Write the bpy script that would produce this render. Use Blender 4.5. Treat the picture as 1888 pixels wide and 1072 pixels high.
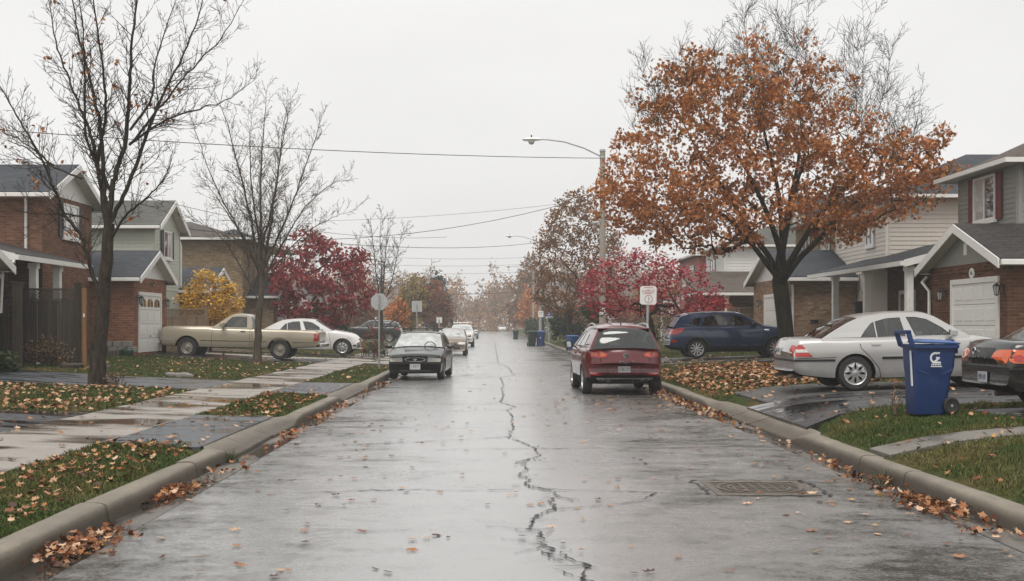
import bpy, bmesh, math, random
import numpy as np
from mathutils import Vector, Matrix
from mathutils.bvhtree import BVHTree
from mathutils.geometry import tessellate_polygon

for _o in list(bpy.data.objects): bpy.data.objects.remove(_o)
SC = bpy.context.scene
C = SC.collection
R = math.radians
PI = math.pi

# ------------------------------------------------------------------ camera
# photograph: 1888 x 1072, focal length 2200 px, horizon at y = 598, road vanishes at x = 911
F, CX, HY, CAMZ = 2200.0, 911.0, 598.0, 1.7
cam = bpy.data.cameras.new('camera')
camo = bpy.data.objects.new('camera', cam); C.objects.link(camo)
cam.sensor_width = 36.0
cam.lens = F / 1888 * 36
cam.shift_x = (944 - CX) / 1888
cam.shift_y = (HY - 536) / 1888
cam.clip_start = 0.1; cam.clip_end = 3000
camo.location = (0, 0, CAMZ); camo.rotation_euler = (R(90), 0, 0)
SC.camera = camo

# ------------------------------------------------------------------ sky, sun, exposure
world = bpy.data.worlds.new('World'); SC.world = world; world.use_nodes = True
wn = world.node_tree; wn.nodes.clear()
sky = wn.nodes.new('ShaderNodeTexSky'); sky.sky_type = 'NISHITA'; sky.sun_disc = False
SUN_EL, SUN_AZ = R(63), R(195)
sky.sun_elevation = SUN_EL; sky.sun_rotation = SUN_AZ
sky.air_density = 1.0; sky.dust_density = 4.0
bg1 = wn.nodes.new('ShaderNodeBackground'); bg1.inputs['Strength'].default_value = 0.05
wn.links.new(sky.outputs[0], bg1.inputs['Color'])
# the closed cloud deck: an even pale grey
bg2 = wn.nodes.new('ShaderNodeBackground'); bg2.inputs['Color'].default_value = (0.665, 0.662, 0.658, 1)
bg2.inputs['Strength'].default_value = 1.0
_tc = wn.nodes.new('ShaderNodeTexCoord'); _nz = wn.nodes.new('ShaderNodeTexNoise'); _nz.inputs['Scale'].default_value = 2.2; _nz.inputs['Detail'].default_value = 5; _nz.inputs['Roughness'].default_value = 0.5
_mp = wn.nodes.new('ShaderNodeMapping'); _mp.inputs['Scale'].default_value = (1, 1, 2.4)
_rp = wn.nodes.new('ShaderNodeValToRGB'); _rp.color_ramp.elements[0].position = 0.3; _rp.color_ramp.elements[0].color = (0.60, 0.594, 0.584, 1); _rp.color_ramp.elements[1].position = 0.7; _rp.color_ramp.elements[1].color = (0.70, 0.693, 0.681, 1)
wn.links.new(_tc.outputs['Generated'], _mp.inputs['Vector']); wn.links.new(_mp.outputs[0], _nz.inputs['Vector']); wn.links.new(_nz.outputs['Fac'], _rp.inputs['Fac']); wn.links.new(_rp.outputs['Color'], bg2.inputs['Color'])
mx = wn.nodes.new('ShaderNodeMixShader'); mx.inputs[0].default_value = 0.94
wo = wn.nodes.new('ShaderNodeOutputWorld')
wn.links.new(bg1.outputs[0], mx.inputs[1]); wn.links.new(bg2.outputs[0], mx.inputs[2]); wn.links.new(mx.outputs[0], wo.inputs['Surface'])
sun = bpy.data.lights.new('sun', 'SUN'); sun.energy = 1.5; sun.angle = R(35); sun.color = (1.0, 0.96, 0.91)
suno = bpy.data.objects.new('sun', sun); C.objects.link(suno); suno.location = (0, 0, 60)
suno.rotation_euler = (R(90) - SUN_EL, 0, R(180) - SUN_AZ)
SC.view_settings.view_transform = 'Standard'; SC.view_settings.look = 'None'
SC.view_settings.exposure = 0.55; SC.view_settings.gamma = 1.0; SC.view_settings.use_curve_mapping = False
SC.render.engine = 'CYCLES'
SC.cycles.max_bounces = 6; SC.cycles.diffuse_bounces = 2; SC.cycles.glossy_bounces = 3
SC.cycles.transparent_max_bounces = 12; SC.cycles.volume_bounces = 0
SC.cycles.use_denoising = True

def W(px, py, Y):                         # a photo pixel at a distance -> world point
    return Vector(((px - CX) / F * Y, Y, CAMZ + (HY - py) / F * Y))
def GX(px, Y): return (px - CX) / F * Y

# ------------------------------------------------------------------ object helpers
LOC = {}
def finish_mesh(me, mats, smooth=None):
    for m in mats: me.materials.append(m)
    if smooth is not None:
        me.shade_smooth()
        if smooth < 179: me.set_sharp_from_angle(angle=R(smooth))
    me.update()
def link(name, me, parent=None, local=False):
    o = bpy.data.objects.new(name, me); C.objects.link(o)
    if parent is not None:
        o.parent = parent
        if not local and parent.name in LOC:
            o.matrix_parent_inverse = Matrix.Translation(-LOC[parent.name])
    return o
def tag(o, label, cat, group=None, kind=None):
    if label: o['label'] = label
    if cat: o['category'] = cat
    if group: o['group'] = group
    if kind: o['kind'] = kind
    return o
def thing(name, label, cat, loc=(0, 0, 0), rotz=0.0, group=None):
    o = bpy.data.objects.new(name, None); C.objects.link(o); o.empty_display_size = 0.2
    o.location = loc; o.rotation_euler = (0, 0, rotz)
    LOC[o.name] = Vector(loc)
    return tag(o, label, cat, group)
def struct(o, label=None, kind='structure'):
    o['kind'] = kind
    if label: o['label'] = label
    return o

class MB:
    """collects shapes into one mesh"""
    def __init__(s): s.v = []; s.f = []; s.mi = []
    def add(s, vs, fs, mi=0):
        b = len(s.v); s.v.extend([tuple(p) for p in vs])
        for f in fs: s.f.append(tuple(i + b for i in f)); s.mi.append(mi)
        return s
    def box(s, x0, x1, y0, y1, z0, z1, mi=0):
        if x0 > x1: x0, x1 = x1, x0
        if y0 > y1: y0, y1 = y1, y0
        if z0 > z1: z0, z1 = z1, z0
        return s.add([(x0,y0,z0),(x1,y0,z0),(x1,y1,z0),(x0,y1,z0),(x0,y0,z1),(x1,y0,z1),(x1,y1,z1),(x0,y1,z1)],
              [(0,3,2,1),(4,5,6,7),(0,1,5,4),(1,2,6,5),(2,3,7,6),(3,0,4,7)], mi)
    def fbox(s, fr, u0, u1, v0, v1, n0, n1, mi=0):      # a box in a wall frame (origin, u axis, n axis); v is up
        O, U, N = fr
        ps = []
        for n in (n0, n1):
            for (u, v) in ((u0, v0), (u1, v0), (u1, v1), (u0, v1)):
                ps.append(O + U * u + N * n + Vector((0, 0, v)))
        return s.add(ps, [(0,3,2,1),(4,5,6,7),(0,1,5,4),(1,2,6,5),(2,3,7,6),(3,0,4,7)], mi)
    def prism(s, pts, vec, mi=0):                        # polygon extruded by vec
        n = len(pts); vec = Vector(vec)
        a = [Vector(p) for p in pts]; b = [p + vec for p in a]
        fs = [tuple(range(n)), tuple(range(2*n-1, n-1, -1))]
        for i in range(n): j = (i+1) % n; fs.append((i, i+n, j+n, j))
        return s.add(a + b, fs, mi)
    def tube(s, pts, rads, n=6, cap=True, mi=0):
        pts = [Vector(p) for p in pts]
        if not hasattr(rads, '__len__'): rads = [rads]*len(pts)
        b = len(s.v); m = len(pts)
        ref = None
        for i in range(m):
            t = (pts[min(i+1, m-1)] - pts[max(i-1, 0)])
            if t.length < 1e-9: t = Vector((0,0,1))
            t.normalize()
            if ref is None:
                ref = Vector((1,0,0)) if abs(t.x) < 0.8 else Vector((0,1,0))
            a = (ref - t*ref.dot(t)); a.normalize(); c = t.cross(a); ref = a
            for k in range(n):
                th = 2*PI*k/n
                s.v.append(tuple(pts[i] + (a*math.cos(th) + c*math.sin(th))*rads[i]))
        for i in range(m-1):
            for k in range(n):
                k2 = (k+1) % n
                s.f.append((b+i*n+k, b+i*n+k2, b+(i+1)*n+k2, b+(i+1)*n+k)); s.mi.append(mi)
        if cap:
            s.f.append(tuple(b+k for k in range(n-1, -1, -1))); s.mi.append(mi)
            s.f.append(tuple(b+(m-1)*n+k for k in range(n))); s.mi.append(mi)
        return s
    def lathe(s, prof, n=24, axis='z', center=(0,0,0), closed=False, mi=0):   # prof: (radius, along)
        b = len(s.v); m = len(prof); c = Vector(center)
        for (r, h) in prof:
            for k in range(n):
                th = 2*PI*k/n; x, y = r*math.cos(th), r*math.sin(th)
                p = (x, y, h) if axis == 'z' else ((x, h, y) if axis == 'y' else (h, x, y))
                s.v.append(tuple(c + Vector(p)))
        rng = range(m) if closed else range(m-1)
        for i in rng:
            i2 = (i+1) % m
            for k in range(n):
                k2 = (k+1) % n
                s.f.append((b+i*n+k, b+i*n+k2, b+i2*n+k2, b+i2*n+k)); s.mi.append(mi)
        return s
    def disc(s, center, r, n=20, axis='y', mi=0):
        c = Vector(center); ps = []
        for k in range(n):
            th = 2*PI*k/n; x, y = r*math.cos(th), r*math.sin(th)
            ps.append(c + Vector((x, y, 0) if axis == 'z' else ((x, 0, y) if axis == 'y' else (0, x, y))))
        return s.add(ps, [tuple(range(n))], mi)
    def build(s, name, mats, parent=None, smooth=None, local=False, bevel=0, fixn=True):
        me = bpy.data.meshes.new(name); me.from_pydata(s.v, [], s.f)
        if not isinstance(mats, (list, tuple)): mats = [mats]
        if len(mats) > 1: me.polygons.foreach_set('material_index', s.mi)
        if fixn or bevel:
            bm = bmesh.new(); bm.from_mesh(me)
            if fixn: bmesh.ops.recalc_face_normals(bm, faces=bm.faces)
            if bevel: bmesh.ops.bevel(bm, geom=list(bm.edges), offset=bevel, segments=1, affect='EDGES')
            bm.to_mesh(me); bm.free()
        finish_mesh(me, mats, smooth)
        return link(name, me, parent, local)

def np_mesh(name, verts, faces, mat, parent=None, smooth=None, local=False):
    """big meshes: faces an (N, k) array with k = 3 or 4"""
    me = bpy.data.meshes.new(name)
    nv, (nf, k) = len(verts), faces.shape
    me.vertices.add(nv); me.vertices.foreach_set('co', np.asarray(verts, np.float32).ravel())
    me.loops.add(nf*k); me.loops.foreach_set('vertex_index', np.asarray(faces, np.int32).ravel())
    me.polygons.add(nf)
    me.polygons.foreach_set('loop_start', np.arange(0, nf*k, k, dtype=np.int32))
    me.polygons.foreach_set('loop_total', np.full(nf, k, np.int32))
    me.update(calc_edges=True)
    finish_mesh(me, [mat], smooth)
    return link(name, me, parent, local)

def rot_mats(rng, n, tilt=None):
    """random rotations: yaw free; tilt None = any orientation, else the greatest lean in radians"""
    yaw = rng.uniform(0, 2*PI, n)
    if tilt is None: a = rng.normal(size=(n, 3)); a /= np.linalg.norm(a, axis=1)[:, None]
    else:
        t = rng.uniform(0, 1, n)**0.7*tilt; p = rng.uniform(0, 2*PI, n)
        a = np.stack([np.sin(t)*np.cos(p), np.sin(t)*np.sin(p), np.cos(t)], 1)
    h = np.where(np.abs(a[:, 2:3]) < 0.9, np.array([[0, 0, 1.]]), np.array([[1., 0, 0]]))
    u = np.cross(h, a); u /= np.linalg.norm(u, axis=1)[:, None]; v = np.cross(a, u)
    c, s_ = np.cos(yaw)[:, None], np.sin(yaw)[:, None]
    X = u*c + v*s_; Yv = -u*s_ + v*c
    return np.stack([X, Yv, a], 2)

def scatter(name, tv, tf, pos, rots, scale, mat, parent=None, smooth=None):
    tv = np.asarray(tv, float); tf = np.asarray(tf, int); n = len(pos)
    sc_ = np.asarray(scale, float)
    sc_ = sc_[:, None, None] if sc_.ndim == 1 else sc_[:, None, :]
    v = (tv[None]*sc_)
    v = np.einsum('nij,nkj->nki', rots, v) + np.asarray(pos)[:, None, :]
    f = tf[None] + (np.arange(n)*len(tv))[:, None, None]
    return np_mesh(name, v.reshape(-1, 3), f.reshape(-1, tf.shape[1]), mat, parent, smooth)

# ------------------------------------------------------------------ materials
def text_mesh(body, size, mat, extrude=0.001):
    cu = bpy.data.curves.new('text', 'FONT'); cu.body = body; cu.size = size; cu.align_x = 'CENTER'; cu.align_y = 'CENTER'; cu.extrude = extrude
    t = bpy.data.objects.new('text', cu); C.objects.link(t); me = bpy.data.meshes.new_from_object(t.evaluated_get(bpy.context.evaluated_depsgraph_get()))
    bpy.data.objects.remove(t); me.materials.clear(); me.materials.append(mat); return me

class NT:
    def __init__(s, name):
        s.m = bpy.data.materials.new(name); s.m.use_nodes = True
        s.t = s.m.node_tree; s.b = s.t.nodes['Principled BSDF']; s.out = s.t.nodes['Material Output']
    def n(s, typ, ins=None, **kw):
        nd = s.t.nodes.new('ShaderNode' + typ)
        for k, v in kw.items(): setattr(nd, k, v)
        for k, v in (ins or {}).items():
            if hasattr(v, 'is_linked') or hasattr(v, 'links'): s.t.links.new(v, nd.inputs[k])
            else: nd.inputs[k].default_value = v
        return nd
    def set(s, **kw):
        names = dict(color='Base Color', rough='Roughness', metal='Metallic', spec='Specular IOR Level', coat='Coat Weight', coatr='Coat Roughness',
                     normal='Normal', alpha='Alpha', sub='Subsurface Weight', sheen='Sheen Weight', emit='Emission Color', emits='Emission Strength', trans='Transmission Weight')
        for k, v in kw.items():
            i = s.b.inputs[names[k]]
            if hasattr(v, 'is_linked') or hasattr(v, 'links'): s.t.links.new(v, i)
            else: i.default_value = (v + (1,) if isinstance(v, tuple) and len(v) == 3 else v)
        return s
    def coords(s, kind='Object'): return s.n('TexCoord').outputs[kind]
    def mapv(s, vec, scale=(1,1,1), rot=(0,0,0)):
        return s.n('Mapping', {'Vector': vec, 'Scale': scale, 'Rotation': rot}).outputs[0]
    def noise(s, vec, scale, detail=4, rough=0.55, dist=0.0):
        return s.n('TexNoise', {'Vector': vec, 'Scale': scale, 'Detail': detail, 'Roughness': rough, 'Distortion': dist}).outputs['Fac']
    def ramp(s, fac, stops, interp='LINEAR'):
        r = s.n('ValToRGB', {'Fac': fac}); cr = r.color_ramp; cr.interpolation = interp
        while len(cr.elements) < len(stops): cr.elements.new(0.5)
        for e, (p, c) in zip(cr.elements, stops):
            e.position = p; e.color = (tuple(c) + (1,)) if hasattr(c, '__len__') else (c, c, c, 1)
        return r.outputs['Color']
    def mix(s, fac, a, b, blend='MIX'):
        nd = s.t.nodes.new('ShaderNodeMix'); nd.data_type = 'RGBA'; nd.blend_type = blend
        for i, v in ((0, fac), (6, a), (7, b)):
            if hasattr(v, 'is_linked') or hasattr(v, 'links'): s.t.links.new(v, nd.inputs[i])
            else: nd.inputs[i].default_value = (v if not hasattr(v, '__len__') else (tuple(v) + (1,))[:4])
        return nd.outputs[2]
    def math(s, op, a, b=0.5, clamp=False):
        nd = s.t.nodes.new('ShaderNodeMath'); nd.operation = op; nd.use_clamp = clamp
        for i, v in ((0, a), (1, b)):
            if hasattr(v, 'is_linked') or hasattr(v, 'links'): s.t.links.new(v, nd.inputs[i])
            else: nd.inputs[i].default_value = v
        return nd.outputs[0]
    def bump(s, h, strength=0.3, dist=0.01, normal=None):
        ins = {'Height': h, 'Strength': strength, 'Distance': dist}
        if normal is not None: ins['Normal'] = normal
        return s.n('Bump', ins).outputs['Normal']

def plain(name, col, rough=0.5, metal=0.0, var=0.12, scale=6.0, bump=0.0, coat=0.0, spec=0.5, coatr=0.05):
    m = NT(name); v = m.coords()
    n1 = m.noise(v, scale, 5); n2 = m.noise(v, scale*7, 3)
    f = m.math('MULTIPLY', n1, n2); f = m.math('MULTIPLY', f, 2.6, True)
    lo = tuple(c*(1-var) for c in col); hi = tuple(min(1, c*(1+var)) for c in col)
    m.set(color=m.ramp(f, [(0.2, lo), (0.9, hi)]), metal=metal, coat=coat, coatr=coatr, spec=spec,
          rough=m.ramp(n1, [(0.3, max(0, rough-0.08)), (0.7, min(1, rough+0.08))]))
    if bump: m.set(normal=m.bump(n2, bump, 0.01))
    return m.m

def mat_road():
    m = NT('wet_asphalt_road'); v = m.coords(); xc = m.n('SeparateXYZ', {0: v}).outputs[0]
    def con(x, k): return m.math('ADD', m.math('MULTIPLY', m.math('SUBTRACT', x, 0.5), k), 0.5)
    fine = m.noise(v, 120, 3, 0.7); agg = m.noise(v, 30, 6, 0.85); mid = m.noise(v, 5.0, 7, 0.78, 0.3)
    big = m.noise(m.mapv(v, (0.42, 0.22, 1)), 1.0, 4, 0.55); streak = m.noise(m.mapv(v, (0.8, 1.3, 1)), 1.0, 6, 0.7, 0.7)
    worn = m.ramp(m.math('MULTIPLY', m.math('ABSOLUTE', m.math('SUBTRACT', xc, 0.0)), 0.25), [(0.15, 1.0), (0.8, 0.0)])      # traffic has polished the middle
    damp = m.math('ADD', m.math('MULTIPLY', con(big, 1.9), 0.36), m.math('MULTIPLY', con(streak, 2.0), 0.36))
    damp = m.math('ADD', damp, m.math('MULTIPLY', con(mid, 1.9), 0.28))
    damp = m.math('ADD', damp, m.math('MULTIPLY', m.math('SUBTRACT', agg, 0.5), 0.50))
    damp = m.math('ADD', damp, m.math('MULTIPLY', m.math('SUBTRACT', worn, 0.38), 0.34))
    base = m.ramp(damp, [(0.24, (0.026, 0.021, 0.016)), (0.42, (0.10, 0.095, 0.086)), (0.55, (0.235, 0.234, 0.227)), (0.75, (0.34, 0.34, 0.332))])
    base = m.mix(m.math('MULTIPLY', m.ramp(fine, [(0.42, 0.0), (0.60, 1.0)]), 0.40), base, (0.08, 0.077, 0.072))
    base = m.mix(m.math('MULTIPLY', m.ramp(agg, [(0.54, 0.0), (0.70, 1.0)]), 0.45), base, (0.40, 0.39, 0.375))
    m.set(color=base, rough=m.ramp(damp, [(0.25, 0.62), (0.42, 0.38), (0.62, 0.26)]), spec=m.ramp(damp, [(0.26, 0.12), (0.48, 0.85)]),
          coat=m.ramp(damp, [(0.32, 0.0), (0.46, 0.5), (0.58, 1.0)]), coatr=m.ramp(damp, [(0.35, 0.36), (0.65, 0.20)]))
    h = m.math('ADD', m.math('MULTIPLY', agg, 0.8), m.math('MULTIPLY', fine, 0.4))
    m.set(normal=m.bump(h, 0.5, 0.012))
    return m.m

def mat_wet(name, dry, wet, scale=1.0, thr=0.5, rlo=0.06, rhi=0.5, aniso=(1, 1, 1), grain=60, bump=0.25, island=True):
    """paving with rain water standing on part of it"""
    m = NT(name); v = m.coords()
    if island:
        g = m.n('NewGeometry').outputs['Random Per Island']
        g = m.math('MULTIPLY', g, 37.0); cm = m.n('CombineXYZ', {'X': g, 'Y': g, 'Z': g}).outputs[0]
        va = m.n('VectorMath', {0: m.mapv(v, aniso), 1: cm}, operation='ADD').outputs[0]
    else: va = m.mapv(v, aniso)
    big = m.noise(va, scale, 4, 0.5)
    gr = m.noise(v, grain, 4, 0.7); blot = m.noise(v, 5.0, 5, 0.6)
    p = m.ramp(big, [(thr-0.05, 0.0), (thr+0.05, 1.0)])
    d = m.mix(m.ramp(blot, [(0.35, 0.0), (0.7, 0.5)]), dry, tuple(c*0.62 for c in dry))
    d = m.mix(m.math('MULTIPLY', m.ramp(gr, [(0.4, 0.0), (0.65, 1.0)]), 0.3), d, tuple(c*0.55 for c in dry))
    m.set(color=m.mix(p, d, wet), rough=m.mix(p, (rhi, rhi, rhi), (rlo, rlo, rlo)))
    hb = m.math('MULTIPLY', gr, m.math('SUBTRACT', 1.0, p))
    m.set(normal=m.bump(hb, bump, 0.01))
    return m.m

def mat_curb():
    m = NT('damp_concrete_curb'); v = m.coords(); z = m.n('SeparateXYZ', {0: v}).outputs[2]
    n1 = m.noise(v, 2.2, 6, 0.7); n2 = m.noise(v, 70, 4, 0.7); n3 = m.noise(m.mapv(v, (6, 1.2, 6)), 1.0, 5, 0.65)
    c = m.mix(m.ramp(n1, [(0.35, 0.0), (0.7, 0.8)]), (0.30, 0.265, 0.212), (0.16, 0.138, 0.105))
    c = m.mix(m.math('MULTIPLY', m.ramp(n2, [(0.45, 0.0), (0.62, 1.0)]), 0.35), c, (0.13, 0.115, 0.09))
    shaded = m.math('MULTIPLY', m.ramp(m.math('ADD', z, m.math('MULTIPLY', m.math('SUBTRACT', n3, 0.5), 0.12)), [(0.06, 1.0), (0.17, 0.0)]), 0.9)  # curb face darkened below the top: its shade painted into the colour
    c = m.mix(shaded, c, (0.075, 0.062, 0.047)); c = m.mix(m.ramp(n3, [(0.58, 0.0), (0.72, 0.55)]), c, (0.10, 0.088, 0.07))
    m.set(color=c, rough=m.ramp(n1, [(0.3, 0.7), (0.7, 0.42)]), spec=0.3, normal=m.bump(m.math('ADD', n2, n1), 0.45, 0.012)); return m.m

def mat_lawn():
    m = NT('lawn_soil'); v = m.coords()
    a = m.noise(v, 0.55, 5, 0.6); b = m.noise(v, 9, 5, 0.7); c = m.noise(v, 60, 3)
    g = m.ramp(b, [(0.3, (0.020, 0.026, 0.009)), (0.55, (0.05, 0.066, 0.018)), (0.8, (0.10, 0.105, 0.035))])
    s = m.ramp(b, [(0.3, (0.05, 0.035, 0.014)), (0.6, (0.13, 0.095, 0.038)), (0.8, (0.2, 0.15, 0.07))])
    m.set(color=m.mix(m.ramp(a, [(0.47, 0.0), (0.68, 1.0)]), g, s), rough=0.8, spec=0.06)
    m.set(normal=m.bump(m.math('ADD', b, c), 0.8, 0.03))
    return m.m

def mat_grass(name, stops):
    m = NT(name); g = m.n('NewGeometry').outputs['Random Per Island']
    v = m.coords(); a = m.noise(v, 0.55, 5, 0.6)
    col = m.ramp(g, stops)
    dryc = m.ramp(g, [(0, (0.10, 0.085, 0.03)), (0.5, (0.19, 0.15, 0.06)), (1, (0.30, 0.24, 0.11))])
    m.set(color=m.mix(m.ramp(a, [(0.47, 0.0), (0.68, 0.8)]), col, dryc), rough=0.5, spec=0.14)
    return m.m

def mat_leaf(name, stops, rough=0.5, trans=True, clump=0.0):
    m = NT(name); g = m.n('NewGeometry').outputs['Random Per Island']
    if clump:
        v = m.coords(); nz = m.noise(v, clump, 3, 0.5)
        g = m.math('ADD', m.math('MULTIPLY', g, 0.45), m.math('MULTIPLY', m.math('SUBTRACT', nz, 0.22), 1.0), True)
    col = m.ramp(g, stops)
    m.set(color=col, rough=rough, spec=0.16)
    if trans:
        tr = m.n('BsdfTranslucent', {'Color': col}); mxs = m.n('MixShader', {0: 0.22, 1: m.b.outputs[0], 2: tr.outputs[0]})
        m.t.links.new(mxs.outputs[0], m.out.inputs['Surface'])
    return m.m

def mat_brick(name, c1, c2, mortar, dark=None):
    m = NT(name); v = m.coords(); sp = m.n('SeparateXYZ', {0: v})
    u = m.math('ADD', sp.outputs[0], sp.outputs[1])
    vec = m.n('CombineXYZ', {'X': u, 'Y': sp.outputs[2], 'Z': 0.0}).outputs[0]
    br = m.n('TexBrick', {'Vector': vec, 'Color1': c1 + (1,), 'Color2': c2 + (1,), 'Mortar': mortar + (1,), 'Scale': 1.0, 'Mortar Size': 0.009,
                          'Mortar Smooth': 0.2, 'Bias': 0.0, 'Brick Width': 0.24, 'Row Height': 0.085}, offset=0.5)
    n = m.noise(vec, 4.5, 5, 0.7); n2 = m.noise(m.mapv(vec, (0.8, 5, 1)), 3.0, 4, 0.7)
    col = m.mix(m.ramp(n2, [(0.42, 0.0), (0.66, 0.75)]), br.outputs['Color'], (dark or tuple(c*0.45 for c in c1)), 'MIX')
    col = m.mix(m.ramp(n, [(0.35, 0.0), (0.8, 0.35)]), col, tuple(min(1, c*1.45) for c in c2))
    m.set(color=col, rough=0.85, spec=0.08)
    m.set(normal=m.bump(m.math('ADD', m.math('MULTIPLY', br.outputs['Fac'], -1.0), m.math('MULTIPLY', n, 0.5)), 0.7, 0.012))
    return m.m

def mat_shingle(name, col, axis):
    m = NT(name); v = m.coords(); sp = m.n('SeparateXYZ', {0: v})
    vec = m.n('CombineXYZ', {'X': sp.outputs[0 if axis == 'x' else 1], 'Y': m.math('MULTIPLY', sp.outputs[2], 2.6), 'Z': 0.0}).outputs[0]
    br = m.n('TexBrick', {'Vector': vec, 'Color1': tuple(c*0.65 for c in col) + (1,), 'Color2': tuple(c*1.4 for c in col) + (1,), 'Mortar': tuple(c*0.35 for c in col) + (1,),
                          'Scale': 1.0, 'Mortar Size': 0.012, 'Mortar Smooth': 0.3, 'Brick Width': 0.3, 'Row Height': 0.15}, offset=0.37)
    n = m.noise(v, 1.2, 5, 0.65); g = m.noise(v, 45, 2)
    c = m.mix(m.ramp(n, [(0.35, 0.0), (0.75, 0.5)]), br.outputs['Color'], tuple(min(1, x*1.7) for x in col))
    m.set(color=c, rough=m.ramp(n, [(0.3, 0.5), (0.7, 0.7)]), spec=0.25)
    m.set(normal=m.bump(m.math('ADD', m.math('MULTIPLY', br.outputs['Fac'], -1.0), m.math('MULTIPLY', g, 0.4)), 0.7, 0.02))
    return m.m

def mat_wood(name, col, dark):
    m = NT(name); v = m.coords()
    a = m.noise(m.mapv(v, (22, 22, 1.3)), 1.0, 5, 0.6); g = m.n('ObjectInfo').outputs['Random']
    c = m.mix(m.ramp(a, [(0.3, 0.0), (0.7, 1.0)]), dark, col)
    c = m.mix(m.math('MULTIPLY', g, 0.5), c, tuple(x*0.5 for x in dark))
    m.set(color=c, rough=0.7, spec=0.12, normal=m.bump(a, 0.5, 0.01))
    return m.m

def mat_bark(name, col, dark, moss=None):
    m = NT(name); v = m.coords()
    a = m.noise(m.mapv(v, (9, 9, 2.2)), 1.6, 6, 0.7, 0.6); b = m.noise(v, 1.1, 4)
    c = m.mix(m.ramp(a, [(0.34, 0.0), (0.66, 1.0)]), dark, col)
    if moss: c = m.mix(m.ramp(b, [(0.45, 0.0), (0.65, 0.7)]), c, moss)
    m.set(color=c, rough=0.8, spec=0.10, normal=m.bump(a, 0.9, 0.03))
    return m.m

def mat_paint(name, col, metal=0.0, rough=0.32, flake=0.0, dirt=0.25):
    m = NT(name); v = m.coords()
    d = m.noise(v, 2.2, 5, 0.6); sp = m.n('SeparateXYZ', {0: v})
    low = m.ramp(sp.outputs[2], [(0.18, 1.0), (0.75, 0.0)])
    dd = m.math('MULTIPLY', m.math('MULTIPLY', low, m.ramp(d, [(0.3, 0.0), (0.7, 1.0)])), dirt)
    m.set(color=m.mix(dd, col, (0.10, 0.085, 0.07)), metal=metal, rough=m.mix(dd, (rough,)*3, (0.6,)*3), coat=0.85, coatr=0.06)
    dr = m.n('TexVoronoi', {'Vector': v, 'Scale': 55.0}).outputs['Distance']
    m.set(normal=m.bump(m.ramp(dr, [(0.0, 1.0), (0.32, 0.0)]), 0.05, 0.003))
    return m.m

def mat_glass(name, tint, ior=1.5, wet=0.05):
    m = NT(name); v = m.coords()
    tr = m.n('BsdfTransparent', {'Color': tint + (1,)}); gl = m.n('BsdfGlossy', {'Color': (0.95, 0.97, 0.96, 1), 'Roughness': 0.05})
    fr = m.n('Fresnel', {'IOR': ior})
    f2 = m.math('ADD', m.math('MULTIPLY', fr.outputs[0], 1.2), 0.05, True)
    ms = m.n('MixShader', {0: f2, 1: tr.outputs[0], 2: gl.outputs[0]})
    m.t.links.new(ms.outputs[0], m.out.inputs['Surface'])
    return m.m

def mat_lens(name, col):
    m = NT(name); v = m.coords(); w = m.n('TexVoronoi', {'Vector': m.mapv(v, (30, 30, 60)), 'Scale': 1.0}).outputs['Distance']
    m.set(color=m.mix(m.ramp(w, [(0.2, 0.0), (0.8, 0.6)]), col, tuple(c*0.5 for c in col)), rough=0.12, coat=1.0, coatr=0.03)
    return m.m

MT = {}
MT['road'] = mat_road()
MT['apron'] = mat_wet('wet_asphalt_apron', (0.085, 0.095, 0.11), (0.032, 0.035, 0.04), 1.6, 0.52, 0.16, 0.42, (0.5, 2.2, 1), 80, 0.35, False)
MT['drive_new'] = mat_wet('wet_asphalt_driveway_new', (0.042, 0.043, 0.046), (0.022, 0.023, 0.025), 1.2, 0.52, 0.10, 0.42, (0.5, 1.7, 1), 90, 0.4, False)
MT['drive_old'] = mat_wet('damp_asphalt_driveway_old', (0.10, 0.098, 0.092), (0.05, 0.048, 0.045), 0.9, 0.56, 0.25, 0.6, (1, 1, 1), 70, 0.4, False)
MT['walk'] = mat_wet('wet_concrete_slab', (0.36, 0.325, 0.285), (0.10, 0.078, 0.055), 0.6, 0.515, 0.05, 0.40, (0.6, 1.25, 1), 70, 0.25)
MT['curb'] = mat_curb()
MT['gutter'] = mat_wet('wet_concrete_gutter', (0.15, 0.135, 0.115), (0.045, 0.04, 0.034), 0.8, 0.48, 0.05, 0.42, (1.6, 0.5, 1), 70, 0.25, False)
MT['paver'] = mat_wet('wet_paver', (0.2, 0.185, 0.16), (0.09, 0.08, 0.065), 1.0, 0.55, 0.18, 0.5, (1, 1, 1), 60, 0.4)
MT['lawn'] = mat_lawn()
MT['grass'] = mat_grass('grass_blade', [(0, (0.020, 0.040, 0.008)), (0.5, (0.045, 0.080, 0.015)), (0.85, (0.09, 0.125, 0.028)), (1, (0.20, 0.18, 0.07))])
MT['crack'] = plain('crack_filler', (0.012, 0.012, 0.013), 0.45, var=0.3)
MT['joint'] = plain('joint_soil', (0.045, 0.038, 0.028), 0.8, var=0.3)
MT['iron'] = plain('wet_cast_iron', (0.055, 0.04, 0.03), 0.38, 0.4, 0.35, 14, 0.3)
MT['iron2'] = plain('worn_cast_iron', (0.16, 0.14, 0.115), 0.32, 0.5, 0.3, 14, 0.3)
MT['brick_red'] = mat_brick('red_brown_brick', (0.27, 0.132, 0.078), (0.12, 0.06, 0.038), (0.24, 0.175, 0.135))
MT['brick_or'] = mat_brick('orange_brown_brick', (0.36, 0.155, 0.08), (0.18, 0.07, 0.04), (0.31, 0.23, 0.175))
MT['brick_tan'] = mat_brick('tan_brick', (0.38, 0.27, 0.16), (0.18, 0.12, 0.068), (0.31, 0.26, 0.19))
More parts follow.
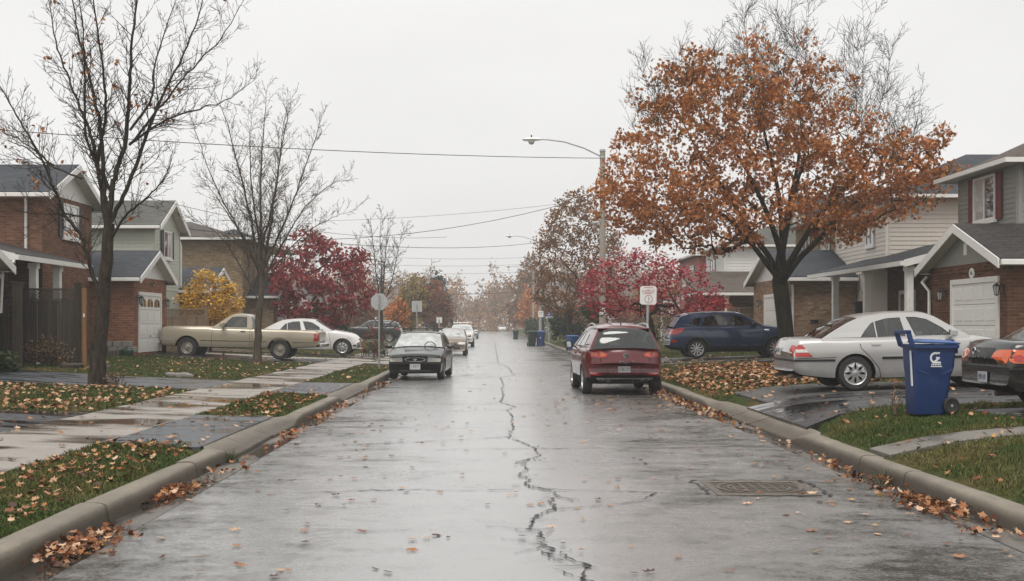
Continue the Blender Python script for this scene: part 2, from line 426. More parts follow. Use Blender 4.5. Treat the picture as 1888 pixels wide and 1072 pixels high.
MT['brick_brn'] = mat_brick('mixed_brown_brick', (0.20, 0.10, 0.055), (0.42, 0.30, 0.195), (0.29, 0.22, 0.16), (0.10, 0.05, 0.03))
MT['brick_dk'] = mat_brick('dark_brown_brick', (0.19, 0.088, 0.05), (0.08, 0.038, 0.024), (0.18, 0.13, 0.10))
for _a in 'xy':
    MT['sh_slate_'+_a] = mat_shingle('slate_shingle_'+_a, (0.036, 0.042, 0.050), _a)
    MT['sh_brown_'+_a] = mat_shingle('brown_shingle_'+_a, (0.075, 0.058, 0.046), _a)
    MT['sh_grey_'+_a] = mat_shingle('grey_green_shingle_'+_a, (0.085, 0.085, 0.074), _a)
    MT['sh_dark_'+_a] = mat_shingle('charcoal_shingle_'+_a, (0.034, 0.031, 0.030), _a)
MT['white'] = plain('white_painted_trim', (0.78, 0.765, 0.73), 0.42, var=0.08)
MT['soffit'] = plain('soffit_panel', (0.55, 0.53, 0.49), 0.55, var=0.08)
MT['door_white'] = plain('white_garage_door', (0.82, 0.805, 0.775), 0.4, var=0.06)
MT['sid_grey'] = plain('grey_siding', (0.27, 0.265, 0.24), 0.5, var=0.10)
MT['sid_beige'] = plain('beige_siding', (0.64, 0.59, 0.52), 0.5, var=0.07)
MT['sid_green'] = plain('pale_green_siding', (0.48, 0.495, 0.415), 0.5, var=0.07)
MT['sid_white'] = plain('white_siding', (0.78, 0.765, 0.735), 0.5, var=0.06)
MT['sid_red'] = plain('brick_red_siding', (0.36, 0.12, 0.09), 0.55, var=0.12)
MT['shutter_red'] = plain('red_shutter', (0.16, 0.04, 0.036), 0.5, var=0.15)
MT['shutter_dk'] = plain('dark_shutter', (0.03, 0.035, 0.04), 0.5, var=0.15)
MT['win'] = plain('window_pane_glass', (0.035, 0.04, 0.045), 0.05, var=0.2, spec=0.9, coat=1.0)
MT['curtain'] = plain('curtained_window_pane', (0.45, 0.45, 0.43), 0.12, var=0.15, spec=0.6, coat=1.0)
MT['black'] = plain('black_plastic', (0.018, 0.018, 0.019), 0.42, var=0.2)
MT['under'] = plain('underbody_black', (0.008, 0.008, 0.008), 0.85, var=0.2, spec=0.1)
MT['rubber'] = plain('tyre_rubber', (0.022, 0.021, 0.02), 0.72, var=0.25, bump=0.2, scale=20)
MT['alloy'] = plain('alloy_wheel', (0.55, 0.55, 0.54), 0.28, 0.75, 0.12)
MT['steelw'] = plain('steel_wheel', (0.36, 0.33, 0.28), 0.4, 0.6, 0.2)
MT['chrome'] = plain('chrome_trim', (0.72, 0.72, 0.72), 0.12, 1.0, 0.05)
MT['lamp_clear'] = mat_lens('headlamp_lens', (0.82, 0.79, 0.72))
MT['lamp_red'] = mat_lens('tail_lamp_lens', (0.55, 0.028, 0.02))
MT['lamp_orange'] = mat_lens('amber_red_lens', (0.75, 0.13, 0.03))
MT['lamp_amber'] = mat_lens('amber_lens', (0.7, 0.28, 0.05))
MT['plate'] = plain('licence_plate', (0.68, 0.69, 0.70), 0.35, var=0.05)
MT['plate_ink'] = plain('licence_plate_ink', (0.06, 0.10, 0.22), 0.5)
MT['glass'] = mat_glass('car_glass', (0.52, 0.56, 0.55))
MT['glass_dk'] = mat_glass('tinted_car_glass', (0.13, 0.15, 0.15))
MT['glass_fog_sheen'] = None
def mat_mist_sheen(name):  # sky reflection and mist both put in as white diffuse colour
    m = NT(name); v = m.coords(); n = m.noise(v, 3.0, 4); d = m.n('BsdfDiffuse', {'Color': (0.74, 0.76, 0.75, 1)}); tr = m.n('BsdfTransparent', {'Color': (0.55, 0.58, 0.57, 1)})
    gl = m.n('BsdfGlossy', {'Roughness': 0.08}); a = m.n('MixShader', {0: m.ramp(n, [(0.35, 0.5), (0.7, 0.85)]), 1: tr.outputs[0], 2: d.outputs[0]}); fr = m.n('Fresnel', {'IOR': 1.7})
    b = m.n('MixShader', {0: fr.outputs[0], 1: a.outputs[0], 2: gl.outputs[0]}); m.t.links.new(b.outputs[0], m.out.inputs['Surface']); return m.m
MT['glass_fog_sheen'] = mat_mist_sheen('misted_sky_sheen_windscreen')
MT['mirror_g'] = plain('mirror_glass', (0.6, 0.64, 0.62), 0.04, 1.0, 0.02)
MT['seat_dk'] = plain('seat_cloth', (0.05, 0.05, 0.052), 0.8)
MT['seat_lt'] = plain('seat_cloth_grey', (0.22, 0.21, 0.19), 0.8)
MT['p_silver'] = mat_paint('silver_paint', (0.50, 0.49, 0.475), 0.45, 0.30, dirt=0.55)
MT['p_blue'] = mat_paint('dark_blue_paint', (0.009, 0.030, 0.095), 0.1, 0.25)
MT['p_red'] = mat_paint('dark_red_paint', (0.115, 0.004, 0.008), 0.1, 0.25)
MT['p_black'] = mat_paint('black_paint', (0.010, 0.010, 0.011), 0.0, 0.25)
MT['p_green'] = mat_paint('green_black_paint', (0.006, 0.011, 0.011), 0.0, 0.25, dirt=0.12)
MT['p_gold'] = mat_paint('beige_gold_paint', (0.50, 0.43, 0.325), 0.3, 0.33, dirt=0.5)
MT['p_white'] = mat_paint('white_paint', (0.70, 0.69, 0.67), 0.0, 0.3)
MT['p_bronze'] = mat_paint('bronze_paint', (0.24, 0.19, 0.15), 0.3, 0.3)
MT['p_grey'] = mat_paint('grey_paint', (0.20, 0.21, 0.21), 0.3, 0.3)
MT['p_char'] = mat_paint('charcoal_paint', (0.022, 0.024, 0.027), 0.2, 0.28)
MT['bin_blue'] = plain('blue_bin_plastic', (0.013, 0.038, 0.135), 0.45, var=0.10, bump=0.08, scale=9)
MT['bin_blue2'] = plain('blue_bin_plastic_lid', (0.028, 0.085, 0.25), 0.38, var=0.10)
MT['bin_green'] = plain('green_bin_plastic', (0.016, 0.04, 0.028), 0.45, var=0.12)
MT['bin_green2'] = plain('bright_green_plastic', (0.02, 0.15, 0.07), 0.45, var=0.12)
MT['decal'] = plain('white_decal', (0.72, 0.74, 0.76), 0.5, var=0.05)
MT['pole'] = plain('concrete_pole', (0.30, 0.27, 0.225), 0.75, var=0.25, scale=4, bump=0.3)
MT['galv'] = plain('galvanised_steel', (0.42, 0.43, 0.43), 0.42, 0.6, 0.12)
MT['signback'] = plain('bare_aluminium_sign_back', (0.44, 0.44, 0.43), 0.5, 0.25, 0.10)
MT['sign_white'] = plain('white_sign_face', (0.74, 0.73, 0.72), 0.4, var=0.04)
MT['sign_red'] = plain('red_sign_ink', (0.45, 0.035, 0.04), 0.5)
MT['sign_ink'] = plain('black_sign_ink', (0.02, 0.02, 0.025), 0.5)
MT['sign_blue'] = plain('blue_sign_face', (0.02, 0.06, 0.26), 0.4)
MT['wire'] = plain('overhead_cable', (0.035, 0.035, 0.037), 0.6)
MT['fence_dk'] = mat_wood('weathered_fence_wood', (0.105, 0.088, 0.068), (0.04, 0.034, 0.028))
MT['fence_lt'] = mat_wood('pale_fence_wood', (0.30, 0.22, 0.145), (0.16, 0.11, 0.07))
MT['post_lt'] = mat_wood('cedar_post_wood', (0.38, 0.20, 0.09), (0.2, 0.10, 0.045))
MT['stone'] = plain('grey_stone', (0.22, 0.21, 0.19), 0.8, var=0.3, scale=5, bump=0.5)
MT['log'] = plain('dark_log', (0.055, 0.045, 0.035), 0.85, var=0.35, scale=6, bump=0.6)
MT['tarp'] = plain('green_black_bag', (0.012, 0.03, 0.022), 0.3, var=0.3)
MT['bark_a'] = mat_bark('grey_brown_bark', (0.075, 0.058, 0.042), (0.016, 0.012, 0.009))
MT['bark_b'] = mat_bark('dark_mossy_bark', (0.045, 0.036, 0.025), (0.012, 0.010, 0.007), (0.035, 0.036, 0.012))
MT['bark_c'] = mat_bark('grey_olive_bark', (0.13, 0.108, 0.078), (0.045, 0.037, 0.027))
MT['bark_far'] = mat_bark('far_bark', (0.06, 0.046, 0.036), (0.022, 0.017, 0.014))
MT['l_oak'] = mat_leaf('rust_leaf', [(0, (0.07, 0.075, 0.016)), (0.14, (0.17, 0.10, 0.02)), (0.28, (0.32, 0.13, 0.026)), (0.5, (0.43, 0.15, 0.042)), (0.74, (0.52, 0.225, 0.09)), (1, (0.66, 0.42, 0.29))], 0.42, True, 0.6)  # palest stops put the wet sheen of the leaves into their colour
MT['l_bare'] = mat_leaf('clinging_leaf', [(0, (0.22, 0.05, 0.02)), (0.5, (0.36, 0.12, 0.03)), (1, (0.45, 0.2, 0.05))])
MT['l_burg'] = mat_leaf('burgundy_leaf', [(0, (0.05, 0.045, 0.015)), (0.22, (0.16, 0.022, 0.022)), (0.6, (0.32, 0.048, 0.050)), (1, (0.48, 0.17, 0.15))], 0.5, True, 0.7)
MT['l_yell'] = mat_leaf('yellow_leaf', [(0, (0.46, 0.26, 0.02)), (0.5, (0.70, 0.40, 0.04)), (1, (0.80, 0.55, 0.13))])
MT['l_crim'] = mat_leaf('crimson_leaf', [(0, (0.14, 0.025, 0.035)), (0.4, (0.36, 0.045, 0.065)), (0.8, (0.52, 0.075, 0.085)), (1, (0.6, 0.18, 0.10))], 0.5, True, 0.8)
MT['l_scar'] = mat_leaf('scarlet_leaf', [(0, (0.32, 0.03, 0.035)), (0.6, (0.52, 0.055, 0.06)), (1, (0.6, 0.13, 0.11))])
MT['l_brown'] = mat_leaf('brown_orange_leaf', [(0, (0.085, 0.065, 0.02)), (0.3, (0.17, 0.082, 0.03)), (0.7, (0.27, 0.125, 0.045)), (1, (0.33, 0.19, 0.06))], 0.55, True, 0.45)
MT['l_rust'] = mat_leaf('russet_leaf', [(0, (0.10, 0.04, 0.02)), (0.5, (0.24, 0.075, 0.03)), (1, (0.33, 0.13, 0.05))], 0.55, True, 0.4)
MT['l_oran'] = mat_leaf('bright_orange_leaf', [(0, (0.42, 0.14, 0.03)), (0.6, (0.6, 0.22, 0.06)), (1, (0.66, 0.33, 0.12))])
MT['l_gold'] = mat_leaf('gold_green_leaf', [(0, (0.10, 0.085, 0.018)), (0.5, (0.25, 0.17, 0.035)), (1, (0.38, 0.26, 0.07))], 0.55, True, 0.4)
MT['l_ever'] = mat_leaf('evergreen_leaf', [(0, (0.012, 0.026, 0.014)), (0.6, (0.03, 0.055, 0.028)), (1, (0.055, 0.085, 0.04))], 0.5, False)
MT['l_green'] = mat_leaf('dark_green_leaf', [(0, (0.02, 0.04, 0.012)), (0.6, (0.05, 0.085, 0.025)), (1, (0.12, 0.12, 0.03))], 0.35)
MT['l_wood'] = mat_leaf('mixed_autumn_leaf', [(0, (0.06, 0.075, 0.03)), (0.3, (0.16, 0.11, 0.04)), (0.5, (0.34, 0.15, 0.05)), (0.7, (0.46, 0.22, 0.06)), (1, (0.52, 0.33, 0.10))], 0.6, True, 0.10)
MT['l_dry'] = mat_leaf('dry_brush_leaf', [(0, (0.08, 0.06, 0.035)), (0.6, (0.17, 0.12, 0.07)), (1, (0.3, 0.17, 0.07))])
def ground_leaf(name, stops): return mat_leaf(name, stops, 0.62, False)
MT['g_tan'] = ground_leaf('fallen_tan_leaf', [(0, (0.16, 0.07, 0.03)), (0.3, (0.34, 0.17, 0.08)), (0.6, (0.46, 0.27, 0.16)), (1, (0.60, 0.42, 0.29))])
MT['g_rust'] = ground_leaf('fallen_rust_leaf', [(0, (0.05, 0.018, 0.010)), (0.4, (0.16, 0.05, 0.018)), (0.8, (0.30, 0.10, 0.03)), (1, (0.40, 0.19, 0.09))])
MT['g_mix'] = ground_leaf('fallen_mixed_leaf', [(0, (0.07, 0.028, 0.016)), (0.3, (0.2, 0.07, 0.028)), (0.6, (0.36, 0.17, 0.08)), (0.85, (0.46, 0.28, 0.17)), (1, (0.5, 0.28, 0.05))])

# ================================================================== the setting
LX, RX = -3.32, 4.30                      # curb faces
GUT = 0.36
YEND = 286.0
LPX = [-60, -20, -13, -9.5, -6.6, -5.0, -3.6]; LPZ = [0.9, 0.72, 0.55, 0.33, 0.23, 0.18, 0.145]
RPX = [4.58, 5.5, 6.5, 9.0, 12.0, 20, 60];     RPZ = [0.145, 0.34, 0.42, 0.49, 0.60, 0.7, 0.9]
L_CUTS = [(15.0, 20.1), (26.0, 31.5), (44.4, 54.8), (89, 95)]
R_CUTS = [(17.0, 24.2), (40.4, 44.4)]
def lump(x, y): return 0.012*np.sin(x*1.7 + 0.6*y) + 0.012*np.sin(y*1.3 - x*0.8) + 0.008*np.sin(3.1*x)*np.sin(2.7*y)
def gh(x, y):
    x = np.asarray(x, float); y = np.asarray(y, float)
    z = np.where(x < LX, np.interp(x, LPX, LPZ), np.where(x > RX, np.interp(x, RPX, RPZ), 0.0))
    amp = np.clip(np.where(x < 0, LX - 0.35 - x, x - RX - 0.35)*1.5, 0, 1)
    return z + lump(x, y)*amp*0.8
def gz(x, y): return float(gh(x, y))

def sheet(name, xs, ys, zf, mat, parent=None, smooth=60):
    X, Y = np.meshgrid(xs, ys); Z = zf(X, Y)
    n, m = X.shape; idx = np.arange(n*m).reshape(n, m)
    f = np.stack([idx[:-1, :-1], idx[:-1, 1:], idx[1:, 1:], idx[1:, :-1]], -1).reshape(-1, 4)
    return np_mesh(name, np.stack([X, Y, Z], -1).reshape(-1, 3), f, mat, parent, smooth)
def steps(a, b, fine, coarse, knee):
    r = list(np.arange(a, min(b, knee), fine)); r += list(np.arange(max(knee, a), b, coarse)) + [b]
    return np.unique(np.round(r, 4))

struct(sheet('ground', np.linspace(-300, 300, 7), np.linspace(-60, 420, 7), lambda X, Y: X*0 - 0.30, MT['lawn']))
ys_far = steps(-3, YEND + 40, 0.6, 8.0, 70)
road = sheet('road', np.linspace(LX + GUT, RX - GUT, 20), steps(-3, YEND, 1.0, 10, 60), lambda X, Y: X*0 + 0.004*np.sin(X*2.1 + Y*0.31), MT['road']); struct(road)
for nm, a, b in (('gutter', LX - 0.02, LX + GUT - 0.012), ('gutter', RX - GUT + 0.012, RX + 0.02)):
    g_ = sheet(nm, np.linspace(a, b, 5), steps(-3, YEND, 1.0, 10, 60), lambda X, Y: -0.004 - 0.012*np.clip((np.where(X < 0, LX + GUT - X, X - RX + GUT))/GUT, 0, 1), MT['gutter']); struct(g_)
# the seam between asphalt and gutter
for x_ in (LX + GUT - 0.006, RX - GUT + 0.006):
    s_ = MB()
    for y0 in np.arange(3, 90, 1.5): s_.box(x_ - 0.006, x_ + 0.006, y0, y0 + 1.46, -0.02, -0.001)
    o_ = s_.build('gutter_seam', MT['crack'], road)
    
def curb_piece(side, ya, yb, cuts):
    """one cast length between two joints; profile sinks to a ramp at driveway cuts"""
    up = [(0.0, -0.05), (0.0, 0.0), (0.018, 0.09), (0.028, 0.128), (0.050, 0.147), (0.11, 0.157), (0.235, 0.154), (0.26, 0.135), (0.26, -0.05)]
    dn = [(0.0, -0.05), (0.0, 0.0), (0.004, 0.018), (0.012, 0.03), (0.03, 0.033), (0.12, 0.055), (0.30, 0.115), (0.42, 0.150), (0.42, -0.05)]
    n = max(2, int((yb - ya)/0.35) + 1) if yb - ya < 6 else 2
    mb = MB(); k = len(up); jr = random.Random(int(ya*100) + side); jx, jz, jt = jr.uniform(-.010, .010), jr.uniform(-.007, .007), jr.uniform(-.004, .004)
    for i in range(n):
        y = ya + (yb - ya)*i/(n - 1)
        t = 0.0
        for (c0, c1) in cuts:
            t = max(t, min(1, max(0, min(y - c0, c1 - y)/0.75 + 0.5)))
        t = t*t*(3 - 2*t)
        for (p, q) in zip(up, dn):
            d = p[0]*(1 - t) + q[0]*t; z = p[1]*(1 - t) + q[1]*t
            x = LX - d if side < 0 else RX + d
            mb.v.append((x + 0.004*math.sin(y*2.3) + jx + jt*(y - ya), y, z + 0.003*math.sin(y*1.1 + d*9) + (jz if z > 0.01 else 0)))
    for i in range(n - 1):
        for j in range(k - 1):
            a = i*k + j
            mb.f.append((a, a+1, a+k+1, a+k)); mb.mi.append(0)
    mb.f.append(tuple(range(k))); mb.mi.append(0); mb.f.append(tuple(range((n-1)*k, n*k))); mb.mi.append(0)
    return mb
for side, cuts, j0 in ((-1, L_CUTS, 1.2), (1, R_CUTS, 0.4)):
    kb = MB().box((LX - 0.25) if side < 0 else (RX + 0.03), (LX - 0.03) if side < 0 else (RX + 0.25), 0, YEND, -0.2, -0.06).build('curb', MT['joint']); struct(kb)
    y = j0 + 0.0
    while y < YEND - 12:
        step = 1.52 if y < 30 else (3.0 if y < 75 else 12.0)
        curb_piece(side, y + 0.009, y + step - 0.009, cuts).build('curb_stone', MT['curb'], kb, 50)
        y += step

# sidewalk of cast slabs on the left
SWX0, SWX1 = -6.6, -5.0
sw = sheet('sidewalk', np.linspace(SWX0 + 0.03, SWX1 - 0.03, 5), steps(2, 130, 1.0, 6, 70), lambda X, Y: gh(X, Y)*0 + np.interp(X, LPX, LPZ) - 0.004, MT['joint']); struct(sw)
rs = random.Random(4)
y = 4.0; k = 0
while y < 128:
    L_ = 1.5 if y < 70 else 3.0
    z0 = np.interp(SWX0, LPX, LPZ) + 0.022 + rs.uniform(-.005, .005); z1 = np.interp(SWX1, LPX, LPZ) + 0.018 + rs.uniform(-.005, .005); t = rs.uniform(-.008, .008)
    mb = MB(); a, b = y + 0.014, y + L_ - 0.014
    mb.add([(SWX0,a,z0-.1),(SWX1,a,z1-.1),(SWX1,b,z1-.1),(SWX0,b,z0-.1),(SWX0,a,z0-t),(SWX1,a,z1-t),(SWX1,b,z1+t),(SWX0,b,z0+t)],
           [(0,3,2,1),(4,5,6,7),(0,1,5,4),(1,2,6,5),(2,3,7,6),(3,0,4,7)])
    mb.build('slab', MT['walk'], sw, None, bevel=0.010)
    y += L_

# driveways and aprons: sheets that lie on the lawn
def drive(name, x0, x1, ya, yb, mat, lift=0.022, flare=0.0, parent=None, far=0.6):
    xs = np.linspace(x0, x1, max(3, int(abs(x1 - x0)/0.6))); t = np.linspace(0, 1, 9)
    X, T = np.meshgrid(xs, t)
    near = (xs - x0) if x0 > 0 else (x1 - xs)
    fl = flare*np.clip(1 - near/1.3, 0, 1)**1.5
    wob = 0.02*np.sin(xs*2.3 + ya)
    Y = (ya - fl + wob)[None]*(1 - T) + (yb + fl*far + wob)[None]*T
    zf = np.where(X < 0, np.interp(X, LPX, LPZ), np.interp(X, RPX, RPZ))
    Z = zf + lift
    n, m = X.shape; idx = np.arange(n*m).reshape(n, m)
    f = np.stack([idx[:-1, :-1], idx[:-1, 1:], idx[1:, 1:], idx[1:, :-1]], -1).reshape(-1, 4)
    # skirts so the edge has thickness
    V = np.stack([X, Y, Z], -1).reshape(-1, 3); ring = list(idx[0]) + list(idx[1:, -1]) + list(idx[-1, ::-1][1:]) + list(idx[::-1, 0][1:-1])
    low = V[ring].copy(); low[:, 2] -= 0.09; b = len(V)
    sk = np.array([(ring[i], ring[(i+1) % len(ring)], b + (i+1) % len(ring), b + i) for i in range(len(ring))])
    o = np_mesh(name, np.concatenate([V, low]), np.concatenate([f, sk]), mat, parent, 40)
    return struct(o)
DR = []   # footprints kept clear of grass
def dr(*a, **k): DR.append((min(a[1], a[2]), max(a[1], a[2]), a[3], a[4])); return drive(*a, **k)
dr('driveway', -30, -6.63, 15.3, 19.7, MT['drive_new'], 0.010)
dr('driveway', -4.97, -3.70, 15.2, 19.9, MT['apron'], 0.010, 0.25)
dr('driveway', -15, -6.63, 26.6, 31.0, MT['apron'], 0.010)
dr('driveway', -4.97, -3.70, 26.3, 31.1, MT['apron'], 0.010, 0.25)
dr('driveway', -12.96, -6.63, 44.6, 48.9, MT['drive_new'], 0.02)
dr('driveway', -4.97, -3.70, 44.8, 49.0, MT['walk'], 0.02, 0.25)
dr('driveway', -12.9, -6.63, 48.95, 50.6, MT['walk'], 0.024)
dr('driveway', -14, -6.63, 53.0, 56.4, MT['walk'], 0.02)
dr('driveway', -4.97, -3.70, 50.2, 54.6, MT['walk'], 0.02, 0.2)
dr('driveway', -14, -6.63, 90, 94, MT['apron'], 0.02)
dr('driveway', 4.66, 11.9, 18.75, 22.0, MT['drive_new'], 0.008, 0.95, far=0.0)
dr('driveway', 5.05, 11.9, 22.05, 25.2, MT['drive_old'], 0.014)
dr('driveway', 7.05, 12.5, 15.5, 18.2, MT['drive_new'], -0.025)
dr('driveway', 4.7, 11.3, 41.0, 44.4, MT['apron'], 0.02, 0.3)
# narrow concrete strip across the lawn beyond the tall tree
DR.append((5.0, 9.6, 38.7, 40.1))
st_ = MB(); n_ = 8
for i in range(n_):
    xa, xb = 5.0 + i*0.58, 5.0 + (i+1)*0.58 - 0.012; ya, yb = 38.8 + i*0.145, 38.8 + (i+1)*0.145
    za, zb = np.interp(xa, RPX, RPZ) + 0.05, np.interp(xb, RPX, RPZ) + 0.05
    st_.add([(xa,ya,za-.1),(xb,yb,zb-.1),(xb,yb+.35,zb-.1),(xa,ya+.35,za-.1),(xa,ya,za),(xb,yb,zb),(xb,yb+.35,zb),(xa,ya+.35,za)],
            [(0,3,2,1),(4,5,6,7),(0,1,5,4),(1,2,6,5),(2,3,7,6),(3,0,4,7)])
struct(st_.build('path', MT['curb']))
# paver walk on the right, running back from the curb
wk = sheet('path', np.linspace(4.66, 9.4, 10), np.array([14.05, 14.75]), lambda X, Y: np.interp(X, RPX, RPZ) + 0.004, MT['joint']); struct(wk)
DR.append((4.5, 9.5, 13.95, 14.85))
x = 4.64; k = 0
while x < 9.3:
    w_ = rs.uniform(0.55, 0.68)
    za, zb = np.interp(x, RPX, RPZ) + 0.012 + rs.uniform(-.006, .006), np.interp(x + w_, RPX, RPZ) + 0.012
    a, b = 14.02 + rs.uniform(-.02, .02), 14.76 + rs.uniform(-.02, .02)
    mb = MB(); xb = x + w_ - 0.016
    mb.add([(x,a,za-.06),(xb,a,zb-.06),(xb,b,zb-.06),(x,b,za-.06),(x,a,za),(xb,a,zb),(xb,b,zb),(x,b,za)],
            [(0,3,2,1),(4,5,6,7),(0,1,5,4),(1,2,6,5),(2,3,7,6),(3,0,4,7)])
    mb.build('paver', MT['paver'], wk, None, bevel=0.006); x += w_

# cracks in the asphalt, traced on the ground plane
def gp(zx, zy):
    px, py = 600 + zx/2.481, 640 + zy/2.481
    Y = F*CAMZ/(py - HY); return np.array([GX(px, Y), Y])
def ribbon(name, pts, w, seed, jit=0.03, z=0.009):
    r = np.random.default_rng(seed); P = []
    pts = [np.asarray(p) for p in pts]
    for a, b in zip(pts[:-1], pts[1:]):
        n = max(2, int(np.linalg.norm(b - a)/0.055)); d = (b - a)/max(1e-6, np.linalg.norm(b - a)); nn = np.array([-d[1], d[0]])
        for i in range(n): P.append(a + (b - a)*i/n + nn*r.normal(0, jit)*(1 if i else 0.3))
    P.append(pts[-1]); P = np.array(P)
    d = np.gradient(P, axis=0); d /= np.linalg.norm(d, axis=1)[:, None] + 1e-9; nn = np.stack([-d[:, 1], d[:, 0]], 1)
    ww = w*np.clip(r.gamma(2.2, .45, len(P)), 0.12, 2.6)[:, None]
    # keep the line of the crack readable where the road is seen edge-on
    A, B = P + nn*ww/2, P - nn*ww/2; n = len(P)
    V = np.concatenate([np.c_[A, np.full(n, z)], np.c_[B, np.full(n, z)]])
    i = np.arange(n - 1); f = np.stack([i, i+1, i+1+n, i+n], 1)
    o = np_mesh(name, V, f, MT['crack'], road); return o
main = [(1180,1110),(1178,1070),(1195,1000),(1100,965),(1000,945),(1010,915),(985,895),(995,865),(975,845),(920,835),(955,795),(965,775),(1050,740),(1020,705),(1070,685),(1020,655),(975,648),(915,630),(940,605),(885,590),(925,560),(890,525),(945,510),(980,497),(950,462),(905,437),(840,418),(845,390),(860,375),(850,345),(855,320),(830,290),(870,275),(800,255),(815,225),(805,190),(818,180),(800,140),(865,130),(830,90),(790,75),(785,40),(778,0),(776,-20)]
ribbon('crack', [gp(*p) for p in main], 0.019, 1, 0.024)
ribbon('crack', [gp(*p) for p in [(1020,655),(1300,660),(1515,668),(1490,680),(1455,697)]], 0.016, 2, 0.010)
ribbon('crack', [gp(*p) for p in [(1050,745),(1250,728),(1400,714),(1490,705)]], 0.014, 3, 0.010)
ribbon('crack', [gp(*p) for p in [(-150,462),(0,455),(400,437),(840,412)]], 0.020, 4, 0.012)
ribbon('crack', [gp(*p) for p in [(840,412),(1000,411),(1240,416)]], 0.010, 5, 0.012)
ribbon('crack', [gp(*p) for p in [(1240,416),(1560,432),(1790,436)]], 0.014, 6, 0.012)
ribbon('crack', [gp(*p) for p in [(1520,668),(1760,676)]], 0.012, 7, 0.012)

rc_ = np.random.default_rng(31); mp_ = [gp(*q) for q in main]
for i_ in range(1, 34):                         # short side cracks
    for k_ in range(2):
        a_ = mp_[i_] + rc_.normal(0, .02, 2); d_ = rc_.normal(0, 1, 2); d_ /= np.linalg.norm(d_); l_ = rc_.uniform(.08, .4)
        ribbon('crack', [a_, a_ + d_*l_*.5 + rc_.normal(0, .03, 2), a_ + d_*l_], .009, 100 + i_*2 + k_, .014)
for i_, (x0_, x1_, y_, s_) in enumerate(((-2.9, 3.9, 25.3, .05), (-2.9, 1.2, 31.5, -.1), (-.8, 3.9, 16.2, .06), (-2.9, .2, 12.2, .1), (-2.9, 3.9, 41.0, .1), (-2.8, 3.8, 52.0, -.1))):
    ribbon('crack', [np.array((x0_ + (x1_ - x0_)*t_, y_ + s_*(x0_ + (x1_ - x0_)*t_) + rc_.normal(0, .04))) for t_ in np.linspace(0, 1, 7)],   .018 if y_ < 30 else .03, 200 + i_, .02)
# catch basin cover let into the road
cb = thing('catch_basin_cover', 'square rusty cast-iron drain cover with an oval grating set in the road', 'drain cover', (2.74, 12.35, 0.0))
hw = 0.52
mb = MB()
for (a, b, c, d) in ((-hw,hw,-hw,-hw+.075), (-hw,hw,hw-.075,hw), (-hw,-hw+.075,-hw+.075,hw-.075), (hw-.075,hw,-hw+.075,hw-.075)): mb.box(a, b, c, d, 0.004, 0.013)
mb.build('frame', MT['iron2'], cb, None, True, 0.004)
MB().box(-hw+.07, hw-.07, -hw+.07, hw-.07, 0.003, 0.0065).build('plate', MT['iron'], cb, None, True)
ov = MB()
for (ra, rb_) in ((0.44, 0.40), (0.33, 0.30)):
    n = 40
    for i in range(n):
        t0, t1 = 2*PI*i/n, 2*PI*(i+1)/n
        q = [(ra*math.cos(t0), ra*math.sin(t0)), (ra*math.cos(t1), ra*math.sin(t1)), (rb_*math.cos(t1), rb_*math.sin(t1)), (rb_*math.cos(t0), rb_*math.sin(t0))]
        ov.prism([(a, b, 0.007) for a, b in q], (0, 0, 0.006))
ov.build('grating_ring', MT['iron2'], cb, None, True)
for i, xx in enumerate(np.linspace(-0.26, 0.26, 6)):
    yy = math.sqrt(max(0.01, 0.31**2 - xx*xx))
    MB().box(xx - 0.012, xx + 0.012, -yy, yy, 0.0072, 0.0122).build('grating_bar', MT['iron2'], cb, None, True)
MB().box(-0.28, 0.28, -0.018, 0.018, 0.0074, 0.0116).build('grating_bar', MT['iron2'], cb, None, True)
# broken asphalt edge round the cover
ribbon('crack', [np.array(p) for p in [(2.16,11.77),(2.75,11.78),(3.32,11.76)]], 0.03, 11, 0.02)
ribbon('crack', [np.array(p) for p in [(2.15,12.94),(2.8,12.95),(3.33,12.92)]], 0.04, 12, 0.02)
ribbon('crack', [np.array(p) for p in [(3.33,12.92),(3.36,12.3),(3.32,11.76)]], 0.035, 13, 0.02)
ribbon('crack', [np.array(p) for p in [(2.15,12.94),(2.14,12.3),(2.16,11.77)]], 0.025, 14, 0.02)

# lawns: sunk a little under whatever paving lies on them
DR.append((SWX0, SWX1, 2, 129))
def lawn_z(X, Y):
    Z = gh(X, Y)
    for (x0, x1, y0, y1) in DR:
        Z = np.where((X > x0 + .02) & (X < x1 - .02) & (Y > y0 + .05) & (Y < y1 - .05), Z - 0.08, Z)
    Z = np.where((X > 4.6) & (X < 5.9) & (Y > 17.5 + (X - 4.66)*1.0) & (Y < 19), Z - 0.06, Z)
    for cuts, m in ((L_CUTS, (X > -3.85) & (X < 0)), (R_CUTS, (X < 4.85) & (X > 0))):
        for (c0, c1) in cuts: Z = np.where(m & (Y > c0 - 1.0) & (Y < c1 + 1.0), Z - 0.12, Z)
    return Z
ys_far = steps(-3, YEND + 40, 0.3, 8.0, 62)
struct(sheet('lawn', -np.unique(np.concatenate([np.arange(3.45, 14, 0.24), np.arange(14, 60, 6), [60]]))[::-1], ys_far, lawn_z, MT['lawn']))
struct(sheet('lawn', np.unique(np.concatenate([np.arange(4.46, 14, 0.24), np.arange(14, 60, 6), [60]])), ys_far, lawn_z, MT['lawn']))

# ================================================================== cars
def smooth_curve(pts, sig=0.05):
    pts = sorted(pts); xs = np.array([p[0] for p in pts]); zs = np.array([p[1] for p in pts])
    g = np.arange(xs[0] - 0.4, xs[-1] + 0.4, 0.01); v = np.interp(g, xs, zs)
    k = np.exp(-0.5*(np.arange(-25, 26)*0.01/sig)**2); k /= k.sum()
    v = np.convolve(np.pad(v, 25, mode='edge'), k, 'valid')
    return lambda x: np.interp(x, g, v)

